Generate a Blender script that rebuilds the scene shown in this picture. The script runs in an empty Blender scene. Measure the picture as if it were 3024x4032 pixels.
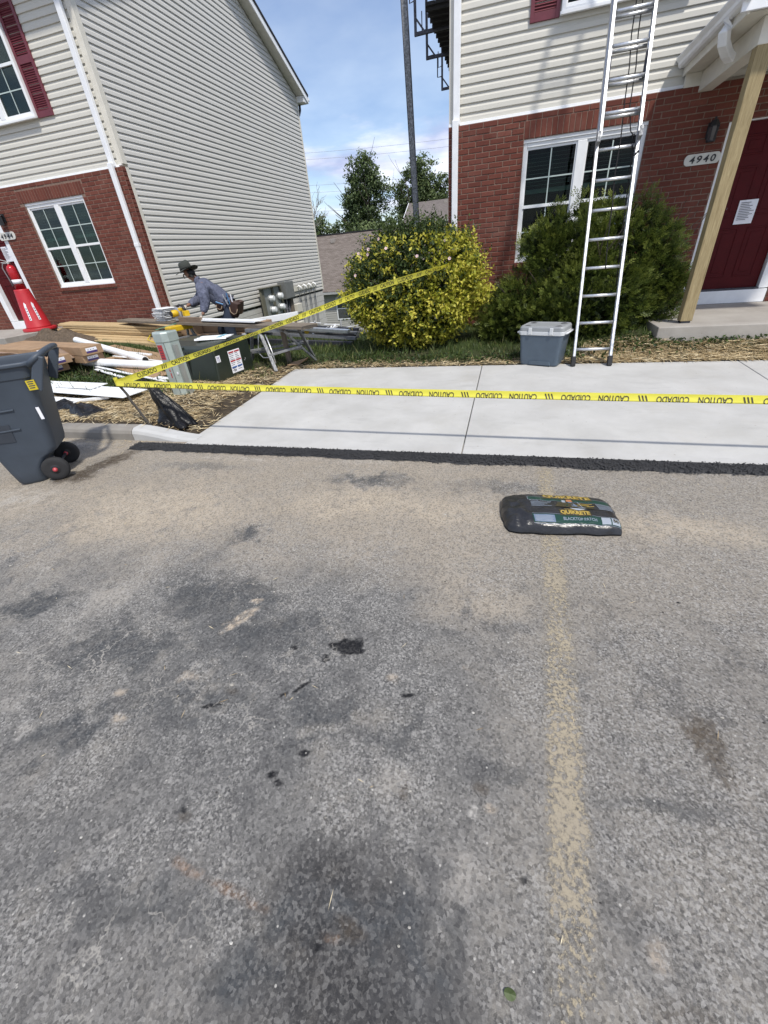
import bpy, bmesh, math, random
import numpy as np
from mathutils import Vector, Matrix, noise as mnoise
rad = math.radians
random.seed(7); rng = np.random.default_rng(7)
scene = bpy.context.scene
COL = scene.collection

# ---------------------------------------------------------------- camera, sky, sun, exposure
cam_d = bpy.data.cameras.new('camera'); cam = bpy.data.objects.new('camera', cam_d); COL.objects.link(cam)
PITCH, ROLL, YAW, CAM_H = rad(32.416), rad(-5.436), rad(17.864), 1.5
def _basis():
    fwd = Vector((-math.sin(YAW), math.cos(YAW), 0)); right = Vector((math.cos(YAW), math.sin(YAW), 0)); up = Vector((0, 0, 1))
    f2 = fwd*math.cos(PITCH) - up*math.sin(PITCH); u2 = up*math.cos(PITCH) + fwd*math.sin(PITCH)
    return right*math.cos(ROLL) + u2*math.sin(ROLL), u2*math.cos(ROLL) - right*math.sin(ROLL), f2
_r, _u, _f = _basis()
cam.matrix_world = Matrix(((_r.x, _u.x, -_f.x, 0), (_r.y, _u.y, -_f.y, 0), (_r.z, _u.z, -_f.z, CAM_H), (0, 0, 0, 1)))
cam_d.sensor_fit = 'AUTO'; cam_d.sensor_width = 36; cam_d.lens = 1608.87/4032*36
cam_d.clip_start = 0.02; cam_d.clip_end = 2000
scene.camera = cam

SUN_DIR = Vector((0.85, -1.0, 2.05)).normalized()          # towards the sun
SUN_EL = math.asin(SUN_DIR.z); SUN_AZ = math.atan2(SUN_DIR.x, SUN_DIR.y)
sun_d = bpy.data.lights.new('sun', 'SUN'); sun_d.energy = 3.35; sun_d.angle = rad(3.0); sun_d.color = (1, .955, .88)
sun = bpy.data.objects.new('sun', sun_d); COL.objects.link(sun); sun.location = (20, -25, 50)
sun.rotation_euler = (-SUN_DIR).to_track_quat('-Z', 'Y').to_euler()

world = bpy.data.worlds.new('World'); scene.world = world; world.use_nodes = True
def build_world():
    nt = world.node_tree; nt.nodes.clear(); N = nt.nodes.new; L = nt.links.new
    out = N('ShaderNodeOutputWorld'); bg = N('ShaderNodeBackground'); bg.inputs[1].default_value = 0.145
    sky = N('ShaderNodeTexSky'); sky.sky_type = 'NISHITA'; sky.sun_disc = False
    sky.sun_elevation = SUN_EL; sky.sun_rotation = SUN_AZ; sky.air_density = 1.0; sky.dust_density = .7; sky.ozone_density = 4.0
    tc = N('ShaderNodeTexCoord'); sep = N('ShaderNodeSeparateXYZ'); L(tc.outputs['Generated'], sep.inputs[0])
    zc = N('ShaderNodeMath'); zc.operation = 'MAXIMUM'; zc.inputs[1].default_value = 0; L(sep.outputs[2], zc.inputs[0])
    za = N('ShaderNodeMath'); za.operation = 'ADD'; za.inputs[1].default_value = 0.16; L(zc.outputs[0], za.inputs[0])
    dx = N('ShaderNodeMath'); dx.operation = 'DIVIDE'; L(sep.outputs[0], dx.inputs[0]); L(za.outputs[0], dx.inputs[1])
    dy = N('ShaderNodeMath'); dy.operation = 'DIVIDE'; L(sep.outputs[1], dy.inputs[0]); L(za.outputs[0], dy.inputs[1])
    cb = N('ShaderNodeCombineXYZ'); L(dx.outputs[0], cb.inputs[0]); L(dy.outputs[0], cb.inputs[1])
    n1 = N('ShaderNodeTexNoise'); n1.inputs['Scale'].default_value = 0.95; n1.inputs['Detail'].default_value = 9; n1.inputs['Roughness'].default_value = .55; n1.inputs['Distortion'].default_value = .3
    mp = N('ShaderNodeMapping'); mp.inputs['Location'].default_value = (SKYOFF[0], SKYOFF[1], 0); L(cb.outputs[0], mp.inputs[0]); L(mp.outputs[0], n1.inputs['Vector'])
    rp = N('ShaderNodeValToRGB'); rp.color_ramp.elements[0].position = .46; rp.color_ramp.elements[1].position = .57
    rp.color_ramp.elements[0].color = (.22, .22, .22, 1); rp.color_ramp.elements[1].color = (.95, .95, .95, 1); L(n1.outputs[0], rp.inputs[0])
    # cumulus body shading: thicker parts a little greyer
    n2 = N('ShaderNodeTexNoise'); n2.inputs['Scale'].default_value = 2.4; n2.inputs['Detail'].default_value = 5; L(mp.outputs[0], n2.inputs['Vector'])
    cr = N('ShaderNodeValToRGB'); cr.color_ramp.elements[0].position = .35; cr.color_ramp.elements[1].position = .65
    cr.color_ramp.elements[0].color = (3.4, 3.8, 5.5, 1); cr.color_ramp.elements[1].color = (7.6, 7.8, 8.3, 1); L(n2.outputs[0], cr.inputs[0])
    mx = N('ShaderNodeMix'); mx.data_type = 'RGBA'; L(rp.outputs[0], mx.inputs['Factor']); L(sky.outputs[0], mx.inputs[6]); L(cr.outputs[0], mx.inputs[7])
    L(mx.outputs[2], bg.inputs[0]); L(bg.outputs[0], out.inputs[0])
SKYOFF = (3.1, 1.7)
build_world()
vs = scene.view_settings; vs.view_transform = 'Standard'; vs.look = 'None'; vs.gamma = 1; vs.use_curve_mapping = False; vs.exposure = 0.18

# ---------------------------------------------------------------- helpers
class MB:
    """collects shapes, builds ONE mesh object"""
    def __init__(s): s.v = []; s.f = []; s.a = []; s.mi = []; s.m = 0
    def add(s, vs_, fs, att=0.0):
        o = len(s.v); s.v.extend([tuple(p) for p in vs_])
        for f in fs: s.f.append(tuple(i+o for i in f)); s.a.append(att); s.mi.append(s.m)
        return s
    def box(s, p0, p1, att=0.0):
        x0, y0, z0 = [min(a, b) for a, b in zip(p0, p1)]; x1, y1, z1 = [max(a, b) for a, b in zip(p0, p1)]
        return s.add([(x0,y0,z0),(x1,y0,z0),(x1,y1,z0),(x0,y1,z0),(x0,y0,z1),(x1,y0,z1),(x1,y1,z1),(x0,y1,z1)],
                     [(0,3,2,1),(4,5,6,7),(0,1,5,4),(1,2,6,5),(2,3,7,6),(3,0,4,7)], att)
    def beam(s, a, b, w, h, up=(0,0,1), att=0.0):
        a, b = Vector(a), Vector(b); d = (b-a).normalized(); up = Vector(up)
        sx = d.cross(up)
        if sx.length < 1e-4: sx = d.cross(Vector((0,1,0)))
        sx.normalize(); sz = sx.cross(d)
        q = [(-1,-1),(1,-1),(1,1),(-1,1)]
        return s.add([a+sx*i*w/2+sz*j*h/2 for i,j in q]+[b+sx*i*w/2+sz*j*h/2 for i,j in q],
                     [(3,2,1,0),(4,5,6,7),(0,1,5,4),(1,2,6,5),(2,3,7,6),(3,0,4,7)], att)
    def tube(s, pts, r, n=8, att=0.0, caps=True):
        pts = [Vector(p) for p in pts]; rs = r if isinstance(r, (list, tuple)) else [r]*len(pts)
        base = len(s.v); pv = None; vs_, fs = [], []
        for i, p in enumerate(pts):
            d = (pts[min(i+1, len(pts)-1)]-pts[max(i-1, 0)]).normalized()
            if pv is None:
                u = d.cross(Vector((0,0,1)))
                if u.length < 1e-3: u = d.cross(Vector((0,1,0)))
            else: u = pv-d*pv.dot(d)
            u.normalize(); w = d.cross(u); pv = u
            for k in range(n):
                t = 2*math.pi*k/n; vs_.append(p+(u*math.cos(t)+w*math.sin(t))*rs[i])
        for i in range(len(pts)-1):
            for k in range(n): fs.append((i*n+k, i*n+(k+1)%n, (i+1)*n+(k+1)%n, (i+1)*n+k))
        if caps: fs.append(tuple(range(n-1, -1, -1))); fs.append(tuple(range((len(pts)-1)*n, len(pts)*n)))
        return s.add(vs_, fs, att)
    def lathe(s, prof, n=24, M=None, att=0.0):
        M = M or Matrix(); vs_, fs = [], []
        for r, z in prof:
            for k in range(n): t = 2*math.pi*k/n; vs_.append(M @ Vector((r*math.cos(t), r*math.sin(t), z)))
        for i in range(len(prof)-1):
            for k in range(n): fs.append((i*n+k, i*n+(k+1)%n, (i+1)*n+(k+1)%n, (i+1)*n+k))
        fs.append(tuple(range(n-1, -1, -1))); fs.append(tuple(range((len(prof)-1)*n, len(prof)*n)))
        return s.add(vs_, fs, att)
    def loft(s, rings, att=0.0, caps=True, closed=True):
        n = len(rings[0]); vs_ = [p for r in rings for p in r]; fs = []
        for i in range(len(rings)-1):
            for k in range(n if closed else n-1): fs.append((i*n+k, i*n+(k+1)%n, (i+1)*n+(k+1)%n, (i+1)*n+k))
        if caps: fs.append(tuple(range(n-1, -1, -1))); fs.append(tuple(range((len(rings)-1)*n, len(rings)*n)))
        return s.add(vs_, fs, att)
    def sheet(s, fn, nu, nv, att=0.0):
        vs_ = [fn(i/nu, j/nv) for j in range(nv+1) for i in range(nu+1)]
        fs = [(j*(nu+1)+i, j*(nu+1)+i+1, (j+1)*(nu+1)+i+1, (j+1)*(nu+1)+i) for j in range(nv) for i in range(nu)]
        return s.add(vs_, fs, att)
    def xf(s, M, start=0): s.v[start:] = [tuple(M @ Vector(p)) for p in s.v[start:]]; return s
    def mesh(s, name):
        me = bpy.data.meshes.new(name); me.from_pydata(s.v, [], s.f); 
        if any(s.a):
            at = me.attributes.new('rnd', 'FLOAT', 'FACE'); at.data.foreach_set('value', s.a)
        if any(s.mi): me.polygons.foreach_set('material_index', s.mi)
        me.update(); return me
    def build(s, name, mat, parent=None, world=True, smooth=False, bevel=0, seg=2, solid=0, sub=0):
        return obj(name, s.mesh(name), mat, parent, world, smooth, bevel, seg, solid, sub)
WM = {}
def obj(name, me, mat, parent=None, world=True, smooth=False, bevel=0, seg=2, solid=0, sub=0):
    mats = mat if isinstance(mat, (list, tuple)) else [mat]
    if not me.materials:
        for m in mats: me.materials.append(m)
    o = bpy.data.objects.new(name, me); COL.objects.link(o)
    if smooth: me.polygons.foreach_set('use_smooth', [True]*len(me.polygons))
    WM[o.name] = Matrix() if (world or parent is None) else WM[parent.name]
    if parent is not None:
        o.parent = parent
        if world: o.matrix_parent_inverse = WM[parent.name].inverted()
    if solid: md = o.modifiers.new('thick', 'SOLIDIFY'); md.thickness = solid; md.offset = 0
    if sub: md = o.modifiers.new('sub', 'SUBSURF'); md.levels = sub; md.render_levels = sub
    if bevel:
        md = o.modifiers.new('bevel', 'BEVEL'); md.width = bevel; md.segments = seg; md.limit_method = 'ANGLE'; md.angle_limit = rad(40)
    return o
def tag(o, label=None, cat=None, group=None, kind=None):
    if label: o['label'] = label
    if cat: o['category'] = cat
    if group: o['group'] = group
    if kind: o['kind'] = kind
    return o
def thing(name, label, cat, loc=(0,0,0), rotz=0, group=None):
    o = bpy.data.objects.new(name, None); COL.objects.link(o); o.location = loc; o.rotation_euler = (0,0,rotz); o.empty_display_size = .1
    WM[o.name] = Matrix.Translation(loc) @ Matrix.Rotation(rotz, 4, 'Z')
    return tag(o, label, cat, group)
def lerp(a, b, t): return a+(b-a)*t
def V(*a): return Vector(a)

# text as mesh: list of (verts2d, faces), baseline at y=0, width normalised by caller
_tc = {}
def text_mesh(s, bold=0.0, cuts=0):
    key = (s, bold, cuts)
    if key in _tc: return _tc[key]
    cu = bpy.data.curves.new('lettering', 'FONT'); cu.body = s; cu.size = 1; cu.resolution_u = 3; cu.offset = bold; cu.fill_mode = 'BOTH' if False else 'FRONT'
    o = bpy.data.objects.new('lettering', cu); COL.objects.link(o)
    dg = bpy.context.evaluated_depsgraph_get(); me = bpy.data.meshes.new_from_object(o.evaluated_get(dg))
    bm = bmesh.new(); bm.from_mesh(me); bmesh.ops.triangulate(bm, faces=bm.faces)
    if cuts:
        x0 = min(v.co.x for v in bm.verts); x1 = max(v.co.x for v in bm.verts)
        for k in range(1, cuts):
            bmesh.ops.bisect_plane(bm, geom=bm.verts[:]+bm.edges[:]+bm.faces[:], plane_co=(lerp(x0, x1, k/cuts),0,0), plane_no=(1,0,0))
        for y in (.15, .3, .45, .6):
            bmesh.ops.bisect_plane(bm, geom=bm.verts[:]+bm.edges[:]+bm.faces[:], plane_co=(0,y,0), plane_no=(0,1,0))
    vs_ = [(v.co.x, v.co.y) for v in bm.verts]; bm.verts.index_update(); fs = [tuple(v.index for v in f.verts) for f in bm.faces]
    bm.free(); bpy.data.meshes.remove(me); bpy.data.objects.remove(o); bpy.data.curves.remove(cu)
    xs = [p[0] for p in vs_]; ys = [p[1] for p in vs_]; x0, w = min(xs), max(xs)-min(xs); y0, h = min(ys), max(ys)-min(ys)
    _tc[key] = ([((x-x0)/w, (y-y0)/h) for x, y in vs_], fs); return _tc[key]
def text_on(mb, s, fn, bold=0.0, cuts=0):
    """fn maps (0..1, 0..1) inside the word's box to a 3-d point"""
    vs_, fs = text_mesh(s, bold, cuts); mb.add([fn(u, v) for u, v in vs_], fs)
def text_plane(mb, s, o, ux, uy, w, h, bold=0.0):
    o, ux, uy = Vector(o), Vector(ux).normalized(), Vector(uy).normalized()
    text_on(mb, s, lambda a, b: o+ux*a*w+uy*b*h, bold)

# ---------------------------------------------------------------- materials
MATS = {}
class NT:
    def __init__(s, name):
        s.m = bpy.data.materials.new(name); s.m.use_nodes = True; s.t = s.m.node_tree; s.t.nodes.clear()
        s.out = s.n('ShaderNodeOutputMaterial'); s.b = s.n('ShaderNodeBsdfPrincipled'); s.l(s.b.outputs[0], s.out.inputs[0]); MATS[name] = s.m
    def n(s, t, **kw):
        x = s.t.nodes.new(t)
        for k, v in kw.items(): setattr(x, k, v)
        return x
    def l(s, a, b): s.t.links.new(a, b)
    def set(s, **kw):
        for k, v in kw.items(): s.b.inputs[k.replace('_', ' ')].default_value = v
        return s
    def inp(s, sock, v):
        if hasattr(v, 'links') or hasattr(v, 'is_linked'): s.l(v, sock)
        else: sock.default_value = v
    def pos(s): return s.n('ShaderNodeNewGeometry').outputs['Position']
    def objco(s): return s.n('ShaderNodeTexCoord').outputs['Object']
    def noise(s, vec, scale, detail=4, rough=.55, dist=0.0, ty='FBM'):
        x = s.n('ShaderNodeTexNoise'); x.inputs['Scale'].default_value = scale; x.inputs['Detail'].default_value = detail; x.inputs['Roughness'].default_value = rough; x.inputs['Distortion'].default_value = dist
        if vec is not None: s.l(vec, x.inputs['Vector'])
        return x.outputs[0]
    def vor(s, vec, scale, feat='F1', rnd=1.0, out='Distance'):
        x = s.n('ShaderNodeTexVoronoi', feature=feat); x.inputs['Scale'].default_value = scale; x.inputs['Randomness'].default_value = rnd; s.l(vec, x.inputs['Vector']); return x.outputs[out]
    def ramp(s, fac, *stops, interp='LINEAR'):
        x = s.n('ShaderNodeValToRGB'); cr = x.color_ramp; cr.interpolation = interp
        while len(cr.elements) < len(stops): cr.elements.new(.5)
        for e, (p, c) in zip(cr.elements, stops):
            e.position = p; e.color = (c, c, c, 1) if isinstance(c, (int, float)) else (*c, 1)
        s.l(fac, x.inputs[0]); return x.outputs[0]
    def math(s, op, a, b=0.0, clamp=False):
        x = s.n('ShaderNodeMath', operation=op, use_clamp=clamp); s.inp(x.inputs[0], a); s.inp(x.inputs[1], b); return x.outputs[0]
    def mix(s, fac, a, b, blend='MIX'):
        x = s.n('ShaderNodeMix', data_type='RGBA', blend_type=blend); s.inp(x.inputs['Factor'], fac)
        for k, v in ((6, a), (7, b)):
            if isinstance(v, tuple): x.inputs[k].default_value = (*v, 1)
            else: s.l(v, x.inputs[k])
        return x.outputs[2]
    def scalev(s, vec, sc, loc=(0,0,0), rot=(0,0,0)):
        x = s.n('ShaderNodeMapping'); x.inputs['Scale'].default_value = sc; x.inputs['Location'].default_value = loc; x.inputs['Rotation'].default_value = rot; s.l(vec, x.inputs[0]); return x.outputs[0]
    def bump(s, h, strength=.3, dist=.01):
        x = s.n('ShaderNodeBump'); x.inputs['Strength'].default_value = strength; x.inputs['Distance'].default_value = dist; s.l(h, x.inputs['Height']); s.l(x.outputs[0], s.b.inputs['Normal']); return x
    def col(s, c):
        if isinstance(c, tuple): s.b.inputs['Base Color'].default_value = (*c, 1)
        else: s.l(c, s.b.inputs['Base Color'])
        return s
    def rnd(s):
        a = s.n('ShaderNodeAttribute', attribute_name='rnd').outputs['Fac']; o = s.n('ShaderNodeObjectInfo').outputs['Random']
        return s.math('FRACT', s.math('ADD', a, o))
def simple(name, c, rough=.6, metal=0.0, var=.12, nscale=8, bump=0.0, spec=.5, bscale=60):
    m = NT(name); p = m.objco(); n = m.noise(p, nscale, 5)
    m.col(m.mix(m.ramp(n, (.3, 0.0), (.7, 1.0)), tuple(x*(1-var) for x in c), tuple(min(1, x*(1+var)) for x in c)))
    m.set(Roughness=rough, Metallic=metal, Specular_IOR_Level=spec)
    if bump: m.bump(m.noise(p, bscale, 4), bump, .004)
    return m.m
def brick_mat():
    m = NT('brick_clay'); p = m.pos(); r = m.rnd()
    c = m.ramp(r, (0, (.128,.042,.030)), (.35, (.150,.048,.033)), (.7, (.166,.055,.038)), (.9, (.185,.066,.047)), (1, (.138,.046,.034)))
    n = m.noise(p, 30, 5, .65); c = m.mix(m.ramp(n, (.35, 0), (.75, .42)), c, (.10,.030,.024))
    n2 = m.noise(p, 2.2, 4); c = m.mix(m.ramp(n2, (.55, 0), (.8, .16)), c, (.42,.30,.24))
    m.col(c); m.set(Roughness=.88, Specular_IOR_Level=.25); m.bump(m.noise(p, 150, 4, .7), .5, .004)
    return m.m
def mortar_mat():
    m = NT('mortar'); p = m.pos(); m.col(m.ramp(m.noise(p, 25, 5), (.3, (.165,.105,.078)), (.7, (.25,.17,.13)))); m.set(Roughness=.95); m.bump(m.noise(p, 120, 3), .6, .004); return m.m
def siding_mat(name, c):
    m = NT(name); p = m.pos()
    g = m.noise(m.scalev(p, (6, 6, 90)), 3, 4, .6); st = m.noise(p, .9, 4)
    cc = m.mix(m.ramp(g, (.3, 0), (.7, 1)), tuple(x*.955 for x in c), c); cc = m.mix(m.ramp(st, (.4, 0), (.75, .16)), cc, tuple(x*.78 for x in (c[0], c[1]*.98, c[2]*.94)))
    grime = m.noise(m.scalev(p, (9, 9, .7)), 1, 5); cc = m.mix(m.ramp(grime, (.56, 0), (.8, .14)), cc, (.42,.41,.36))
    m.col(cc); m.set(Roughness=.5, Specular_IOR_Level=.35); m.bump(m.noise(m.scalev(p, (10, 10, 160)), 4, 3), .12, .003); return m.m
def alu_mat(name, c=(.72,.73,.74), rough=.32):
    m = NT(name); p = m.objco(); n = m.noise(p, 14, 6, .7); m.col(m.mix(m.ramp(n, (.45, 0), (.7, .55)), c, tuple(x*.62 for x in c)))
    m.set(Metallic=.9); m.l(m.ramp(m.noise(p, 40, 4), (.3, rough*.8), (.7, rough*1.7)), m.b.inputs['Roughness']); return m.m
def wood_mat(name, a, b, axis=(1,14,14), rough=.8, knots=True):
    m = NT(name); p = m.objco(); q = m.scalev(p, axis); g = m.noise(q, 5, 6, .65, .6)
    c = m.mix(m.ramp(g, (.33, 0), (.68, 1)), a, b)
    f = m.noise(m.scalev(p, tuple(x*4 for x in axis)), 6, 4); c = m.mix(m.ramp(f, (.5, 0), (.75, .3)), c, tuple(x*.55 for x in a))
    if knots:
        k = m.vor(m.scalev(p, (axis[0]*1.2, axis[1]*.25, axis[2]*.25)), 2.2); c = m.mix(m.ramp(k, (.05, .75), (.14, 0)), c, tuple(x*.4 for x in a))
    m.col(c); m.set(Roughness=rough, Specular_IOR_Level=.3); m.bump(g, .25, .004); return m.m
def leaf_mat(name, stops, trans=.35, rough=.5):
    m = NT(name); a = m.n('ShaderNodeAttribute', attribute_name='rnd').outputs['Fac']; c = m.ramp(a, *stops)
    n = m.noise(m.pos(), 6, 3); c = m.mix(m.ramp(n, (.3, 0), (.7, .25)), c, (.02,.032,.010))
    m.col(c); m.set(Roughness=rough, Specular_IOR_Level=.35)
    tr = m.n('ShaderNodeBsdfTranslucent'); m.l(c, tr.inputs[0]); ms = m.n('ShaderNodeMixShader'); ms.inputs[0].default_value = trans
    m.l(m.b.outputs[0], ms.inputs[1]); m.l(tr.outputs[0], ms.inputs[2]); m.l(ms.outputs[0], m.out.inputs[0]); return m.m
def glass_mat():
    m = NT('window_glass'); m.col((.02,.024,.026)); m.set(Roughness=.03, Specular_IOR_Level=.9, Alpha=1.0)
    g = m.n('ShaderNodeBsdfTransparent'); g.inputs[0].default_value = (.50,.58,.555, 1); gl = m.n('ShaderNodeBsdfGlossy'); gl.inputs['Roughness'].default_value = .02
    fr = m.n('ShaderNodeFresnel'); fr.inputs[0].default_value = 1.6; ms = m.n('ShaderNodeMixShader'); m.l(m.math('MULTIPLY', fr.outputs[0], .26, True), ms.inputs[0]); m.l(g.outputs[0], ms.inputs[1]); m.l(gl.outputs[0], ms.inputs[2]); m.l(ms.outputs[0], m.out.inputs[0]); return m.m
brick_m = brick_mat(); mortar_m = mortar_mat()
siding_m = siding_mat('vinyl_siding_cream', (.605,.585,.52)); siding_l = siding_mat('vinyl_siding_pale', (.60,.585,.545))
white_m = simple('white_trim', (.80,.81,.82), .42, var=.05); beige_m = simple('beige_trim', (.66,.63,.55), .55, var=.06)
vinyl_w = simple('white_vinyl', (.82,.83,.83), .38, var=.04)
maroon_m = simple('maroon_paint', (.145,.028,.040), .45, var=.12); door_m = simple('red_door_paint', (.070,.003,.005), .6, var=.1, spec=.2)
glass_m = glass_mat(); dark_m = simple('dark_room', (.012,.013,.014), .9); blind_m = simple('blind_slat', (.24,.30,.28), .6, var=.08)
muntin_m = simple('muntin_bar', (.46,.54,.51), .5, var=.05)
black_m = simple('black_plastic', (.016,.016,.018), .45, var=.2); rubber_m = simple('black_rubber', (.02,.02,.021), .8, var=.2)
alu_m = alu_mat('aluminium'); alud_m = alu_mat('dull_aluminium', (.34,.345,.35), .62); steel_m = alu_mat('dark_steel', (.10,.10,.115), .5)
# ---------------------------------------------------------------- ground
def interp(x, xs, ys): return float(np.interp(x, xs, ys))
def g(x, y):
    """height of the open ground"""
    if y < 3.42: return 0.0
    r = interp(y, [3.42,3.6,5.85,8.2,10,17,30,60], [.12,.13,.14,.25,.2,-1.3,-3.2,-3.2])
    gap = interp(y, [3.42,3.6,6.3,8,10,17,30,60], [.12,.13,.15,.06,-.15,-1.3,-3.2,-3.2])
    k = interp(x, [-7.2,-6.2,-2.6,-1.2], [0,1,1,0]); b = r*(1-k)+gap*k
    e = interp(x, [-13,-10,-8,-7,-6,-5], [.35,.32,.3,.24,.1,0])*min(max((y-3.6)/4.6, 0), 1)*min(max((14-y)/5.8, 0), 1)
    b += e
    if y > 5.85 and x > .8: b += .115*min(1, (x-.8)/.8)*min(1, (y-5.85)/.5)*(1 if y < 8.2 else max(0, 1-(y-8.2)))
    if y < 6.6:                                                     # runs down to the new slab
        sl = .09*min(max((y-3.15)/2.7, 0), 1)
        t = min(max((x+3.85)/.75, 0), 1); t = t*t*(3-2*t)
        if y > 5.85: t *= max(0, 1-(y-5.85)/.75)
        b = lerp(b, sl+.004, t)
    return b
SLAB_X0, SLAB_Y0, SLAB_Y1 = -3.1, 3.17, 5.85
def slab_z(y): return .012+.085*(y-SLAB_Y0)/(SLAB_Y1-SLAB_Y0)

def fbm(x, y, scale, octs=5, rough=.55, seed=0):
    """vectorised value noise, roughly 0..1"""
    out = np.zeros_like(x); amp = 1.0; tot = 0.0
    for o in range(octs):
        fx, fy = x*scale, y*scale; ix, iy = np.floor(fx), np.floor(fy); u, v = fx-ix, fy-iy; u = u*u*(3-2*u); v = v*v*(3-2*v)
        def h(a, b):
            s = np.sin(a*127.1+b*311.7+(seed+o)*74.7)*43758.5453; return s-np.floor(s)
        out += amp*((h(ix,iy)*(1-u)+h(ix+1,iy)*u)*(1-v)+(h(ix,iy+1)*(1-u)+h(ix+1,iy+1)*u)*v); tot += amp; amp *= rough; scale *= 2.03
    return out/tot
def sstep(a, b, x): t = np.clip((x-a)/(b-a), 0, 1); return t*t*(3-2*t)
def asphalt_colours(x, y):
    b1 = fbm(x, y, 1.1, 6, .6, 1); b2 = fbm(x+7, y-3, 3.2, 6, .62, 2); b3 = fbm(x, y, 11, 5, .62, 3); b4 = fbm(x, y, 38, 3, .6, 4)
    wx = (fbm(x, y, 2.6, 5, .62, 11)-.5); wy = (fbm(x, y, 2.6, 5, .62, 12)-.5); fxn = (fbm(x, y, 14, 4, .62, 13)-.5); fyn = (fbm(x, y, 14, 4, .62, 14)-.5)
    C = np.empty(x.shape+(3,)); A = lambda c: np.array(c)
    t = sstep(.36, .66, .55*b1+.45*b2)[..., None]; C[:] = A((.112,.112,.111))*(1-t)+A((.172,.165,.153))*t
    def mix(m, c, k=1.0):
        nonlocal C
        m = np.clip(m*k, 0, 1)[..., None]; C = C*(1-m)+A(c)*m
    def blob(cx, cy, rx, ry, ro, soft=.7, wob=.5, fine=.12):
        s_ = min(rx, ry); dx = x-cx+wx*wob*min(1, s_*3.2)+fxn*fine*min(1, s_*9); dy = y-cy+wy*wob*min(1, s_*3.2)+fyn*fine*min(1, s_*9)
        ca, sa = math.cos(ro), math.sin(ro); d = np.hypot((dx*ca+dy*sa)/rx, (-dx*sa+dy*ca)/ry); return 1-sstep(1-soft, 1.0+soft*.5, d)
    mix(sstep(-.2, .9, x)*sstep(.3, 1.1, y+.3), (.135,.127,.117), .55)
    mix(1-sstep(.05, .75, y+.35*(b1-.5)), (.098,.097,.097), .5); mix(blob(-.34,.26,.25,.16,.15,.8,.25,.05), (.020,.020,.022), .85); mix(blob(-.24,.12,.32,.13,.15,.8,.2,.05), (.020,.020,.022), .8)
    # dust from the works, thickest towards the pavement
    dz = sstep(1.15, 2.2, y+.9*(b1-.5)+.5*(b2-.5)); mix(dz*sstep(.22, .5, b2+.28*dz), (.250,.222,.182), .9); mix(sstep(.5,1.3,y+.8*(b1-.5))*sstep(-.4,.6,x), (.165,.156,.142), .5)
    for e in ((-2.48,2.05,.85,.40,.1,.8), (-1.04,2.32,.40,.25,.1,.7), (-.4,2.30,.6,.18,0,.6), (1.01,2.28,.55,.17,.1,.65), (-.06,1.49,.28,.18,.2,.4), (-3.05,1.54,.5,.3,.15,.4), (-3.9,1.95,.5,.3,.1,.5)): mix(blob(*e[:5])*sstep(.2, .5, b3), (.33,.288,.228), e[5])
    for e in ((-2.0,1.19,.2,.1,.2,.6), (-2.05,.86,.07,.20,.2,.5), (-3.82,2.05,.30,.22,.1,.7), (-.30,.67,.10,.18,.2,.45), (-.07,.40,.10,.06,.2,.5), (-1.9,.6,.2,.06,.4,.4), (-1.2,3.0,.6,.05,0,.4), (-2.4,2.95,.5,.05,0,.6), (-4.4,3.1,.7,.10,0,.6), (-1.75,.48,.05,.05,.5,.7)): mix(blob(*e[:5])*sstep(.35, .6, b3), (.33,.315,.29), e[5])
    # dark bituminous areas
    mix(blob(-1.25,.85,1.0,.42,.15,.9,.7,.1), (.075,.078,.082), .55); mix(blob(-1.5,1.35,.6,.25,.2,.9,.6,.1), (.08,.083,.086), .45); mix(blob(-.4,.8,.5,.2,.2,.9,.6,.1), (.085,.086,.088), .4)
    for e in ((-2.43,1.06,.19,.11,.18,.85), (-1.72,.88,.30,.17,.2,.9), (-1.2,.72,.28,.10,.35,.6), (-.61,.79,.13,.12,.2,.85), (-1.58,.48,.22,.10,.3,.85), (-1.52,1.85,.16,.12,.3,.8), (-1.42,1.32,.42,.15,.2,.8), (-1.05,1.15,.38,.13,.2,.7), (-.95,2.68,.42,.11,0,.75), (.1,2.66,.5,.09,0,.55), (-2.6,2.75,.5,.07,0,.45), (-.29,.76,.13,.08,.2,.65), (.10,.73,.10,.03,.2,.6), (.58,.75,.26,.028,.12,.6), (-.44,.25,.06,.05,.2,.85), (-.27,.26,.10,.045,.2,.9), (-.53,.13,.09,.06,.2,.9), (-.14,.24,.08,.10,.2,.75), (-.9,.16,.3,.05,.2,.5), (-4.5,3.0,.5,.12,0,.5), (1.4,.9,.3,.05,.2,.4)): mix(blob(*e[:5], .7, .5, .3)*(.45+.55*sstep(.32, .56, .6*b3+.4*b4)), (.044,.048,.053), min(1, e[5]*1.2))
    mix(sstep(.56, .74, b3)*sstep(.3, .7, b2), (.21,.197,.175), .45); mix((1-sstep(.30, .43, b3))*(1-.9*dz), (.062,.063,.066), .5)
    # stains with an outline of their own
    def spot(cx, cy, rx, ry, ro, c, k, soft=.35, fine=.05, q=.25): mix(blob(cx, cy, rx, ry, ro, soft, 0.0, fine*6)*(q+(1-q)*sstep(.36, .60, b4)), c, k)
    tan = (.37,.315,.25)
    for e in ((-1.19,1.17,.115,.030,1.0), (-1.17,1.31,.04,.022,.6)): spot(*e, tan, .85)
    for e in ((-1.24,.84,.05,.03,.4), (-1.49,.70,.035,.02,.4), (-1.39,.60,.035,.025,.4), (-.06,1.12,.018,.022,0), (.06,.62,.02,.014,.3), (.47,.39,.03,.03,0), (-.35,1.0,.03,.02,0), (-2.9,2.0,.12,.03,.5), (-3.0,1.75,.05,.03,.2)): spot(*e, tan, .55, .6)
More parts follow.
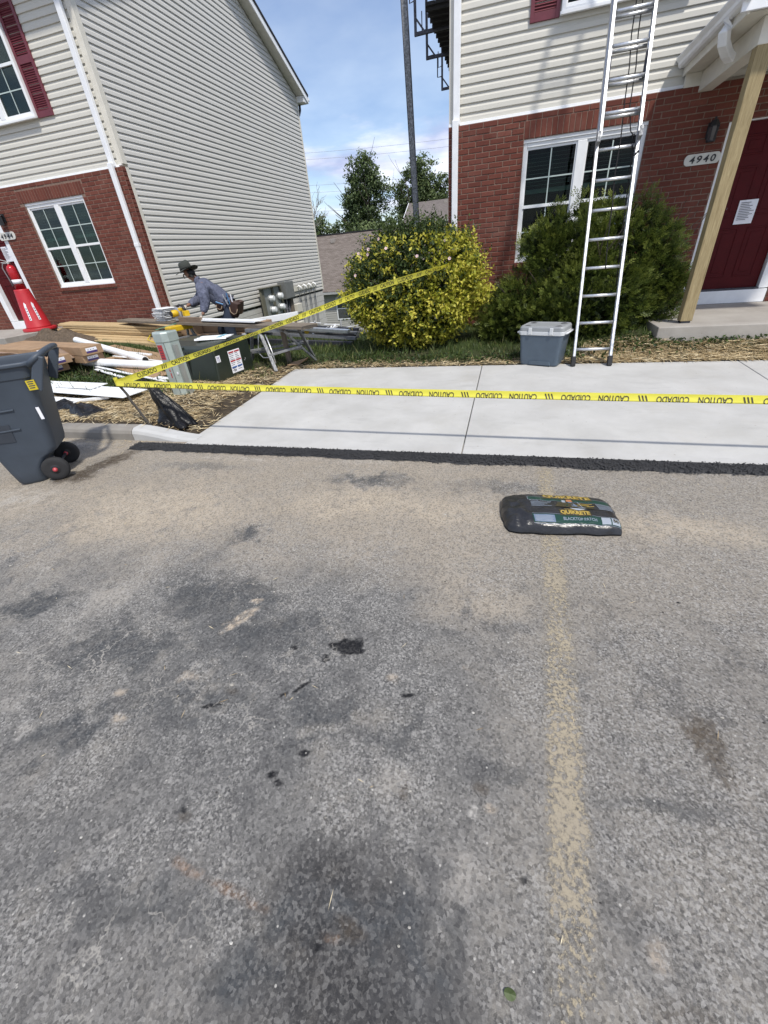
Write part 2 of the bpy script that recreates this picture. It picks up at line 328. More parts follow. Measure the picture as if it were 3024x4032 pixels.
    for e in ((-1.11,.27,.03,.014,.9), (-1.13,.22,.03,.016,.5), (.01,.59,.02,.022,0), (-1.75,.47,.02,.045,.3), (-1.02,.84,.012,.008,0), (-.86,.41,.012,.009,0)): spot(*e, (.45,.44,.42), .7, .5)
    brown = (.045,.033,.021)
    for e in ((.76,.99,.05,.10,.2,.8), (.79,.87,.025,.04,.6,.5), (-3.62,2.70,.15,.42,-.25,1.0), (-3.70,2.42,.20,.12,.1,.95), (.03,.66,.03,.02,.2,.6), (-.22,.60,.015,.03,.4,.6), (-1.0,.81,.03,.02,0,.5), (-.9,.37,.03,.015,0,.5), (.5,.30,.10,.03,.2,.4), (-.28,.25,.05,.02,0,.6)): spot(*e[:5], brown, e[5], .6, q=.75)
    for e in ((-.80,.255,.07,.012,-.05), (-.66,.245,.06,.014,.0), (-.56,.235,.05,.010,-.05), (-.33,.225,.03,.008,0)): spot(*e, (.19,.105,.052), .6, .9)
    K = np.zeros_like(x)
    for e in ((-.585,1.11,.072,.050,.1), (-.655,1.118,.035,.018,0), (-.665,1.035,.020,.016,0), (-.68,1.06,.010,.006,0), (-.84,1.07,.020,.012,0), (-.675,.555,.020,.014,.5), (-.645,.53,.016,.013,0), (-.28,.945,.030,.010,.2), (-.72,.885,.045,.009,.9), (-.78,.84,.02,.006,.9), (-1.06,.73,.030,.010,.5), (-1.02,.75,.012,.008,0), (.155,.465,.010,.008,0), (-.92,.385,.012,.010,0), (-.03,.945,.006,.005,0), (-.60,.64,.02,.012,.3), (-.36,.20,.012,.010,0)):
        b = blob(*e, .12, 0.0, .22); mix(b, (.004,.004,.005), 1.0); K = np.maximum(K, b)
    C *= (1.2*(1+(b4-.5)*.3))[..., None]*np.array([1.08,1.045,.995])
    crk = np.clip(sstep(-.1, -1.0, x)*sstep(2.3, 1.2, y)*sstep(.38, .58, b2)+.15*sstep(.5, .65, b1), 0, 1)
    lum = C.mean(-1); fl = np.clip(sstep(.08, .14, lum)*(1-.62*sstep(.2, .30, lum)), .25, 1)*(1-K)*(.45+.9*sstep(.35, .65, fbm(x, y, 5, 4, .6, 31))); return C, K, crk, fl
def asphalt_mat():
    m = NT('worn_asphalt'); p = m.pos(); at = m.n('ShaderNodeAttribute', attribute_name='tone'); c = at.outputs['Color']; k = at.outputs['Alpha']; ca = m.n('ShaderNodeAttribute', attribute_name='crack').outputs['Fac']
    fine = m.noise(p, 120, 4, .8); fk = m.n('ShaderNodeAttribute', attribute_name='fleck').outputs['Fac']
    ag = m.n('ShaderNodeTexVoronoi'); ag.inputs['Scale'].default_value = 125; m.l(p, ag.inputs['Vector']); agc = m.n('ShaderNodeSeparateColor'); m.l(ag.outputs['Color'], agc.inputs[0])
    c = m.mix(m.math('MULTIPLY', m.ramp(agc.outputs[0], (.45, 0), (.9, .85)), m.math('ADD', m.math('MULTIPLY', fk, .8), .2)), c, m.mix(.5, c, (.42,.405,.38))); c = m.mix(m.ramp(agc.outputs[1], (.5, 0), (.9, .75)), c, m.mix(.6, c, (.02,.02,.022)))
    c = m.mix(m.math('MULTIPLY', m.ramp(fine, (.38, .6), (.49, 0)), fk), c, m.mix(.6, c, (.025,.026,.03))); c = m.mix(m.math('MULTIPLY', m.ramp(fine, (.51, 0), (.62, .42)), fk), c, (.33,.315,.285))
    spk = m.n('ShaderNodeTexVoronoi'); spk.inputs['Scale'].default_value = 21; m.l(p, spk.inputs['Vector']); c = m.mix(m.ramp(spk.outputs[0], (.045, .8), (.085, 0)), c, (.46,.44,.40))
    nz = m.n('ShaderNodeTexNoise'); nz.inputs['Scale'].default_value = 5; nz.inputs['Detail'].default_value = 5; nz.inputs['Roughness'].default_value = .7; m.l(p, nz.inputs['Vector'])
    wq = m.n('ShaderNodeVectorMath', operation='MULTIPLY_ADD'); m.l(nz.outputs[1], wq.inputs[0]); wq.inputs[1].default_value = (.22,.22,.22); m.l(p, wq.inputs[2])
    ck = m.vor(wq.outputs[0], 6.5, 'DISTANCE_TO_EDGE'); brk = m.ramp(nz.outputs[0], (.45, .15), (.6, 1))
    c = m.mix(m.math('MULTIPLY', m.math('MULTIPLY', m.ramp(ck, (.004, .85), (.03, 0)), ca), brk), c, (.34,.32,.285))
    m.col(c); m.l(m.math('SUBTRACT', .92, m.math('MULTIPLY', k, .3)), m.b.inputs['Roughness']); m.set(Specular_IOR_Level=.3)
    m.bump(m.math('ADD', m.math('MULTIPLY', agc.outputs[0], .4), fine), .5, .005); return m.m
asphalt_m = asphalt_mat()
def concrete_mat(name, a, b, stain=.3, scl=1.0):
    m = NT(name); p = m.pos(); n = m.noise(p, 2.2*scl, 6, .6, .3); c = m.mix(m.ramp(n, (.3, 0), (.7, 1)), a, b)
    st = m.noise(m.scalev(p, (1.2, 4.5, 1)), 1.4*scl, 6, .65); c = m.mix(m.ramp(st, (.58, 0), (.78, stain)), c, tuple(x*.72 for x in a))
    tb = m.noise(p, 1.3*scl, 5, .6, .5); c = m.mix(m.ramp(tb, (.52, 0), (.72, stain*.6)), c, (a[0]*.80, a[1]*.74, a[2]*.64))
    pit = m.noise(p, 70, 4, .7); c = m.mix(m.ramp(pit, (.62, 0), (.78, .35)), c, tuple(x*.6 for x in a)); sp_ = m.vor(p, 9*scl); c = m.mix(m.ramp(sp_, (.03, .7), (.07, 0)), c, (.24,.20,.155))
    m.col(c); m.set(Roughness=.88, Specular_IOR_Level=.3); m.bump(m.math('ADD', m.noise(m.scalev(p, (14, 130, 30)), 1, 4), pit), .35, .003); return m.m
slab_m = concrete_mat('new_concrete', (.405,.398,.378), (.495,.488,.468), .5); kerb_m = concrete_mat('old_concrete', (.21,.195,.175), (.31,.29,.26), .6); newk_m = concrete_mat('new_kerb_concrete', (.42,.42,.41), (.52,.52,.51), .6)
porch_m = concrete_mat('porch_concrete', (.30,.275,.245), (.40,.375,.34), .5)
def soil_mat():
    m = NT('lawn_soil'); p = m.pos(); sp = m.n('ShaderNodeSeparateXYZ'); m.l(p, sp.inputs[0]); n = m.noise(p, 5, 6, .65); n2 = m.noise(p, 1.1, 5); f = m.noise(p, 60, 4, .7)
    soil = m.ramp(n, (.3, (.040,.031,.022)), (.7, (.105,.083,.058))); soil = m.mix(m.ramp(f, (.4, 0), (.7, .6)), soil, (.03,.023,.017))
    gr = m.ramp(f, (.3, (.020,.032,.010)), (.7, (.060,.085,.026)))
    k = m.ramp(m.math('ADD', m.math('MULTIPLY', n2, .5), m.math('MULTIPLY', m.math('SUBTRACT', sp.outputs[1], 6.2), .35)), (.15, 0), (.4, 1))
    m.col(m.mix(k, soil, gr)); m.set(Roughness=.95, Specular_IOR_Level=.2); m.bump(m.math('ADD', f, n), .9, .02); return m.m
soil_m = soil_mat()

# parking lot
def axis(*spans):
    out = []
    for a, b, st in spans:
        n = max(1, round((b-a)/st)); out += [a+(b-a)*i/n for i in range(n)]
    return out+[spans[-1][1]]
def lot():
    xs = np.array(axis((-150,-20,26), (-20,-5.2,.5), (-5.2,-3.0,.022), (-3.0,1.3,.0095), (1.3,2.4,.022), (2.4,20,.5), (20,150,26))); ys = np.array(axis((-80,-6,8), (-6,0,.4), (0,1.45,.0085), (1.45,3.45,.014)))
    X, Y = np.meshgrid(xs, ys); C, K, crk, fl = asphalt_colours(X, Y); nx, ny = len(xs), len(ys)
    z = .004*(fbm(X, Y, 1.4, 3, .5, 21)-.5)*np.clip((3.1-Y)/.3, 0, 1)
    v = np.stack([X, Y, z], -1).reshape(-1, 3); i = np.arange(nx*ny).reshape(ny, nx); f = np.stack([i[:-1,:-1], i[:-1,1:], i[1:,1:], i[1:,:-1]], -1).reshape(-1, 4)
    me = bpy.data.meshes.new('parking_lot'); me.from_pydata(v.tolist(), [], f.tolist())
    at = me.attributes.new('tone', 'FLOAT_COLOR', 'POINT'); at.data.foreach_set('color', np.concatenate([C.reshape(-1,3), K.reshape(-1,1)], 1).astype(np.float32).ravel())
    a2 = me.attributes.new('crack', 'FLOAT', 'POINT'); a2.data.foreach_set('value', crk.astype(np.float32).ravel())
    a3 = me.attributes.new('fleck', 'FLOAT', 'POINT'); a3.data.foreach_set('value', fl.astype(np.float32).ravel())
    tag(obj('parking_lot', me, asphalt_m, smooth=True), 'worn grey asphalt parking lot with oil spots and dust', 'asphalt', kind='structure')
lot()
# lawn and terrain
xs = axis((-300,-60,40), (-60,-14,3), (-14,-6.4,.2), (-6.4,SLAB_X0-.002,.1), (SLAB_X0-.002,SLAB_X0+.05,.052), (SLAB_X0+.05,6,.25), (6,60,3), (60,300,40))
ys = axis((3.42,5.85,.09), (5.85,5.9,.05), (5.9,8.4,.1), (8.4,20,.4), (20,60,2), (60,420,30))
def gz_(x, y):
    if x > SLAB_X0 and y < SLAB_Y1+.001: return -.06
    w = 0.0
    if y < 60: w = .022*mnoise.noise((x*3, y*3, 0))+.012*mnoise.noise((x*9, y*9, 4))
    near = min(abs(y-SLAB_Y1) if x > SLAB_X0 else 1, abs(x-SLAB_X0) if y < SLAB_Y1 else 1, abs(y-3.42)); w *= min(1, near/.25)
    return g(x, y)+w
lv = [(x, y, gz_(x, y)) for y in ys for x in xs]; nx = len(xs)
lf = [(j*nx+i, j*nx+i+1, (j+1)*nx+i+1, (j+1)*nx+i) for j in range(len(ys)-1) for i in range(nx-1)]
lm = MB().add(lv, lf); tag(lm.build('lawn', soil_m, smooth=True), 'lawn and bare soil round the two houses', 'lawn', kind='structure')

# pavement: separately cast slabs with open joints
pave = tag(bpy.data.objects.new('pavement', None), 'new pale concrete pavement of wide slabs', 'pavement', kind='structure'); COL.objects.link(pave); WM[pave.name] = Matrix()
edges = [SLAB_X0, -.30, 2.62, 5.5, 8.4, 11.3]
for a, b in zip(edges[:-1], edges[1:]):
    j = .004; mb = MB()
    y0, y1 = SLAB_Y0, SLAB_Y1; zl, zh = slab_z(y0), slab_z(y1)
    mb.loft([[(a+j,y0,-.12),(a+j,y1,-.12),(a+j,y1,zh),(a+j,y0+.02,zl),(a+j,y0,zl-.012)], [(b-j,y0,-.12),(b-j,y1,-.12),(b-j,y1,zh),(b-j,y0+.02,zl),(b-j,y0,zl-.012)]])
    mb.build('slab', slab_m, pave, bevel=.008)
# kerb (old) and the new kerb end running down to the pavement
kb = MB(); y0 = 3.27
def kring(x, z): return [(x, y0, -.1), (x, y0+.15, -.1), (x, y0+.155, z), (x, y0+.045, z), (x, y0+.015, z-.02), (x, y0, max(z-.05, -.02))]
x0 = -30
for a, b in ((-30,-9), (-8.99,-6.02), (-6.01,-3.80)):
    kb.loft([kring(a, .122), kring(b, .122)])
tag(kb.build('kerb', kerb_m), 'old weathered concrete kerb in front of the lawn', 'kerb', kind='structure')
ke = MB(); ke.loft([kring(lerp(-3.79, -3.02, t), lerp(.125, .022, t*t*(3-2*t)*.6+t*.4)) for t in [i/8 for i in range(9)]])
tag(ke.build('kerb_ramp', newk_m, smooth=False), 'new white kerb end sloping down to the pavement', 'kerb', kind='structure')

# patch strip of fresh black asphalt
def patch():
    m = NT('fresh_asphalt'); p = m.pos(); n = m.noise(p, 120, 4, .7); m.col(m.ramp(n, (.3, (.012,.012,.013)), (.7, (.035,.035,.037)))); m.set(Roughness=.6, Specular_IOR_Level=.5); m.bump(n, .8, .006)
    def yb(x): return 3.035+.03*mnoise.noise((x*2.1, 0, 0))+.02*mnoise.noise((x*9, 3, 0))
    def top(x): return 3.20
    mb = MB(); x0, x1 = -3.66, 11
    def fn(u, v):
        x = lerp(x0, x1, u); a, b = yb(x), top(x); y = lerp(a, b, v); h = .022*min(1, v*5)*min(1, 6*(1-v)+.55)*(.7+.3*mnoise.noise((x*14, y*14, 1)))
        return (x, y, h-.002 if 0 < v < 1 else (-.004 if v == 0 else .014))
    mb.sheet(fn, 900, 7)
    ico = [(0,0,1),(.9,0,.35),(.28,.85,.35),(-.73,.53,.35),(-.73,-.53,.35),(.28,-.85,.35)]; icf = [(0,1,2),(0,2,3),(0,3,4),(0,4,5),(0,5,1),(1,5,4,3,2)]
    for i in range(9000):
        x = random.uniform(x0, 4.5) if i < 8000 else random.uniform(4.5, x1); v = random.betavariate(1.1, 1.1); y = lerp(yb(x)-.012, top(x)+.004, v)
        s = random.uniform(.004, .0095); a = random.random()*6.28; ca, sa = math.cos(a), math.sin(a); z = (.012 if .06 < v < .97 else .002)+random.uniform(0, .009)
        mb.add([(x+(q[0]*ca-q[1]*sa)*s*random.uniform(.7,1.3), y+(q[0]*sa+q[1]*ca)*s, z+q[2]*s*.9) for q in ico], icf)
    o = mb.build('asphalt_patch', m.m); tag(o, 'strip of fresh black asphalt patch along the pavement edge', 'asphalt patch', kind='stuff')
patch()
# worn yellow parking stripe
def stripe():
    m = NT('worn_yellow_paint'); p = m.pos(); n = m.noise(p, 62, 3, .7); n2 = m.noise(p, 5, 5, .6); sp = m.n('ShaderNodeSeparateXYZ'); m.l(p, sp.inputs[0])
    c = m.mix(m.ramp(n2, (.35, 0), (.65, 1)), (.42,.355,.24), (.36,.31,.23)); m.col(c); m.set(Roughness=.9)
    fade = m.ramp(sp.outputs[1], (0, 0.02), (.08, .0), (.12, .0)); yr = m.n('ShaderNodeMapRange'); yr.inputs[1].default_value = .1; yr.inputs[2].default_value = .75; yr.inputs[3].default_value = -.07; yr.inputs[4].default_value = .0; m.l(sp.outputs[1], yr.inputs[0])
    ed = m.n('ShaderNodeAttribute', attribute_name='edge').outputs['Fac']; a = m.ramp(m.math('SUBTRACT', m.math('ADD', m.math('ADD', n, m.math('MULTIPLY', m.math('SUBTRACT', n2, .5), .6)), yr.outputs[0]), ed), (.42, .05), (.505, .62), (.61, .82))
    tr = m.n('ShaderNodeBsdfTransparent'); ms = m.n('ShaderNodeMixShader'); m.l(a, ms.inputs[0]); m.l(tr.outputs[0], ms.inputs[1]); m.l(m.b.outputs[0], ms.inputs[2]); m.l(ms.outputs[0], m.out.inputs[0])
    mb = MB()
    def fn(u, v):
        y = lerp(-2.2, 3.02, v); c_ = interp(y, [-2.2,.23,1.0,2.12,3.02], [.15,.265,.302,.343,.345]); w = .138+.012*mnoise.noise((u*3, y*6, 0)); return (c_+(u-.5)*w+.006*mnoise.noise((u*9, y*14, 2)), y, .003)
    mb.sheet(fn, 10, 160); so = mb.build('parking_stripe', m.m); ea = so.data.attributes.new('edge', 'FLOAT', 'POINT'); ea.data.foreach_set('value', [.22*abs(2*(i/10)-1)**3.5 for j in range(161) for i in range(11)]); tag(so, 'worn yellow parking stripe on the asphalt', 'stripe', kind='structure')
stripe()

# ---------------------------------------------------------------- houses
CRS = .0677; BL = .203
def brick_mesh(w, h, d=.02, name='brick'):
    """front face towards -Y, chamfered, centred on x/z, front at y=0"""
    c = .004; mb = MB(); x, z = w/2, h/2
    mb.add([(-x,c,-z),(x,c,-z),(x,c,z),(-x,c,z),(-x+c,0,-z+c),(x-c,0,-z+c),(x-c,0,z-c),(-x+c,0,z-c),(-x,d,-z),(x,d,-z),(x,d,z),(-x,d,z)],
           [(4,5,6,7),(0,1,5,4),(1,2,6,5),(2,3,7,6),(3,0,4,7),(0,8,9,1),(1,9,10,2),(2,10,11,3),(3,11,8,0)])
    me = mb.mesh(name); me.materials.append(brick_m); return me
_bm = {}
def brick_at(parent, x, y, z, w, h, rz=0.0, name='brick'):
    k = (round(w, 3), round(h, 3))
    if k not in _bm: _bm[k] = brick_mesh(w, h)
    o = bpy.data.objects.new(name, _bm[k]); COL.objects.link(o); o.parent = parent; o.matrix_parent_inverse = WM[parent.name].inverted(); o.location = (x, y, z); o.rotation_euler = (random.uniform(-.006,.006), random.uniform(-.006,.006), rz+random.uniform(-.008,.008)); return o
def brick_wall(house, x0, x1, zt, zb, Y, holes, hidden, near):
    """running bond between x0..x1, courses counted down from zt; bricks the camera sees largest are parts, the rest one joined part"""
    items = []; n = int(round((zt-zb)/CRS)); J = .0115
    for r in range(n):
        z1 = zt-r*CRS; z0 = z1-CRS; segs = [(x0, x1)]
        for (a, b, c, d) in holes:
            if z0 < d-.02 and z1 > c+.02:
                ns = []
                for (p, q) in segs:
                    if b <= p or a >= q: ns.append((p, q)); continue
                    if a-p > .02: ns.append((p, a))
                    if q-b > .02: ns.append((b, q))
                segs = ns
        off = 0 if r % 2 else BL/2
        for (p, q) in segs:
            k = math.floor((p-x0-off)/BL)
            while True:
                a = max(p, x0+off+k*BL); b = min(q, x0+off+(k+1)*BL); k += 1
                if a >= q: break
                if b-a < .035: continue
                items.append(((a+b)/2, (z0+z1)/2, b-a-J, CRS-J))
    vis = [i for i in items if not hidden(i[0], i[1])]; vis.sort(key=lambda i: (i[0]-near[0])**2+Y**2+(i[1]-near[1])**2)
    ind = set(id(i) for i in vis[:300]); rest = MB()
    for it in items:
        x, z, w, h = it; w = max(.03, w); jy = random.uniform(-.0025, .0025)
        if id(it) in ind:
            wq = .1915 if w > .183 else (.090 if abs(w-.090) < .012 else round(w, 2)); brick_at(house, x, Y+jy, z, wq, h)
        else:
            st = len(rest.v); c = .004; xx, zz = w/2, h/2; d = .02
            rest.add([(x-xx,Y+c+jy,z-zz),(x+xx,Y+c+jy,z-zz),(x+xx,Y+c+jy,z+zz),(x-xx,Y+c+jy,z+zz),(x-xx+c,Y+jy,z-zz+c),(x+xx-c,Y+jy,z-zz+c),(x+xx-c,Y+jy,z+zz-c),(x-xx+c,Y+jy,z+zz-c),(x-xx,Y+d,z-zz),(x+xx,Y+d,z-zz),(x+xx,Y+d,z+zz),(x-xx,Y+d,z+zz)],
                     [(4,5,6,7),(0,1,5,4),(1,2,6,5),(2,3,7,6),(3,0,4,7),(0,8,9,1),(1,9,10,2),(2,10,11,3),(3,11,8,0)], random.random())
    if rest.v: tag(rest.build('brickwork', brick_m, house), kind='stuff')
PROF = [(0,.0175), (.004,.0195), (.054,.0155), (.067,.008), (.083,.003), (.1016,0)]     # Dutch lap: height, how far out
def lap(house, a, b, z, mat, nrm, bend=0.0):
    """one siding lap from a to b (xy points) at height z; nrm = outward xy"""
    a, b, nv = Vector((*a, 0)), Vector((*b, 0)), Vector((*nrm, 0)); mb = MB(); d = (b-a).length; ns = max(1, int(d/1.5)); rings = []
    for i in range(ns+1):
        p = a.lerp(b, i/ns); w = .0022*mnoise.noise((p.x*1.7+z*3, p.y*1.7, z*5)); rings.append([p+nv*(-.012)+V(0,0,z)]+[p+nv*(o+w)+V(0,0,z+h) for h, o in PROF]+[p+nv*(-.012)+V(0,0,z+.1016)])
    mb.loft(rings); return mb.build('siding_plank', mat, house)
def double_window(house, x0, x1, z0, z1, Y, blind=True, depth=.07, blind_z=None):
    """white twin double-hung window; Y = face of the frame"""
    win = MB(); fw = .052; xm = (x0+x1)/2; mw = .062
    win.box((x0,Y,z0), (x0+fw,Y+depth,z1)).box((x1-fw,Y,z0), (x1,Y+depth,z1)).box((x0+fw,Y+.002,z1-fw), (x1-fw,Y+depth,z1)).box((x0+fw,Y+.002,z0), (x1-fw,Y+depth,z0+fw)).box((xm-mw,Y+.001,z0+fw), (xm+mw,Y+depth,z1-fw))
    w = win.build('window', vinyl_w, house, bevel=.006)
    sl = MB(); sl.box((x0-.012,Y-.018,z0-.012), (x1+.012,Y+.02,z0+.022)); sl.build('window_sill', vinyl_w, w, bevel=.004)
    zm = (z0+z1)/2-.005
    for (a, b) in ((x0+fw, xm-mw), (xm+mw, x1-fw)):
        for (c, d, dy) in ((zm-.028, z1-fw, .018), (z0+fw, zm+.02, .034)):
            s = MB(); t = .03; yy = Y+dy; s.box((a,yy,c), (a+t*.6,yy+.03,d)).box((b-t*.6,yy,c), (b,yy+.03,d)).box((a+t*.6,yy+.001,c), (b-t*.6,yy+.03,c+t*1.35)).box((a+t*.6,yy+.001,d-t), (b-t*.6,yy+.03,d)); s.build('sash', vinyl_w, w, bevel=.003)
            p = MB(); p.box((a+t*.6,yy+.012,c+t*1.35), (b-t*.6,yy+.016,d-t)); p.build('pane', glass_m, w)
            q = MB(); ma, mz = (a+b)/2, (c+d)/2; q.box((ma-.008,yy+.006,c+t), (ma+.008,yy+.0115,d-t)).box((a+t*.6,yy+.0065,mz-.008), (b-t*.6,yy+.0112,mz+.008)); q.build('muntin', muntin_m, w)
        if blind:
            bz = blind_z if blind_z is not None else zm+.10
            z = z1-fw-.03; n = 0
            while z > bz and n < 60:
                bl = MB(); bl.beam((a+.012,Y+.10,z), (b-.012,Y+.10,z), .036, .003, up=(0,-.12,1)); bl.build('blind_slat', blind_m, w); z -= .046; n += 1
            bb = MB(); bb.box((a+.012,Y+.095,bz-.055), (b-.012,Y+.125,bz)); bb.build('blind_rail', blind_m, w)
    rm = MB(); e = .45
    if not blind:
        rm.box((x0+.02,Y+.052,z0+.02), (x1-.02,Y+.062,z1-.02)); rm.build('room', dark_m, w); return w
    rm.add([(x0,Y+depth,z0),(x1,Y+depth,z0),(x1,Y+depth,z1),(x0,Y+depth,z1),(x0-.2,Y+e,z0-.2),(x1+.2,Y+e,z0-.2),(x1+.2,Y+e,z1+.2),(x0-.2,Y+e,z1+.2)], [(4,5,6,7),(0,1,5,4),(1,2,6,5),(2,3,7,6),(3,0,4,7)]); rm.build('room', dark_m, w)
    return w
def shutter(house, x0, x1, z0, z1, Y):
    s = MB(); t = .03; fw = .05; mid = z0+(z1-z0)*.5
    s.box((x0,Y-t,z0), (x0+fw,Y,z1)).box((x1-fw,Y-t,z0), (x1,Y,z1)).box((x0+fw,Y-t+.001,z0), (x1-fw,Y,z0+.085)).box((x0+fw,Y-t+.001,z1-.085), (x1-fw,Y,z1)).box((x0+fw,Y-t+.001,mid-.05), (x1-fw,Y,mid+.05)).box((x0+fw,Y-.006,z0+.085), (x1-fw,Y,z1-.085))
    sh = s.build('shutter', maroon_m, house, bevel=.004); 
    z = z0+.10
    while z < z1-.09:
        if abs(z-mid) > .06:
            l = MB(); l.beam((x0+fw,Y-.014,z), (x1-fw,Y-.014,z), .022, .006, up=(0,-.8,.6)); l.build('louvre', maroon_m, sh)
        z += .028
    return sh
def downspout(house, x, Y, z0, z1, w=.085, d=.06, joints=()):
    s = MB(); s.box((x-w/2,Y-d-.02,z0), (x+w/2,Y-.02,z1)); 
    o = s.build('downspout', white_m, house, bevel=.008)
    for zj in joints: j = MB(); j.box((x-w/2-.004,Y-d-.024,zj-.03), (x+w/2+.004,Y-.012,zj+.03)); j.build('downspout_strap', white_m, o, bevel=.004)
    return o
def shingle_mat(name, a, b):
    m = NT(name); p = m.objco(); br = m.n('ShaderNodeTexBrick'); br.offset = .5; br.inputs['Scale'].default_value = 1; br.inputs['Brick Width'].default_value = .3; br.inputs['Row Height'].default_value = .14; br.inputs['Mortar Size'].default_value = .006; br.inputs['Color1'].default_value = (*a, 1); br.inputs['Color2'].default_value = (*b, 1); br.inputs['Mortar'].default_value = tuple(x*.5 for x in a)+(1,)
    m.l(m.scalev(p, (1,1,1)), br.inputs['Vector']); n = m.noise(p, 40, 4); c = m.mix(m.ramp(n, (.35, 0), (.7, .4)), br.outputs[0], tuple(x*.6 for x in a)); m.col(c); m.set(Roughness=.95, Specular_IOR_Level=.2); m.bump(n, .5, .01); return m.m
shin_dark = shingle_mat('dark_shingle', (.025,.025,.030), (.05,.048,.052)); shin_brown = shingle_mat('brown_shingle', (.115,.095,.085), (.18,.15,.135))
def roof_slab(house, p00, p10, p11, p01, t, mat, name='roof'):
    """quad given corner points (top surface), thickness t downwards"""
    q = [Vector(p) for p in (p00, p10, p11, p01)]; n = (q[1]-q[0]).cross(q[3]-q[0]).normalized(); n = n if n.z > 0 else -n; mb = MB()
    mb.add(q+[a-n*t for a in q], [(0,1,2,3),(7,6,5,4),(0,4,5,1),(1,5,6,2),(2,6,7,3),(3,7,4,0)]); return mb.build(name, mat, house)
def oval_plaque(house, x0, x1, z0, z1, Y, digits):
    m = MB(); n = 10; r = (z1-z0)/2; pts = []
    for k in range(n+1): t = -math.pi/2+math.pi*k/n; pts.append((x1-r*.8+r*.8*math.cos(t), (z0+z1)/2+r*math.sin(t)*(1 if abs(math.sin(t)) < .98 else 1)))
    for k in range(n+1): t = math.pi/2+math.pi*k/n; pts.append((x0+r*.8+r*.8*math.cos(t), (z0+z1)/2+r*math.sin(t)))
    m.loft([[(a, Y-.012, b) for a, b in pts], [(a, Y, b) for a, b in pts]]); p = m.build('number_plaque', stone_white, house, bevel=.003)
    t = MB(); w = (x1-x0)*.76; h = (z1-z0)*.62
    n = len(digits); cw = w/n
    for i, ch in enumerate(digits): text_plane(t, ch, (x0+(x1-x0)*.12+i*cw+cw*.10, Y-.016, z0+(z1-z0)*.19), (1,0,0), (.16,0,1), cw*.74, h, .018)
    t.build('house_number', black_m, p, solid=.003); return p
stone_white = simple('plaque_stone', (.62,.61,.56), .7, var=.1)
def panel_door(house, x0, x1, z0, z1, Y):
    d = MB(); d.box((x0,Y,z0), (x1,Y+.045,z1)); o = d.build('door', door_m, house)
    w = x1-x0; h = z1-z0
    for (a, b) in ((.13,.44), (.56,.87)):
        for (c, e) in ((.08,.40), (.47,.76), (.82,.93)):
            p = MB(); X0, X1, Z0, Z1 = x0+a*w, x0+b*w, z0+c*h, z0+e*h; t = .022
            p.box((X0,Y-.008,Z0), (X1,Y+.01,Z0+t)).box((X0,Y-.008,Z1-t), (X1,Y+.01,Z1)).box((X0,Y-.0075,Z0+t), (X0+t,Y+.01,Z1-t)).box((X1-t,Y-.0075,Z0+t), (X1,Y+.01,Z1-t)).box((X0+.06,Y-.006,Z0+.06), (X1-.06,Y+.01,Z1-.06)); p.build('door_panel', door_m, o, bevel=.005)
    return o
chrome_m = alu_mat('satin_nickel', (.75,.72,.66), .25); paper_m = simple('paper', (.80,.80,.84), .8, var=.03); ink_m = simple('print_ink', (.05,.05,.07), .8)
def notice(label, x0, x1, z0, z1, Y, tilt=0.0):
    p = thing('paper_notice', label, 'notice', ((x0+x1)/2, Y, z0)); q = MB(); w = x1-x0
    q.sheet(lambda u, v: (x0+u*w, Y-.006-.010*math.sin(v*2.4)*u, lerp(z0, z1, v)), 6, 8); q.build('sheet', paper_m, p, solid=.0012)
    t = MB()
    for k in range(11):
        z = z1-(z1-z0)*(.12+.07*k); ln = random.uniform(.45, .82)
        t.add([(x0+w*.09,Y-.018,z),(x0+w*(.09+ln),Y-.018,z),(x0+w*(.09+ln),Y-.018,z+.006),(x0+w*.09,Y-.018,z+.006)], [(0,1,2,3)])
    t.build('print', ink_m, p); return p
WY = 8.2                                          # plane of both brick fronts

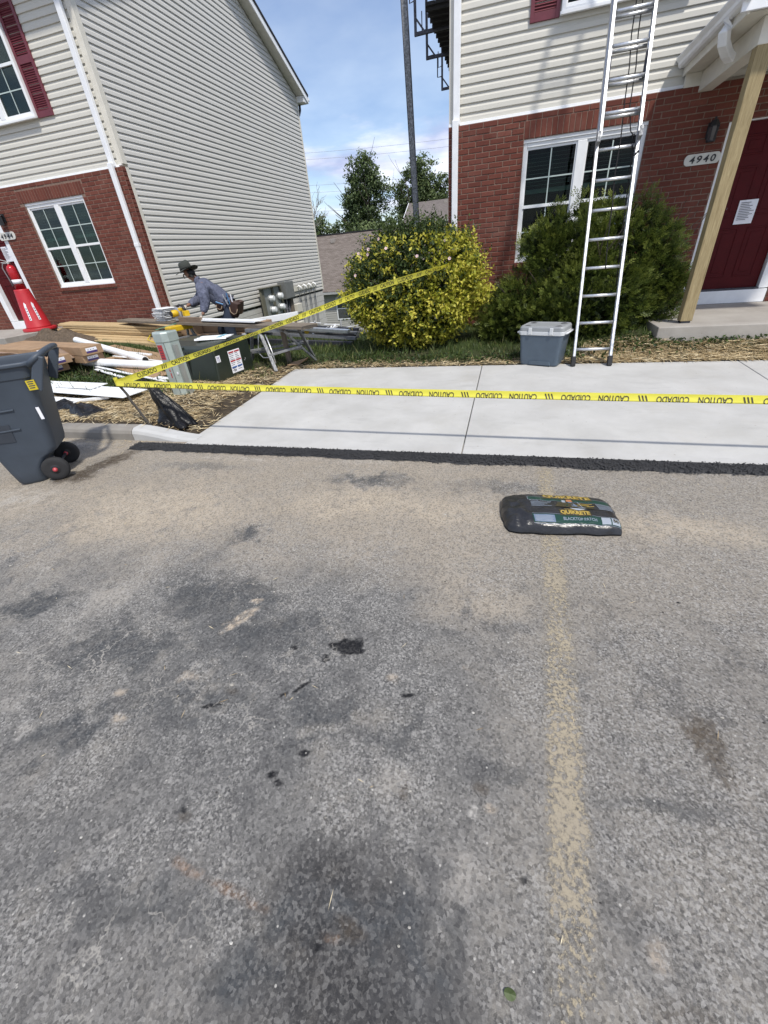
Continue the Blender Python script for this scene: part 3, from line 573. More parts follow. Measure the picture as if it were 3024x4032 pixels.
def right_house():
    h = thing('town_house', 'brick and cream siding house numbered 4940 behind the ladder', 'house', (-1.07, WY, .25))
    x0, x1, zt, zb = -1.07, 6.5, 2.97, .262
    win = (.025, 1.635, 1.17, 2.66); door = (2.60, 3.72, .30, 2.56)
    mw = MB(); mo = .006                                                              # mortar plane behind the brick faces
    for (a, b, c, d) in ((x0,win[0],zb-.2,zt),(win[0],win[1],zb-.2,win[2]-.005),(win[0],win[1],2.70,zt),(win[1],door[0],zb-.2,zt),(door[0],door[1],door[3],zt),(door[1],x1,zb-.2,zt)): mw.box((a,WY+mo,c), (b,WY+.10,d))
    mw.build('mortar_wall', mortar_m, h)
    lint = (win[0]-.005, win[1]+.03, 2.70, 2.70+3*CRS); sill = (win[0]-.01, win[1]+.02, win[2]-.07, win[2])
    hole = [(win[0], win[1], sill[2]+.0, 2.70), lint, (door[0], door[1], .25, door[3])]
    brick_wall(h, x0, x1, zt, zb, WY, hole, lambda x, z: x > 3.2 or (.3 < x < 2.1 and z < 1.45) or (x < 0 and z < .9) or (x < -.55 and z < 1.5), (.2, 2.2))
    n = 22
    for k in range(n): w = (lint[1]-lint[0])/n; brick_at(h, lint[0]+(k+.5)*w, WY+random.uniform(-.002,.002), (lint[2]+lint[3])/2, w-.010, 3*CRS-.01, name='soldier_brick')
    n = 21
    for k in range(n): w = (sill[1]-sill[0])/n; brick_at(h, sill[0]+(k+.5)*w, WY-.03, (sill[2]+sill[3])/2, w-.009, .066, name='sill_brick')
    sb = MB(); sb.box((sill[0],WY-.022,sill[2]+.006), (sill[1],WY+.02,sill[3]-.006)); sb.build('sill_mortar', mortar_m, h)
    double_window(h, *win, WY+.035, blind_z=2.12)
    hd = MB(); hd.box((win[0],WY+.02,2.66), (win[1],WY+.09,2.70)); hd.build('window_head', white_m, h)
    # foundation, side wall, upper storey
    f = MB(); f.box((x0+.02,WY+.02,-1.6), (x1,17,zb+.005)); f.build('foundation', kerb_m, h)
    up = MB(); up.box((x0+.03,WY+.085,zt), (x1,17,5.95)); up.box((x0+.03,WY+.55,zb), (x0+.10,17,zt)); up.build('wall_frame', beige_m, h)
    rt = MB(); rt.box((x0,WY+.012,zb), (x0+.09,WY+.10,zt)); rt.build('brick_return', brick_m, h)
    FY = WY+.085
    nlap = int((5.9-3.0)/.1016)
    for k in range(nlap): lap(h, (x0+.10, FY), (x1, FY), 3.005+k*.1016, siding_m, (0,-1))
    for k in range(int((5.9-.3)/.1016)): lap(h, (x0+.03, 17), (x0+.03, WY+.12), .30+k*.1016, siding_m, (-1,0))
    tr = MB(); tr.box((x0-.005,FY-.055,zt-.012), (2.30,FY+.01,zt+.014)).box((x0-.005,FY-.040,zt+.014), (2.30,FY+.01,zt+.040)); tr.build('siding_trim', white_m, h, bevel=.004)
    ct = MB(); ct.box((x0,FY-.028,zt+.042), (x0+.10,FY+.06,5.92)); ct.build('corner_trim', beige_m, h, bevel=.006)
    downspout(h, -.965, WY+.02, .35, zt+.06, .09); downspout(h, -.957, FY-.005, zt+.0, 5.9, .096, .066, joints=(zt+.04,))
    # upper window with shutters
    uw = MB(); double_window(h, .36, 1.86, 3.87, 5.3, FY-.09, blind=False)
    shutter(h, -.02, .345, 3.86, 5.3, FY-.012); shutter(h, 1.875, 2.24, 3.86, 5.3, FY-.012)
    # door
    d = panel_door(h, 2.76, 3.58, .60, 2.55, WY+.09)
    jb = MB(); jb.box((door[0],WY+.02,.585), (2.75,WY+.14,2.62)).box((3.59,WY+.02,.585), (door[1],WY+.14,2.62)).box((2.75,WY+.022,2.55), (3.59,WY+.14,2.62)); jb.build('door_frame', white_m, h, bevel=.006)
    th = MB(); th.box((2.75,WY+.01,.575), (3.59,WY+.2,.60)); th.build('threshold', steel_m, d)
    rs = MB(); rs.box((door[0]+.02,WY-.012,.40), (door[1]-.02,WY+.1,.575)); rs.build('door_riser', white_m, h, bevel=.004)
    dm = MB(); dm.box((2.6,WY+.16,.3), (3.7,WY+.22,2.6)); dm.build('door_backing', dark_m, h)
    kn = MB(); kn.lathe([(.0,-.058),(.022,-.055),(.030,-.04),(.022,-.022),(.012,-.018),(.032,-.006),(.034,0)], 16, Matrix.Translation((2.86,WY+.088,1.62)) @ Matrix.Rotation(-math.pi/2, 4, 'X') @ Matrix.Scale(-1,4,(0,0,1))); kn.build('door_lock', chrome_m, d, smooth=True)
    oval_plaque(h, 2.17, 2.60, 2.152, 2.275, WY-.002, '4940')
    # wall lantern
    lt = MB(); cx, cz = 2.40, 2.42
    ln = thing('wall_lantern', 'small black wall lantern beside the red door of 4940', 'lantern', (cx, WY, 2.35))
    lt.box((cx-.045,WY-.02,2.42), (cx+.045,WY,2.58)); lt.build('back_plate', black_m, ln, bevel=.004)
    q = MB(); q.lathe([(.0,2.628),(.012,2.622),(.016,2.60),(.035,2.592),(.068,2.535),(.070,2.528)], 8, Matrix.Translation((cx,WY-.095,0))); q.build('cap', black_m, ln)
    q = MB()
    for k in range(6):
        t = math.pi*2*k/6; r0, r1 = .060, .048; q.beam((cx+r0*math.cos(t),WY-.095+r0*math.sin(t),2.53), (cx+r1*math.cos(t),WY-.095+r1*math.sin(t),2.385), .008, .008)
    q.lathe([(.05,2.372),(.053,2.378),(.052,2.388)], 8, Matrix.Translation((cx,WY-.095,0))); q.build('cage', black_m, ln)
    q = MB(); q.lathe([(.043,2.388),(.054,2.53)], 6, Matrix.Translation((cx,WY-.095,0))); q.build('glass', simple('lantern_glass', (.07,.06,.06), .2), ln)
    q = MB(); q.tube([(cx,WY-.01,2.52),(cx,WY-.05,2.54),(cx,WY-.095,2.53)], .009); q.build('arm', black_m, ln)
    notice('white printed notice on the red door behind the timber post', 3.02, 3.24, 1.42, 1.70, WY+.08)
    # main roof
    zr = 5.95+.42*4.4
    roof_slab(h, (x0-.3,WY-.35,5.82), (x1+.3,WY-.35,5.82), (x1+.3,12.6,zr), (x0-.3,12.6,zr), .09, shin_dark); roof_slab(h, (x0-.3,17.4,5.82), (x1+.3,17.4,5.82), (x1+.3,12.6,zr), (x0-.3,12.6,zr), .09, shin_dark)
    gb = MB(); gb.add([(x0+.03,WY+.09,5.9),(x0+.03,17,5.9),(x0+.03,12.6,zr-.1),(x0+.10,WY+.09,5.9),(x0+.10,17,5.9),(x0+.10,12.6,zr-.1)], [(0,2,1),(3,4,5),(0,1,4,3),(1,2,5,4),(2,0,3,5)]); gb.build('gable', siding_m, h)
    ev = MB(); ev.box((x0-.25,WY-.32,5.70), (x1+.25,WY-.30,5.83)).box((x0-.25,WY-.30,5.74), (x1+.25,WY+.08,5.76)); ev.build('eave', white_m, h)
    # porch roof: gabled, eave running out from the wall, gutter with an elbow
    pr = thing('porch_roof', 'white gabled porch roof with gutter over the red door of 4940', 'porch roof', (3.1, WY, 3.1))
    ex, ey, ez = 1.93, 6.42, 3.27
    sf = MB(); sf.box((ex+.02,ey+.03,3.10), (4.6,WY+.05,3.135)); sf.build('soffit', beige_m, pr)
    fa = MB(); fa.box((ex,ey,3.085), (ex+.025,WY+.055,3.26)); fa.build('side_fascia', beige_m, pr, bevel=.003)
    ff = MB(); ff.add([(ex-.06,ey-.03,3.10),(4.62,ey-.03,3.10),(4.62,ey-.03,3.30),(3.25,ey-.03,4.02),(ex-.06,ey-.03,3.27),(ex-.06,ey+.0,3.10),(4.62,ey,3.10),(4.62,ey,3.30),(3.25,ey,4.02),(ex-.06,ey,3.27)], [(0,1,2,3,4),(9,8,7,6,5),(0,5,6,1),(1,6,7,2),(2,7,8,3),(3,8,9,4),(4,9,5,0)]); ff.build('front_fascia', white_m, pr, bevel=.004)
    roof_slab(pr, (ex-.10,ey-.08,3.27), (ex-.10,WY+.06,3.27), (3.25,WY+.06,4.06), (3.25,ey-.08,4.06), .035, shin_dark); roof_slab(pr, (4.72,ey-.08,3.27), (4.72,WY+.06,3.27), (3.25,WY+.06,4.06), (3.25,ey-.08,4.06), .035, shin_dark)
    gt = MB(); prof = [(0,0),(-.055,0),(-.075,.02),(-.082,.05),(-.115,.085),(-.115,.098),(-.105,.098),(-.105,.088),(-.074,.055),(-.066,.024),(-.05,.008),(0,.008)]
    gt.loft([[(ex-.002+a, y, 3.165+b) for a, b in prof] for y in (ey-.06, WY+.03)]); g_ = gt.build('gutter', white_m, pr)
    ge = MB()
    for y in (ey-.065, WY+.03): ge.loft([[(ex-.002+a, y+dy, 3.165+b) for a, b in prof[:7]+[(0,.098)]] for dy in (0, .004)])
    ge.build('gutter_end', white_m, g_)
    el = MB(); pts = [(ex-.05,ey+.35,3.17),(ex-.05,ey+.355,3.09),(ex-.02,ey+.40,3.01),(ex+.06,ey+.50,2.95),(ex+.13,ey+.58,2.92)]; rings = []
    for i, p in enumerate(pts):
        d = (Vector(pts[min(i+1,4)])-Vector(pts[max(i-1,0)])).normalized(); sx = d.cross(V(.6,-.75,0)).normalized() if abs(d.z) < .99 else V(.8,.6,0); sz = sx.cross(d); rings.append([Vector(p)+sx*a+sz*b for a, b in ((-.034,-.045),(.034,-.045),(.034,.045),(-.034,.045))])
    el.loft(rings); el.build('downspout_elbow', white_m, pr, bevel=.008)
    bm = MB(); bm.box((2.14,6.585,2.90), (2.30,WY+.0,3.098)); bm.box((2.302,6.60,2.905), (4.5,6.74,3.097)); bm.build('beam', beige_m, pr, bevel=.005)
    jt = MB(); jt.box((1.96,WY+.0,2.965), (2.38,WY+.03,3.10)); jt.build('wall_block', beige_m, pr, bevel=.004)
    # porch slab and post
    ps = MB(); ps.box((1.86,6.38,-.02), (5.2,WY-.015,.40)); tag(ps.build('porch_slab', porch_m, bevel=.012), 'concrete porch slab at the door of 4940', 'porch', kind='structure')
    po = thing('porch_post', 'squared yellowish treated timber post holding the porch roof', 'post', (2.235, 6.66, .40))
    pm = MB(); pm.box((2.150,6.59,.425), (2.285,6.725,2.905)); pm.build('timber', wood_mat('treated_timber', (.235,.18,.09), (.40,.32,.18), (14,14,1)), po, bevel=.006)
    pb = MB(); pb.box((2.165,6.605,.40), (2.27,6.71,.425)); pb.build('post_base', steel_m, po)
    return h
right_house()

def left_house():
    h = thing('town_house', 'brick and pale siding house numbered 4944 behind the worker', 'house', (-7.1, WY, .5))
    x0, x1, zt = -16.0, -7.06, 3.20; zb = zt-41*CRS
    win = (-9.735, -8.19, 1.39, 2.865); door = (-11.75, -10.62, .55, 2.72)
    mw = MB(); mo = .006
    for (a, b, c, d) in ((x0,door[0],zb-.2,zt),(door[0],door[1],door[3],zt),(door[1],win[0],zb-.2,zt),(win[0],win[1],zb-.2,win[2]-.005),(win[0],win[1],2.90,zt),(win[1],x1-.006,zb-.2,zt)): mw.box((a,WY+mo,c), (b,WY+.10,d))
    mw.build('mortar_wall', mortar_m, h)
    lint = (win[0]-.10, win[1]+.08, 2.905, 2.905+3*CRS); sill = (win[0]-.01, win[1]+.02, win[2]-.07, win[2])
    brick_wall(h, x0, x1, zt, zb, WY, [(win[0], win[1], sill[2], 2.905), lint, (door[0], door[1], .3, door[3])], lambda x, z: x < -11 or z > 3.2, (-7.5, 1.9))
    n = 24
    for k in range(n): w = (lint[1]-lint[0])/n; brick_at(h, lint[0]+(k+.5)*w, WY+random.uniform(-.002,.002), (lint[2]+lint[3])/2, w-.010, 3*CRS-.01, name='soldier_brick')
    n = 21
    for k in range(n): w = (sill[1]-sill[0])/n; brick_at(h, sill[0]+(k+.5)*w, WY-.03, (sill[2]+sill[3])/2, w-.009, .066, name='sill_brick')
    sb = MB(); sb.box((sill[0],WY-.022,sill[2]+.006), (sill[1],WY+.02,sill[3]-.006)); sb.build('sill_mortar', mortar_m, h)
    # brick return at the corner: header bricks facing +X
    rm = MB(); rm.box((x1-.05,WY+.015,zb-.2), (x1-.006,WY+.105,zt+.02)); rm.build('return_mortar', mortar_m, h)
    for r in range(41): brick_at(h, x1, WY+.055, zt-(r+.5)*CRS, .095, CRS-.0095, math.pi/2, 'return_brick')
    double_window(h, *win, WY+.035, blind_z=2.30)
    hd = MB(); hd.box((win[0],WY+.02,2.865), (win[1],WY+.09,2.905)); hd.build('window_head', white_m, h)
    # wall body and foundation blocks
    SX = x1-.03; SY = WY+.10; BY = 16.95; EZ = 5.92
    up = MB(); up.box((x0,WY+.10,zt), (SX-.014,BY-.02,EZ)).box((SX-.25,WY+.10,.4), (SX-.014,BY-.02,zt)); up.build('wall_frame', beige_m, h)
    blk = simple('painted_block', (.52,.51,.48), .8, var=.08, bump=.4); fm = MB(); fm.box((x0,WY+.11,-1.8), (SX-.028,BY-.01,.45)); fm.build('foundation', simple('block_joint', (.36,.35,.33), .9), h)
    zc = .452; r = 0
    while zc > -1.6:
        z0 = zc-.20; y = SY+.02+(0 if r % 2 else -.2)
        while y < BY:
            a, b = max(y, SY+.02), min(y+.40, BY)
            if b-a > .05: q = MB(); q.box((SX-.03,a+.005,z0+.005), (SX-.014,b-.005,zc-.005)); q.build('foundation_block', blk, h, bevel=.004)
            y += .40
        zc = z0; r += 1
    # side siding up into the gable
    PEAK = (SY+BY)/2; SL = .41
    k = 0
    while True:
        z = .46+k*.1016; k += 1
        if z > EZ+SL*(PEAK-SY)-.06: break
        zz = z+.05; ins = max(0, (zz-EZ+.06)/SL); a, b = SY+.09+ins, BY-.03-ins
        if z < EZ-.15: a, b = SY+.09, BY-.05
        if b-a < .1: break
        lap(h, (SX, a), (SX, b), z, siding_l, (1,0))
    gb = MB(); gb.add([(SX-.02,SY,EZ),(SX-.02,BY,EZ),(SX-.02,PEAK,EZ+SL*(PEAK-SY)),(SX-.2,SY,EZ),(SX-.2,BY,EZ),(SX-.2,PEAK,EZ+SL*(PEAK-SY))], [(0,1,2),(5,4,3),(0,3,4,1),(1,4,5,2),(2,5,3,0)]); gb.build('gable', beige_m, h)
    for bs in (((SX-.02,SY+.002,.44), (SX+.028,SY+.088,zt)), ((SX-.02,SY-.03,zt+.045), (SX+.028,SY+.088,EZ)), ((SX-.085,SY-.03,zt+.045), (SX-.0205,SY+.02,EZ)), ((SX-.02,BY-.055,.44), (SX+.026,BY+.02,EZ-.05))):
        c1 = MB(); c1.box(*bs); c1.build('corner_trim', beige_m, h, bevel=.006)
    # front siding
    FY = WY+.085
    for k in range(int((EZ-3.24)/.1016)): lap(h, (x0, FY), (SX-.085, FY), 3.238+k*.1016, siding_m, (0,-1))
    tr = MB(); tr.box((x0,FY-.055,zt-.012), (SX+.0,FY+.01,zt+.014)).box((x0,FY-.040,zt+.014), (SX+.0,FY+.01,zt+.040)); tr.build('siding_trim', white_m, h, bevel=.004)
    downspout(h, -7.245, WY+.0, .62, zt+.06, .095, joints=(2.0,)); downspout(h, -7.25, FY-.02, zt+.0, EZ, .10, .066, joints=(zt+.045,))
    double_window(h, -10.06, -8.56, 4.06, 5.5, FY-.09, blind=False); shutter(h, -8.55, -8.185, 4.05, 5.5, FY-.012); shutter(h, -10.44, -10.075, 4.05, 5.5, FY-.012)
    # door
    d = panel_door(h, -11.60, -10.76, .80, 2.66, WY+.09)
    jb = MB(); jb.box((door[0],WY+.0,.78), (-11.61,WY+.14,2.74)).box((-10.75,WY+.02,.78), (door[1],WY+.14,2.74)).box((-11.61,WY+.022,2.66), (-10.75,WY+.14,2.74)); jb.build('door_frame', white_m, h, bevel=.006)
    rs = MB(); rs.box((door[0]+.02,WY-.012,.60), (door[1]-.02,WY+.1,.775)); rs.build('door_riser', white_m, h, bevel=.004)
    oval_plaque(h, -10.80, -10.32, 2.355, 2.495, WY-.002, '4944')
    notice('white printed notice on the red door above the fire extinguisher', -11.02, -10.80, 1.98, 2.26, WY+.08)
    ln = thing('wall_lantern', 'small black wall lantern above the 4944 plaque', 'lantern', (-10.42, WY, 2.6)); q = MB(); q.box((-10.46,WY-.02,2.66), (-10.38,WY,2.80)); q.build('back_plate', black_m, ln); q = MB(); q.lathe([(.05,2.60),(.06,2.75),(.07,2.76),(.02,2.83),(.01,2.85)], 6, Matrix.Translation((-10.42,WY-.09,0))); q.build('cap', black_m, ln)
    # roof
    PZ = EZ+SL*(PEAK-SY); ov = .30; eo = .32
    for (ya, sg) in ((SY-eo, 1), (BY+eo, -1)):
        za = EZ-SL*eo; roof_slab(h, (x0,ya,za+.17), (SX+ov,ya,za+.17), (SX+ov,PEAK,PZ+.17), (x0,PEAK,PZ+.17), .055, shin_dark)
        fa = MB(); fa.add([(SX+ov-.02,ya,za+.115),(SX+ov-.02,PEAK,PZ+.115),(SX+ov-.02,PEAK,PZ-.04),(SX+ov-.02,ya,za-.04),(SX+ov-.045,ya,za+.115),(SX+ov-.045,PEAK,PZ+.115),(SX+ov-.045,PEAK,PZ-.04),(SX+ov-.045,ya,za-.04)], [(0,1,2,3),(7,6,5,4),(0,4,5,1),(3,2,6,7),(0,3,7,4),(1,5,6,2)]); fa.build('rake_fascia', white_m, h)
        so = MB(); so.add([(SX+ov-.045,ya,za-.02),(SX+ov-.045,PEAK,PZ-.02),(SX+.0,PEAK,PZ-.02),(SX+.0,ya,za-.02),(SX+ov-.045,ya,za-.005),(SX+ov-.045,PEAK,PZ-.005),(SX+.0,PEAK,PZ-.005),(SX+.0,ya,za-.005)], [(0,1,2,3),(7,6,5,4),(0,4,5,1),(3,2,6,7),(0,3,7,4),(1,5,6,2)]); so.build('rake_soffit', beige_m, h)
        cx = MB(); y2 = ya+sg*eo; cx.add([(SX+ov-.048,ya,za-.042),(SX+ov-.048,y2,za-.042),(SX+ov-.048,y2,EZ-.03),(SX+ov-.048,ya,za-.03),(x0,ya,za-.042),(x0,y2,za-.042),(x0,y2,EZ-.03),(x0,ya,za-.03)], [(0,1,2,3),(7,6,5,4),(0,4,5,1),(3,2,6,7),(0,3,7,4),(1,5,6,2)]); cx.build('eave_return', white_m, h)
        gt = MB(); yy = ya-sg*.002; gt.box((x0,yy-sg*.11,za+.03), (SX+ov-.02,yy,za+.13)); gt.build('gutter', white_m, h, bevel=.02)
    sp = MB(); sp.tube([(SX-.02,BY+.25,EZ-.15),(SX-.02,BY+.23,EZ-.3),(SX-.02,BY+.08,EZ-.45)], .04, 8); sp.build('downspout_elbow', steel_m, h)
    ps = MB(); ps.box((-13.5,6.72,-.02), (-10.05,WY-.015,.615)); tag(ps.build('porch_slab', porch_m, bevel=.012), 'concrete porch slab at the door of 4944', 'porch', kind='structure')
    return h
left_house()
# ---------------------------------------------------------------- objects on the lot and lawn
def rot2(a): return math.cos(a), math.sin(a)
def rrect(lx, ly, r, n=5, cx=0, cy=0):
    """rounded rectangle, counter-clockwise"""
    out = []
    for (sx, sy, a0) in ((1,-1,-90), (1,1,0), (-1,1,90), (-1,-1,180)):
        for k in range(n+1): t = rad(a0+90*k/n); out.append((cx+sx*(lx/2-r)+r*math.cos(t), cy+sy*(ly/2-r)+r*math.sin(t)))
    return out
binp = simple('blue_grey_bin_plastic', (.052,.066,.086), .52, var=.16, nscale=3, bump=.15, bscale=200)
def trash_bin():
    t = thing('trash_bin', 'blue grey wheeled trash bin standing on the asphalt', 'trash bin', (-4.03, 2.47, 0), rad(38))
    def ring(z, fr, bk, hw, r): return [(x, y, z) for x, y in rrect(fr+bk, 2*hw, r, 5, (bk-fr)/2, 0)]
    outer = [ring(0,.185,.02,.165,.06), ring(.03,.205,.03,.185,.07), ring(.13,.22,.05,.20,.07), ring(.225,.232,.13,.208,.07), ring(.26,.237,.20,.21,.07), ring(.30,.24,.215,.214,.07), ring(.62,.29,.27,.24,.07), ring(.88,.325,.32,.260,.07), ring(.885,.335,.33,.268,.07), ring(.965,.345,.338,.275,.07)]
    rim = [ring(.975,.37,.362,.295,.08), ring(.997,.37,.362,.295,.08), ring(1.005,.36,.352,.285,.08), ring(.997,.343,.335,.268,.07), ring(.96,.335,.327,.262,.07), ring(.55,.27,.25,.225,.06), ring(.50,.26,.24,.22,.06)]
    b = MB(); b.loft(outer+rim); b.build('body', binp, t, world=False, smooth=True, bevel=.006)
    for z, hw, L in ((.66,.2445,.28), (.50,.231,.22)):                # moulded ribs on the near side
        q = MB(); q.beam((-L/2-.05,-hw,z), (L/2-.05,-hw-.002,z), .016, .014); q.build('rib', binp, t, world=False, bevel=.004)
    q = MB(); q.add([(-.25,-.228,.42),(-.02,-.225,.40),(.0,-.237,.55),(-.26,-.239,.56)], [(0,1,2,3)]); q.build('label_recess', simple('bin_recess', (.035,.042,.054), .6), t, world=False, solid=.004)
    h = MB(); h.tube([(.33,-.255,.97),(.41,-.25,1.02),(.445,-.22,1.04),(.455,-.10,1.05),(.455,.10,1.05),(.445,.22,1.04),(.41,.25,1.02),(.33,.255,.97)], .022, 10); hd = h.build('handle', binp, t, world=False, smooth=True)
    for s in (-1, 1): q = MB(); q.beam((.31,s*.25,.78), (.43,s*.245,1.03), .028, .075, up=(1,0,-.6)); q.build('handle_bracket', binp, t, world=False, bevel=.01)
    q = MB(); q.box((.27,-.274,.79), (.33,-.262,.865)); q.build('warning_label', simple('yellow_label', (.55,.43,.02), .5), t, world=False)
    lt = MB()
    for k in range(4): lt.box((.28,-.2755,.852-.016*k), (.322-.006*(k%2),-.2742,.859-.016*k))
    lt.build('label_print', ink_m, t, world=False)
    q = MB(); q.box((.235,-.2445,.55), (.258,-.238,.65)); q.build('white_tag', paper_m, t, world=False)
    for s in (-1, 1):
        M = Matrix.Translation((.135, s*.205, .105)) @ Matrix.Rotation(math.pi/2, 4, 'X'); w = MB()
        w.lathe([(.068,-.026),(.094,-.026),(.104,-.016),(.105,.016),(.094,.026),(.068,.026)], 28, M); wh = w.build('wheel', rubber_m, t, world=False, smooth=True)
        q = MB(); q.lathe([(.024,-.031),(.034,-.028),(.072,-.016),(.074,.016),(.034,.028),(.024,.031)], 20, M); q.build('rim', black_m, wh, world=False, smooth=True)
        q = MB(); q.lathe([(.0,-.046),(.016,-.044),(.020,-.034),(.020,.034),(.016,.044),(0,.046)], 12, M); q.build('hub_cap', simple('red_cap', (.40,.05,.06), .4), wh, world=False, smooth=True)
    q = MB(); q.tube([(.135,-.21,.105),(.135,.21,.105)], .011); q.build('axle', steel_m, t, world=False)
    d = MB()
    for k in range(9): x, y = random.uniform(-.2,.2), random.uniform(-.16,.16); d.beam((x,y,.56), (x+random.uniform(-.15,.15), y+random.uniform(-.1,.1), random.uniform(.62,.86)), random.uniform(.02,.07), .006)
    o = d.build('vinyl_scrap', vinyl_w); o.location = t.location; o.rotation_euler = t.rotation_euler
    tag(o, 'white vinyl offcuts thrown into the trash bin', 'scrap', kind='stuff')
trash_bin()

def cooler():
    t = thing('cooler', 'blue grey camping cooler with pale lid beside the ladder', 'cooler', (.46, 5.93, .098), rad(-21)); L, D = .54, .36
    bl = simple('cooler_blue', (.078,.105,.135), .5, var=.08); gy = simple('cooler_lid_grey', (.27,.28,.285), .5, var=.05); wt = simple('cooler_rim_white', (.60,.61,.61), .45, var=.04)
    b = MB(); b.loft([[(x,y,z) for x, y in rrect(L*k, D*k, .04)] for z, k in ((0,.86), (.015,.885), (.36,.985), (.365,.98))]); b.build('body', bl, t, world=False, bevel=.004)
    q = MB(); q.loft([[(x,y,z) for x, y in rrect(.28-.03*(z>.03), .02, .006, 3, .02, -D*.44-.006)] for z in (.012, .055)]); q.build('foot_rib', bl, t, world=False)
    r = MB(); r.loft([[(x,y,z) for x, y in rrect(L*k, D*k, .045)] for z, k in ((.365,1.0), (.37,1.03), (.405,1.04), (.41,1.03))]); r.build('rim', wt, t, world=False)
    l = MB(); l.loft([[(x,y,z) for x, y in rrect(L*k, D*k, .05)] for z, k in ((.41,1.03), (.45,1.02), (.468,.97), (.47,.93), (.463,.90), (.463,.3))]); ld = l.build('lid', gy, t, world=False, bevel=.003)
    for sx in (-1, 1):
        for sy in (-1, 1):
            q = MB(); q.lathe([(.030,.4685),(.036,.4715),(.042,.4685)], 18, Matrix.Translation((sx*.19, sy*.115, 0))); q.build('cup_ring', simple('cup_shadow', (.22,.225,.23), .6), ld, world=False)
    for sx in (-1, 1):
        q = MB(); q.box((sx*.13-.022,-D*.525-.010,.375), (sx*.13+.022,-D*.52,.455)); q.build('latch', wt, t, world=False, bevel=.006)
        h = MB(); h.tube([(sx*L*.5,-.13,.385),(sx*(L*.5+.03),-.13,.39),(sx*(L*.5+.03),.13,.39),(sx*L*.5,.13,.385)], .012, 8); h.build('handle', wt, t, world=False, smooth=True)
cooler()

def ladder():
    m = .385; Y0, Z0 = 5.74, .105; up = V(0, m, 1).normalized(); out = V(0, -1, m).normalized(); xl, xr = .822, 1.236
    t = thing('extension_ladder', 'tall aluminium extension ladder leaning on the house', 'ladder', (1.03, Y0, Z0))
    def P(x, s, o=0.0): return V(x, Y0, Z0)+up*s+out*o
    Ltot = (8.16-Y0)/m/up.z
    def rail(x, s0, s1, o, side, name):
        b = MB(); w, d, tk = .028, .066, .0045; xs_ = (x-side*w/2)
        for (cx, co, ww, dd) in ((x+side*(w/2-tk/2), 0, tk, d), (x, d/2-tk/2, w, tk), (x, -d/2+tk/2, w, tk)):
            ring = lambda s: [P(cx+i*ww/2, s, o+co+j*dd/2) for i, j in ((-1,-1),(1,-1),(1,1),(-1,1))]
            b.loft([ring(s0), ring(s1)])
        return b.build(name, alu_m, t)
    SB = 4.05
    for x, sd in ((xl,-1), (xr,1)): rail(x, 0, SB, 0, sd, 'rail')
    SF = 2.40
    for x, sd in ((xl+.012,-1), (xr-.012,1)): rail(x, SF, min(Ltot, 6.3), .072, sd, 'fly_rail')
    s = .185
    while s < SB-.1:
        q = MB(); q.tube([P(xl-.004,s), P(xr+.004,s)], .0175, 10); q.build('rung', alu_m, t, smooth=True); s += .305
    s = .185+.305*8
    while s < min(Ltot, 6.2):
        q = MB(); q.tube([P(xl+.01,s,.072), P(xr-.01,s,.072)], .0175, 10); q.build('fly_rung', alu_m, t, smooth=True); s += .305
    for x, sd in ((xl,-1), (xr,1)):
        f = MB(); f.beam(P(x,-.015,0), P(x,.10,0), .05, .075, up=out); f.build('foot', rubber_m, t, bevel=.005)
        k = MB(); k.beam(P(x-sd*.03,3.14,.07), P(x-sd*.03,3.32,.04), .016, .045, up=out); k.build('rung_lock', alu_m, t, bevel=.004)
        k = MB(); k.beam(P(x-sd*.035,2.93,.03), P(x-sd*.035,3.14,.075), .014, .03, up=out); k.build('lock_finger', steel_m, t)
        k = MB(); k.beam(P(x,SF-.05,.07), P(x,SF+.05,.07), .034, .08, up=out); k.build('rail_guide', alud_m, t)
    rp = simple('black_rope', (.012,.011,.012), .9)
    for i, x in enumerate((1.055, 1.115)):
        pts = [P(x+.006*math.sin(k*1.3+i), 4.7-k*.33, .03 if k % 2 else -.03) for k in range(12 if i == 0 else 7)]
        if i == 1: pts += [P(1.14,2.43,.06), P(1.17,2.40,.05), P(1.19,2.38,.0)]
        q = MB(); q.tube(pts, .006, 6); q.build('rope', rp, t, smooth=True)
    q = MB(); q.tube([P(.86,2.415,-.02),P(1.0,2.42,-.022),P(1.15,2.42,-.02),P(1.195,2.42,.02),P(1.20,2.37,-.02),P(1.185,2.31,.02),P(1.20,2.26,-.02),P(1.2,1.5,-.02),P(1.205,.9,-.02)], .0065, 6); q.build('rope_tail', rp, t, smooth=True)
    k = MB(); k.tube([P(1.21,2.20,.04),P(1.245,2.24,.045),P(1.26,2.25,.0)], .008, 6); k.build('tie', rp, t)
ladder()

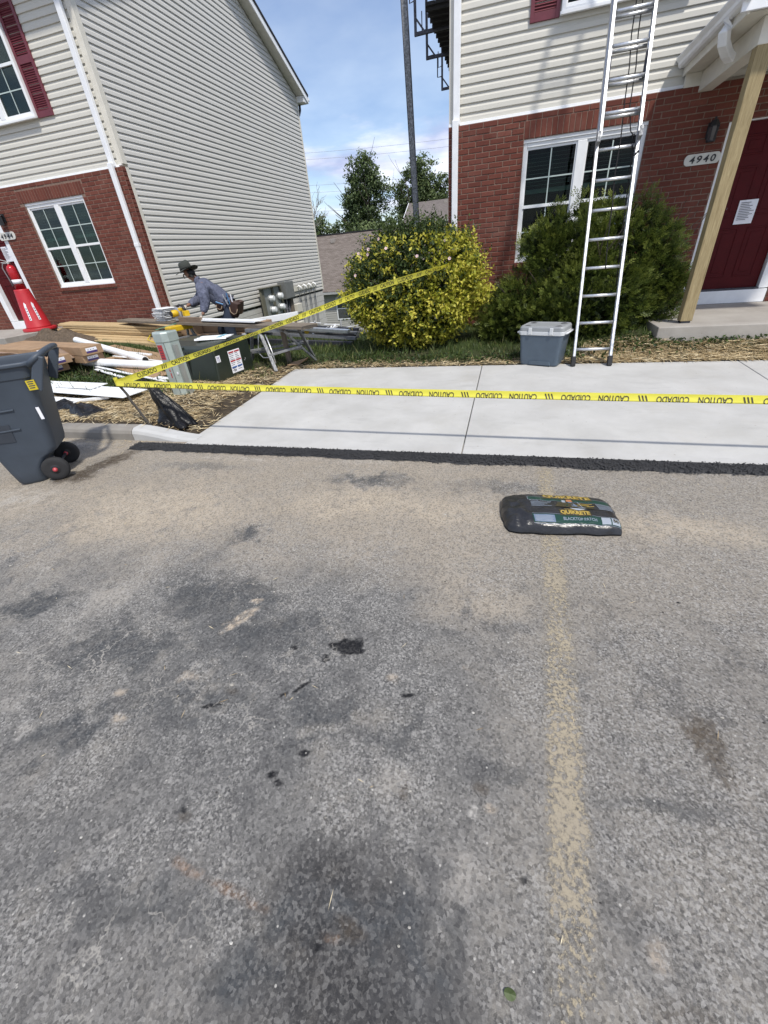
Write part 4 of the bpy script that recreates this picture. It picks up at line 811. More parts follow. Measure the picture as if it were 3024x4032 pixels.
def concrete_bag():
    t = thing('concrete_mix_bag', 'full black and green bag of blacktop patch lying on the parking stripe', 'bag', (.385, 2.335, 0), rad(4.5)); L, W, H = .67, .385, .090
    def top(u, v):
        e = (max(0, 1-abs(2*u-1)**3.2))**.62*(max(0, 1-abs(2*v-1)**2.6))**.72; x, y = (u-.5)*L, (v-.5)*W
        wr = .006*mnoise.noise((x*16, y*9, 1))+.004*abs(mnoise.noise((x*16+y*14, y*7, 3)))
        if u < .24: wr += (.026*mnoise.noise((x*22, y*13, 6))-.008*abs(math.sin(y*40+x*30)))*(1-u/.24)**.6
        sd = (max(0, 1-abs(2*u-1)**16))**.5*(max(0, 1-abs(2*v-1)**12))**.5; return sd*.032+e*H*.62*(1-.16*u+.10*math.sin(u*5+1))+wr*min(1, e*2)
    def pt(u, v, off=0.0):
        w = .985+.03*math.sin(v*3.1)-.05*abs(2*v-1)**5; x = (u-.5)*L*w; y = (v-.5)*W*(1+.03*math.sin(u*6.2)-.07*abs(2*u-1)**6); x += -.02*(v-.5)+.010*mnoise.noise((u*2, v*6, 9))*abs(2*u-1)**4; y += .008*mnoise.noise((u*7, v*2, 4))*abs(2*v-1)**4
        return V(x, y, .012+top(u, v)+off)
    plast = NT('black_bag_plastic'); n = plast.noise(plast.objco(), 18, 4); plast.col(plast.ramp(n, (.3, (.012,.012,.013)), (.7, (.022,.022,.024)))); plast.set(Roughness=.3, Specular_IOR_Level=.55); plast.bump(plast.noise(plast.scalev(plast.objco(), (10,26,10), rot=(0,0,.6)), 2.2, 3, .5), .25, .02)
    b = MB(); nu, nv = 60, 34; b.sheet(lambda u, v: pt(u, v), nu, nv); b.sheet(lambda u, v: V(*(pt(1-u, v).xy), .004+.010*min(1, 8*min(u, 1-u, v, 1-v))), nu, nv)
    o = b.build('body', plast.m, t, world=False, smooth=True)
    def patch(name, u0, u1, v0, v1, mat, off):
        q = MB(); q.sheet(lambda a, c: pt(lerp(u0, u1, a), lerp(v0, v1, c), off), max(4, int((u1-u0)*60)), max(3, int((v1-v0)*34))); return q.build(name, mat, t, world=False, smooth=True)
    def bagm(name, c):
        m = NT(name); m.col(c); m.set(Roughness=.34, Specular_IOR_Level=.4); m.bump(m.noise(m.scalev(m.objco(), (10,26,10), rot=(0,0,.6)), 2.2, 3, .5), .22, .02); return m.m
    gr = bagm('bag_green', (.008,.042,.030)); gold = bagm('bag_gold', (.40,.28,.06)); pale = bagm('bag_pale_print', (.20,.235,.28)); navy = bagm('bag_blue_panel', (.13,.17,.24)); wht = bagm('bag_white', (.30,.33,.37)); skin = bagm('bag_orange', (.40,.16,.06)); shadow = bagm('bag_shadow_print', (.05,.042,.02))
    patch('green_band', .24, .95, .62, .73, gr, .0012); patch('green_band', .24, .985, .08, .24, gr, .0012)
    for (nm, e) in (('band_line', (.24,.95,.735,.742)), ('band_line', (.24,.95,.610,.616)), ('band_line', (.24,.985,.248,.254)), ('band_line', (.24,.985,.065,.071)), ('band_line', (.235,.24,.61,.74))): patch(nm, *e, pale, .0018)
    def word(name, s_, u0, u1, v0, v1, mat, off, bold=.03):
        q = MB(); text_on(q, s_, lambda a, c: pt(lerp(u0, u1, a), lerp(v0, v1, c), off), bold, 26); return q.build(name, mat, t, world=False, smooth=True)
    patch('lettering_back', .375, .815, .69, .86, shadow, .0016); word('brand_lettering', 'QUIKRETE', .385, .805, .71, .845, gold, .0026, .045)
    patch('lettering_back', .48, .745, .225, .37, shadow, .002); word('brand_lettering', 'QUIKRETE', .49, .735, .24, .355, gold, .003, .045)
    word('small_lettering', 'COMMERCIAL GRADE', .45, .74, .872, .905, gold, .002); word('small_lettering', 'COMMERCIAL GRADE', .53, .70, .372, .392, gold, .003)
    word('product_lettering', 'BLACKTOP PATCH', .50, .78, .13, .19, pale, .002, .02)
    patch('print_panel', .25, .43, .09, .225, navy, .002); patch('print_panel', .82, .895, .09, .235, wht, .002); patch('weight_panel', .905, .975, .09, .235, wht, .002); word('weight_lettering', '50', .915, .965, .14, .215, shadow, .003, .05)
    for k in range(5): patch('print_line', .26, .415-.01*(k % 2), .105+.022*k, .112+.022*k, wht, .003)
    for k in range(4): patch('print_line', .255, .43-.03*(k % 3), .54-.032*k, .553-.032*k, pale, .002)
    word('small_lettering', 'Ready-To-Use', .25, .44, .565, .605, pale, .0028, .01)
    for k in range(5): patch('print_line', .82+.004*k, .965-.012*(k % 2), .585-.032*k, .60-.032*k, pale, .002)
    # printed picture: generic figures laying a patch
    def poly(name, pts, mat, off=.003):
        q = MB(); q.add([pt(u, v-.08, off) for u, v in pts], [tuple(range(len(pts)))]); q.build(name, mat, t, world=False)
    poly('picture_ground', [(.46,.52),(.80,.52),(.74,.66),(.50,.66)], shadow, .0025); poly('picture_patch', [(.58,.50),(.72,.50),(.66,.455),(.62,.455)], wht); poly('picture_patch', [(.60,.555),(.70,.545),(.735,.52),(.66,.515)], pale)
    poly('picture_figure', [(.535,.56),(.575,.56),(.58,.66),(.545,.67)], gr, .0032); poly('picture_figure', [(.535,.67),(.565,.665),(.57,.735),(.54,.745)], wht, .0034); poly('picture_figure', [(.61,.58),(.64,.56),(.66,.57),(.61,.70),(.585,.70)], navy, .0034); poly('picture_figure', [(.575,.70),(.63,.69),(.625,.76),(.58,.765)], skin, .0036)
    for e in ((.66,.76,.52,.532), (.68,.79,.56,.572), (.74,.80,.50,.512)): patch('picture_line', *e, gold, .0032)
    poly('picture_line', [(.665,.70),(.672,.70),(.70,.52),(.692,.52)], pale, .0036)
concrete_bag()

# -------- caution tape on a stake
tape_m = NT('caution_yellow'); tape_m.col((.84,.78,.10)); tape_m.set(Roughness=.42, Specular_IOR_Level=.5)
_tr = tape_m.n('ShaderNodeBsdfTranslucent'); _tr.inputs[0].default_value = (.85,.75,.05,1); _ms = tape_m.n('ShaderNodeMixShader'); _ms.inputs[0].default_value = .28; tape_m.l(tape_m.b.outputs[0], _ms.inputs[1]); tape_m.l(_tr.outputs[0], _ms.inputs[2]); tape_m.l(_ms.outputs[0], tape_m.out.inputs[0]); tape_m = tape_m.m
tink = simple('tape_black_print', (.05,.045,.02), .5)
def caution_tape():
    ST = V(-3.69, 3.44, .11); SP = V(-3.905, 3.45, .585)
    sk = MB(); rings = []
    for k in range(7): p = ST.lerp(SP+V(-.012,0,.03), k/6)+V(.004*math.sin(k*2), .004*math.cos(k*3), 0); rings.append([p+V(a*.011, b*.011, 0) for a, b in ((-1,-.8),(.9,-1),(1,.8),(-.8,1))])
    sk.loft([[q-V(0,0,.1) for q in rings[0]]]+rings); tag(sk.build('stake', wood_mat('weathered_stake', (.045,.04,.036), (.11,.10,.085), (10,10,1))), 'thin dark stake leaning beside the kerb end', 'stake')
    t = thing('caution_tape', 'yellow caution tape strung from the bush round a stake across the pavement', 'tape', tuple(SP))
    def strip(name, path, wvec, W, words, fold=0.0, upside=False, start=.1, wl=.20, gap=.10):
        path = [Vector(p) for p in path]; wv = [Vector(w).normalized() for w in wvec]
        ls = [0.0]
        for a, b in zip(path[:-1], path[1:]): ls.append(ls[-1]+(b-a).length)
        T = ls[-1]
        def at(s):
            s = min(max(s, 0), T); i = max(0, min(len(ls)-2, int(np.searchsorted(ls, s)-1))); f = (s-ls[i])/(ls[i+1]-ls[i])
            f2 = f*f*(3-2*f) if False else f
            d = (path[i+1]-path[i]).normalized(); w = wv[i].lerp(wv[i+1], f).normalized(); n = d.cross(w).normalized(); return path[i].lerp(path[i+1], f), w, n
        def cs(v):                                              # cross-section: flat, then the lower edge curls back
            y = v*W
            if fold and y < fold: r = .010; q = (fold-y)/r; return (fold-r*math.sin(min(q, 2.6)), -r*(1-math.cos(min(q, 2.6))))
            return (y, -.004*math.sin(v*math.pi))
        def P(s, v, off=0.0):
            p, w, n = at(s); a, b = cs(v); rp = .0035*mnoise.noise((s*5, v*2, 3)); return p+w*(a-W/2)+n*(-(b-off)+rp) if False else p+w*(a-W/2)-n*(b-off)*(-1)+n*rp
        q = MB(); nl = max(8, int(T/.06)); q.sheet(lambda u, v: P(u*T, v), nl, 10); q.build(name, tape_m, t, smooth=True)
        s = start; i = 0
        while s+wl < T:
            wd = words[i % len(words)]; i += 1; k = MB()
            if wd == '/':
                for j in range(3):
                    a0 = s+j*.022; k.add([P(a0+.014*c if not upside else a0+.014*(1-c), lerp(.2,.8,c), .0015*SGN) for c in (0,.5,1)]+[P(a0+.010+(.014*c if not upside else .014*(1-c)), lerp(.2,.8,c), .0015*SGN) for c in (1,.5,0)], [(0,1,4,5),(1,2,3,4)])
                k.build('hazard_mark', tink, t); s += .066+gap*.55
            else:
                if upside: text_on(k, wd, lambda a, c: P(s+wl*(1-a), lerp(.74,.04,c), .0015*SGN), .02, 14)
                else: text_on(k, wd, lambda a, c: P(s+wl*a, lerp(.14,.86,c), .0015*SGN), .02, 14)
                k.build('lettering', tink, t); s += wl+gap*.55
    SGN = -1
    up = V(.10,-.35,.93); N_ = 5
    C0 = SP+V(.01,-.02,-.02); C1 = V(-2.165,6.33,.998)
    pa = [C0.lerp(C1, k/8)+V(0,0,-.012*math.sin(math.pi*k/8)) for k in range(9)]
    tw = [V(.05,-.30,.95), V(.05,-.25,.95), V(.05,-.5,.85), V(.2,-.75,.6), V(.2,-.8,.55), V(.1,-.5,.85), V(.05,-.2,1), V(.02,-.2,1), V(.02,-.2,1)]
    pa += [V(-1.775,6.20,1.086), V(-1.478,6.16,1.15), V(-1.159,6.18,1.21), V(-.904,6.27,1.26), V(-.82,6.42,1.285)]; tw += [V(.02,-.2,1), V(.05,-.3,1), V(.1,-.45,.9), V(.1,-.8,.6), V(.1,-.9,.4)]
    strip('tape_run', pa, tw, .070, ['CUIDADO', '/', 'CAUTION'], start=.22, wl=.21)
    # second run, along the pavement edge, printing upside down, lower edge curled under
    D0 = SP+V(.012,-.022,-.025); D1 = V(3.25, 3.27, .425)
    pb = [D0.lerp(D1, k/12)+V(0,0,-.022*math.sin(math.pi*k/12)) for k in range(13)]
    strip('tape_run', pb, [V(0,.35,.94)]*13, .068, ['CAUTION', '/', 'CUIDADO'], fold=.020, upside=True, start=.10, wl=.205)
    w = MB(); w.sheet(lambda u, v: SP+V(.020*math.cos(u*6.28), .020*math.sin(u*6.28), (v-.6)*.085), 14, 2); w.build('wrap', tape_m, t, smooth=True)
    s2 = MB(); s2.loft([[V(3.27+a*.011, 3.28+b*.011, z) for a, b in ((-1,-1),(1,-1),(1,1),(-1,1))] for z in (-.05, .2, .48)]); tag(s2.build('stake', MATS['weathered_stake']), 'thin dark stake at the far end of the caution tape', 'stake')
caution_tape()

def black_sack(name, label, verts_fn, nu, nv):
    m = MATS.get('sack_plastic')
    if m is None:
        s = NT('sack_plastic'); s.col((.006,.006,.007)); s.set(Roughness=.3, Specular_IOR_Level=.3); s.bump(s.noise(s.pos(), 30, 4), .5, .02); m = s.m
    q = MB(); q.sheet(verts_fn, nu, nv); tag(q.build(name, m, smooth=True, solid=.004), label, 'plastic')
def pointed(u, v):
    a = u*2*math.pi; h = v; base = V(-3.44, 3.60, g(-3.44, 3.60)-.005); tip = V(-3.79, 3.66, .555)
    c = base.lerp(tip, h)+V(.05*math.sin(h*3), 0, 0); r = lerp(.19, .012, h**.85); r *= 1+.28*mnoise.noise((math.cos(a)*1.6, math.sin(a)*1.6, h*4))+.12*math.sin(a*5+h*4)
    return c+V(r*math.cos(a)*1.15, r*math.sin(a)*.75, .03*mnoise.noise((a, h*6, 2))*(1-h))
black_sack('plastic_sack', 'black plastic sack drawn up to a point beside the stake', pointed, 40, 26)
def flat(u, v):
    x = lerp(-5.72, -4.62, u); y = lerp(3.70, 4.02, v)+.05*math.sin(u*5)-.16*(u-.2)*(1 if u > .2 else 0); e = min(1, 5*min(u, 1-u))*min(1, 4*min(v, 1-v)); pin = 1-.55*math.exp(-((u-.45)/.10)**2)
    y = 3.83+(y-3.83)*pin; return V(x, y, g(x, y)+.012+e*(.065+.06*mnoise.noise((x*7, y*9, 3))+.03*mnoise.noise((x*17, y*19, 5))))
black_sack('plastic_sheet', 'crumpled black plastic sheet lying flat under the white panels', flat, 46, 20)

# -------- fire extinguisher on its red cone stand
def cone_and_extinguisher():
    cx, cy, z0 = -10.27, 7.72, .617
    red = simple('red_cone_plastic', (.46,.022,.030), .45, var=.08); t = thing('cone_stand', 'tall red plastic cone stand on the porch under an extinguisher', 'cone', (cx, cy, z0))
    M = Matrix.Translation((cx, cy, z0)); b = MB(); b.lathe([(.325,0),(.33,.02),(.325,.055),(.30,.062),(.255,.065)], 36, M); b.build('base', red, t, smooth=False, bevel=.006)
    c = MB(); c.lathe([(.252,.064),(.238,.09),(.142,.80),(.138,.82),(.125,.822),(.122,.80)], 36, M); c.build('cone', red, t, smooth=True)
    vd = V(-cx, -cy, 0).normalized(); sd = V(-vd.y, vd.x, 0)
    for off in (-.42, .35):
        d = (vd*math.cos(off)+sd*math.sin(off)); q = MB(); tg = V(-d.y, d.x, 0)
        def P(a, h, o=.004): r = lerp(.238, .142, (h-.09)/.71)+o; aa = a/r; dd = d*math.cos(aa)+tg*math.sin(aa); return V(cx, cy, z0+h)+dd*r
        q.sheet(lambda u, v: P(lerp(-.021,.021,u), lerp(.22,.50,v)), 3, 10); q.add([P(-.021,.50),P(.021,.50),P(.030,.53),P(0,.575),P(-.012,.55)], [(0,1,2,3,4)]); dc = q.build('decal', paper_m, t)
        for k in range(5):
            w = MB(); h0 = .24+k*.05; w.sheet(lambda u, v: P(lerp(-.009,.009,u), lerp(h0,h0+.022,v), .0065), 2, 2); w.build('decal_print', ink_m, dc)
    e = thing('fire_extinguisher', 'red fire extinguisher standing in the red cone stand', 'fire extinguisher', (cx, cy, z0+.80)); r = .088; M = Matrix.Translation((cx, cy, z0+.78))
    b = MB(); b.lathe([(r,0),(r,.40),(.082,.44),(.06,.475),(.032,.492),(.026,.51)], 28, M); b.build('cylinder', simple('red_enamel', (.42,.014,.022), .22, var=.04), e, smooth=True)
    q = MB(); q.lathe([(r+.0015,.145),(r+.0015,.225)], 28, M); q.build('white_band', paper_m, e, smooth=True)
    q = MB(); q.lathe([(.022,.508),(.028,.515),(.028,.55),(.018,.555)], 16, M); q.build('valve', chrome_m, e)
    q = MB(); p0 = V(cx, cy, z0+.78+.545); q.beam(p0+sd*.02, p0-sd*.12+V(0,0,.055), .02, .012); q.build('lever', chrome_m, e); q = MB(); q.beam(p0+sd*.01+V(0,0,-.012), p0-sd*.12+V(0,0,.0), .02, .012); q.build('carry_handle', chrome_m, e)
    q = MB(); p = p0+V(0,0,-.015); q.tube([p, p-sd*.10+V(0,0,-.005), p-sd*.135+V(0,0,-.08), p-sd*.12+V(0,0,-.25), p-sd*.105+V(0,0,-.42)], [.011,.011,.011,.011,.017], 8); q.build('hose', simple('grey_hose', (.20,.20,.21), .6), e, smooth=True)
    q = MB(); q.lathe([(.0,-.03),(.02,-.03),(.02,0),(0,0)], 14, Matrix.Translation(p0+V(0,0,-.01)+vd*.05) @ Matrix.Rotation(math.pi/2, 4, 'X')); q.build('gauge', chrome_m, e)
cone_and_extinguisher()

# -------- building materials on the left lawn
pine = wood_mat('fresh_pine', (.43,.30,.155), (.60,.46,.26), (1,16,16), .7)
def board(name, a, b, w, h, mat, label, cat, group, up=(0,0,1), bevel=.004):
    a, b = Vector(a), Vector(b); c = (a+b)/2; d = b-a; L = d.length; q = MB(); q.box((-L/2,-w/2,-h/2), (L/2,w/2,h/2)); o = q.build(name, mat, bevel=bevel)
    X = d.normalized(); Yv = Vector(up).cross(X).normalized(); Z = X.cross(Yv); o.matrix_world = Matrix(((X.x,Yv.x,Z.x,c.x),(X.y,Yv.y,Z.y,c.y),(X.z,Yv.z,Z.z,c.z),(0,0,0,1))); tag(o, label, cat, group); return o
LUM = 'pine boards stacked in front of the brick wall'
for r in range(4):
    for k in range(3):
        y = 7.95-k*.15+random.uniform(-.014,.014); xl = -9.72+random.uniform(-.12,.12)+.10*k; z = .575+r*.045
        board('pine_board', (xl, y, z+.0), (-6.30+random.uniform(-.12,.12), y-.25+random.uniform(-.03,.03), z-.15), .14, .038, pine, 'long pine board in the ' + ('bottom','second','third','top')[r] + ' layer of the stack, ' + ('wall side','middle','near side')[k], 'board', LUM)
for k in range(3):
    board('pine_board', (-9.66+.05*k, 7.50-.145*k, .545-.02*k), (-6.10, 7.28-.145*k, .36-.02*k), .14, .038, pine, 'upper pine board of the low row, ' + ('far side','middle','near side')[k], 'board', 'pine boards of the lower row')
    board('pine_board', (-9.62+.05*k, 7.50-.145*k, .50-.02*k), (-6.10, 7.28-.145*k, .315-.02*k), .14, .038, pine, 'lower pine board of the low row, ' + ('far side','middle','near side')[k], 'board', 'pine boards of the lower row')
st = MB(); st.tube([(-7.0,7.60,.50),(-6.9,7.30,.47),(-6.75,7.02,.42),(-6.5,6.95,.36),(-6.2,6.92,.30)], .010, 5); tag(st.build('strapping', simple('yellow_strap', (.62,.47,.03), .5), smooth=True), 'loose yellow strap hanging off the pine boards', 'strap')
mo = MB()
def mound(u, v):
    a = u*2*math.pi; r = v; x = -9.15+1.15*r*math.cos(a); y = 7.08+.42*r*math.sin(a); h = .26*(1-r**1.5)*(1+.5*mnoise.noise((x*4, y*4, 1)))+.05*mnoise.noise((x*13, y*13, 2))*(1-r); return V(x, y, g(x, y)-.02+max(0, h))
mo.sheet(mound, 60, 18); dirt = NT('dug_soil'); _n = dirt.noise(dirt.pos(), 22, 5, .7); dirt.col(dirt.ramp(_n, (.3, (.055,.040,.027)), (.7, (.17,.125,.085)))); dirt.set(Roughness=.95); dirt.bump(_n, 1, .03); tag(mo.build('soil_mound', dirt.m, smooth=True), 'heap of dug brown soil beside the porch of 4944', 'soil', kind='stuff')
kraft = simple('cardboard', (.33,.215,.125), .8, var=.14, nscale=5); kraft2 = simple('brown_paper', (.26,.185,.135), .85, var=.15, nscale=6); purple = simple('purple_print', (.055,.03,.14), .6)
def carton(label, a, b, w, h, text=None, end_label=True):
    a, b = Vector(a), Vector(b); d = (b-a); L = d.length; c = a; ang = math.atan2(d.y, d.x); t = thing('carton', label, 'carton', (a.x, a.y, a.z), ang, 'siding cartons on the lawn')
    q = MB(); q.box((0,-w/2,0), (L,w/2,h)); q.build('box', kraft, t, world=False, bevel=.004)
    q = MB(); q.box((-.0005,-w/2+.0,h), (L,w/2,h+.001)); 
    f = MB(); f.box((0,-.004,h-.0005), (L,.004,h+.0012)); f.build('tape_seam', kraft2, t, world=False)
    if end_label:
        q = MB(); q.box((L,-w*.30,h*.45), (L+.002,w*.22,h*.80)); q.build('end_label', paper_m, t, world=False); q = MB(); q.box((L,-w*.30,h*.20), (L+.0022,w*.22,h*.45)); q.build('label_band', purple, t, world=False)
        q = MB(); text_plane(q, 'SIDING' if False else '- - -', (L+.003,-w*.22,h*.55), (0,1,0), (0,0,1), w*.3, h*.08); q.build('label_print', ink_m, t, world=False)
    if text:
        q = MB(); text_plane(q, text, (L*.30,-w/2-.0015,h*.42), (1,0,0), (0,0,1), .62, h*.34, .02); text_plane(q, 'BROTHERS, INC.', (L*.32,-w/2-.0015,h*.16), (1,0,0), (0,0,1), .44, h*.15, .01); q.build('lettering', purple, t, world=False)
        q = MB(); q.box((L*.30-.12,-w/2-.002,h*.30), (L*.30-.03,-w/2-.0005,h*.82)); q.build('printed_mark', purple, t, world=False)
    return t
dv = V(-3.0, .55, .10)
e1 = V(-6.95, 5.10, .20); carton('bottom carton of the stack behind the trash bin', e1+V(.12,0,0)+dv, e1+V(.12,0,0), .36, .115)
e2 = V(-6.68, 5.08, .317); carton('middle carton of the stack behind the trash bin', e2+dv, e2, .36, .125)
e3 = V(-6.95, 5.12, .445); carton('top printed carton of the stack behind the trash bin', e3+dv, e3, .36, .125, 'CLENDENIN')
e4 = V(-6.48, 5.50, .225); carton('lower carton of the pair nearest the white pipes', e4+V(-2.6,.7,.14), e4, .33, .115)
e5 = V(-6.42, 5.48, .342); carton('upper carton of the pair nearest the white pipes', e5+V(-2.6,.7,.14), e5, .33, .125)
e6 = V(-7.15, 4.72, .19); carton('printed carton lying right behind the bin rim', e6+V(-2.4,.35,.08), e6, .34, .13, 'CLENDENIN', False)
ps = MB(); ps.sheet(lambda u, v: V(lerp(-10.0,-6.95,u)+.2*v, lerp(5.15,5.65,v)-.28*(u-.3), .60+.10*(1-u)+.012*mnoise.noise((u*9, v*4, 1))-(.16*((u-.82)/.18)**2 if u > .82 else 0)), 36, 8); tag(ps.build('paper_sheet', kraft2, smooth=True, solid=.004), 'sheet of brown wrapping paper draped over the cartons', 'paper')
def flatcard(label, pts, z=.02):
    q = MB(); q.add([V(x, y, g(x, y)+z+dz) for x, y, dz in pts], [tuple(range(len(pts)))]); tag(q.build('cardboard_sheet', kraft, solid=.006), label, 'cardboard')
flatcard('flattened brown cardboard under the white pipes', [(-6.95,5.85,.02),(-5.1,5.05,.02),(-4.75,5.5,.03),(-5.5,6.15,.02),(-6.6,6.35,.03)])
flatcard('long cardboard flap beyond the white pipes', [(-7.6,6.42,.02),(-5.6,6.0,.04),(-5.4,6.3,.02),(-7.3,6.75,.02)])
flatcard('scrap of brown cardboard on the grass by the trestle', [(-3.26,5.93,.01),(-3.05,5.90,.03),(-2.94,6.06,.09),(-3.0,6.10,.03),(-3.2,6.10,.02)])
def pipe(label, a, b, r):
    a, b = Vector(a), Vector(b); q = MB(); q.tube([a, b], r, 16); d = (b-a).normalized()
    t = thing('white_pipe', label, 'pipe', tuple(a)); q.build('tube', vinyl_w, t, smooth=False, bevel=.003); k = MB(); k.tube([b+d*.001, b+d*.003], r*.8, 14); k.build('bore', dark_m, t)
pipe('long white round pipe lying slanted across the grass', (-8.28,6.82,.50), (-5.75,5.78,.30), .062); pipe('thick white pipe lying level in front of the slanted one', (-6.90,5.62,.34), (-4.85,5.42,.27), .062)
def strip_(label, a, b, w, h=.012):
    a, b = Vector((a[0], a[1], g(*a[:2])+a[2])), Vector((b[0], b[1], g(*b[:2])+b[2])); board('trim_strip', a, b, w, h, vinyl_w, label, 'trim strip', 'white vinyl trim strips on the grass', bevel=.002)
strip_('white trim strip running behind the level pipe', (-7.9,6.30,.14), (-6.1,6.30,.06), .07, .03); strip_('longest white trim strip before the pipes', (-6.55,5.52,.06), (-4.70,4.95,.03), .05); strip_('short white trim strip before the pipes', (-6.45,5.42,.05), (-5.30,4.98,.03), .06)
strip_('white trim strip half under the cardboard flap', (-6.6,5.98,.10), (-5.2,5.86,.07), .04); strip_('white corner piece by the grey pedestal', (-5.0,5.12,.05), (-4.72,5.05,.04), .09)
def soffit_panel(label, a, b, w, n, z):
    a, b = Vector(a), Vector(b); d = b-a; L = d.length; t = thing('soffit_panel', label, 'panel', (a.x, a.y, z), math.atan2(d.y, d.x), 'white panels lying before the trash bin')
    q = MB(); q.box((0,-w/2,0), (L,w/2,.007)); q.build('sheet', vinyl_w, t, world=False)
    for k in range(n): y = -w/2+w*(k+.5)/n; q = MB(); q.box((.002,y-.006,.0068), (L-.002,y+.006,.018)); q.build('ridge', vinyl_w, t, world=False, bevel=.003)
    for k in range(n):
        y = -w/2+w*(k+.5)/n+.02
        q = MB(); s = 0
        while s < L-.1 and n > 4: q.box((.05+s,y-.003,.007), (.05+s+.05,y+.003,.0076)); s += .085
        if n > 4: tag(q.build('vent_slots', simple('vent_shadow', (.30,.30,.31), .8) if 'vent_shadow' not in MATS else MATS['vent_shadow'], t, world=False), kind='stuff')
soffit_panel('large white vented panel on top in front of the bin', (-6.95,4.62,0), (-4.55,4.22,0), .36, 6, .215)
soffit_panel('plain white panel lying across the vented one', (-7.0,4.70,0), (-5.42,4.50,0), .26, 3, .236)
soffit_panel('white panel sticking out under the vented one', (-6.75,4.22,0), (-5.35,4.02,0), .26, 3, .165)
soffit_panel('lowest white panel beside the black plastic sheet', (-6.6,4.02,0), (-5.55,3.92,0), .22, 2, .145)
strip_('bare wood batten under the white panels', (-5.35,4.10,.03), (-4.95,4.18,.05), .05, .03)

# -------- grey cable pedestal and green transformer
def pedestal():
    t = thing('cable_pedestal', 'pale green metal cable pedestal in front of the transformer', 'pedestal', (-4.03, 4.47, .13), rad(-6)); pm = simple('pedestal_paint', (.40,.46,.44), .42, metal=.25, var=.12, nscale=6); h = .76
    b = MB(); b.loft([[(x,y,z) for x, y in [(-.115,-.06),(-.06,-.105),(.06,-.105),(.115,-.06),(.115,.09),(-.115,.09)]] for z in (.02, h)]); b.build('body', pm, t, world=False, bevel=.006)
    c = MB(); c.loft([[(x*k,y*k,z) for x, y in [(-.122,-.064),(-.064,-.112),(.064,-.112),(.122,-.064),(.122,.096),(-.122,.096)]] for z, k in ((h-.10,1.0), (h-.005,1.0), (h+.012,.93))]); cp = c.build('cap', pm, t, world=False, bevel=.004)
    q = MB(); q.box((.06,-.1085,.04), (.068,-.1055,h-.1)); q.build('door_edge', simple('seam', (.14,.16,.155), .6), t, world=False)
    for x in (.085, .105): q = MB(); q.lathe([(.006,0),(.006,.004),(0,.005)], 8, Matrix.Translation((x,-.085 if x < .09 else -.068,h-.05)) @ Matrix.Rotation(math.pi/2, 4, 'X')); q.build('rivet', alud_m, cp, world=False)
    rd = simple('red_sticker', (.42,.035,.04), .5); q = MB(); q.box((-.055,-.1065,.46), (.02,-.1055,.63)); s = q.build('sticker', rd, t, world=False)
    q = MB()
    for k in range(5): q.box((-.045,-.1075,.475+k*.03), (.01-.01*(k%2),-.1067,.483+k*.03))
    q.build('sticker_print', ink_m, s, world=False)
    for z0, z1 in ((.24,.30), (.315,.345), (.36,.42)): q = MB(); q.box((.005,-.1063,z0), (.022,-.1055,z1)); q.build('sticker', rd, t, world=False)
    q = MB(); q.box((.09,-.085,.28), (.112,-.08,.31)); q.build('white_tag', paper_m, t, world=False)
    r = MB(); r.box((.13,-.05,-.05), (.165,.0,h-.14)); r.build('mounting_stake', simple('galvanised', (.34,.35,.33), .5, metal=.4), t, world=False)
    g2 = MB(); g2.beam((-.10,.02,h+.03), (.12,.10,h+.075), .10, .006); tag(g2.build('green_strip', simple('green_vinyl', (.10,.30,.19), .5), t, world=False))
pedestal()
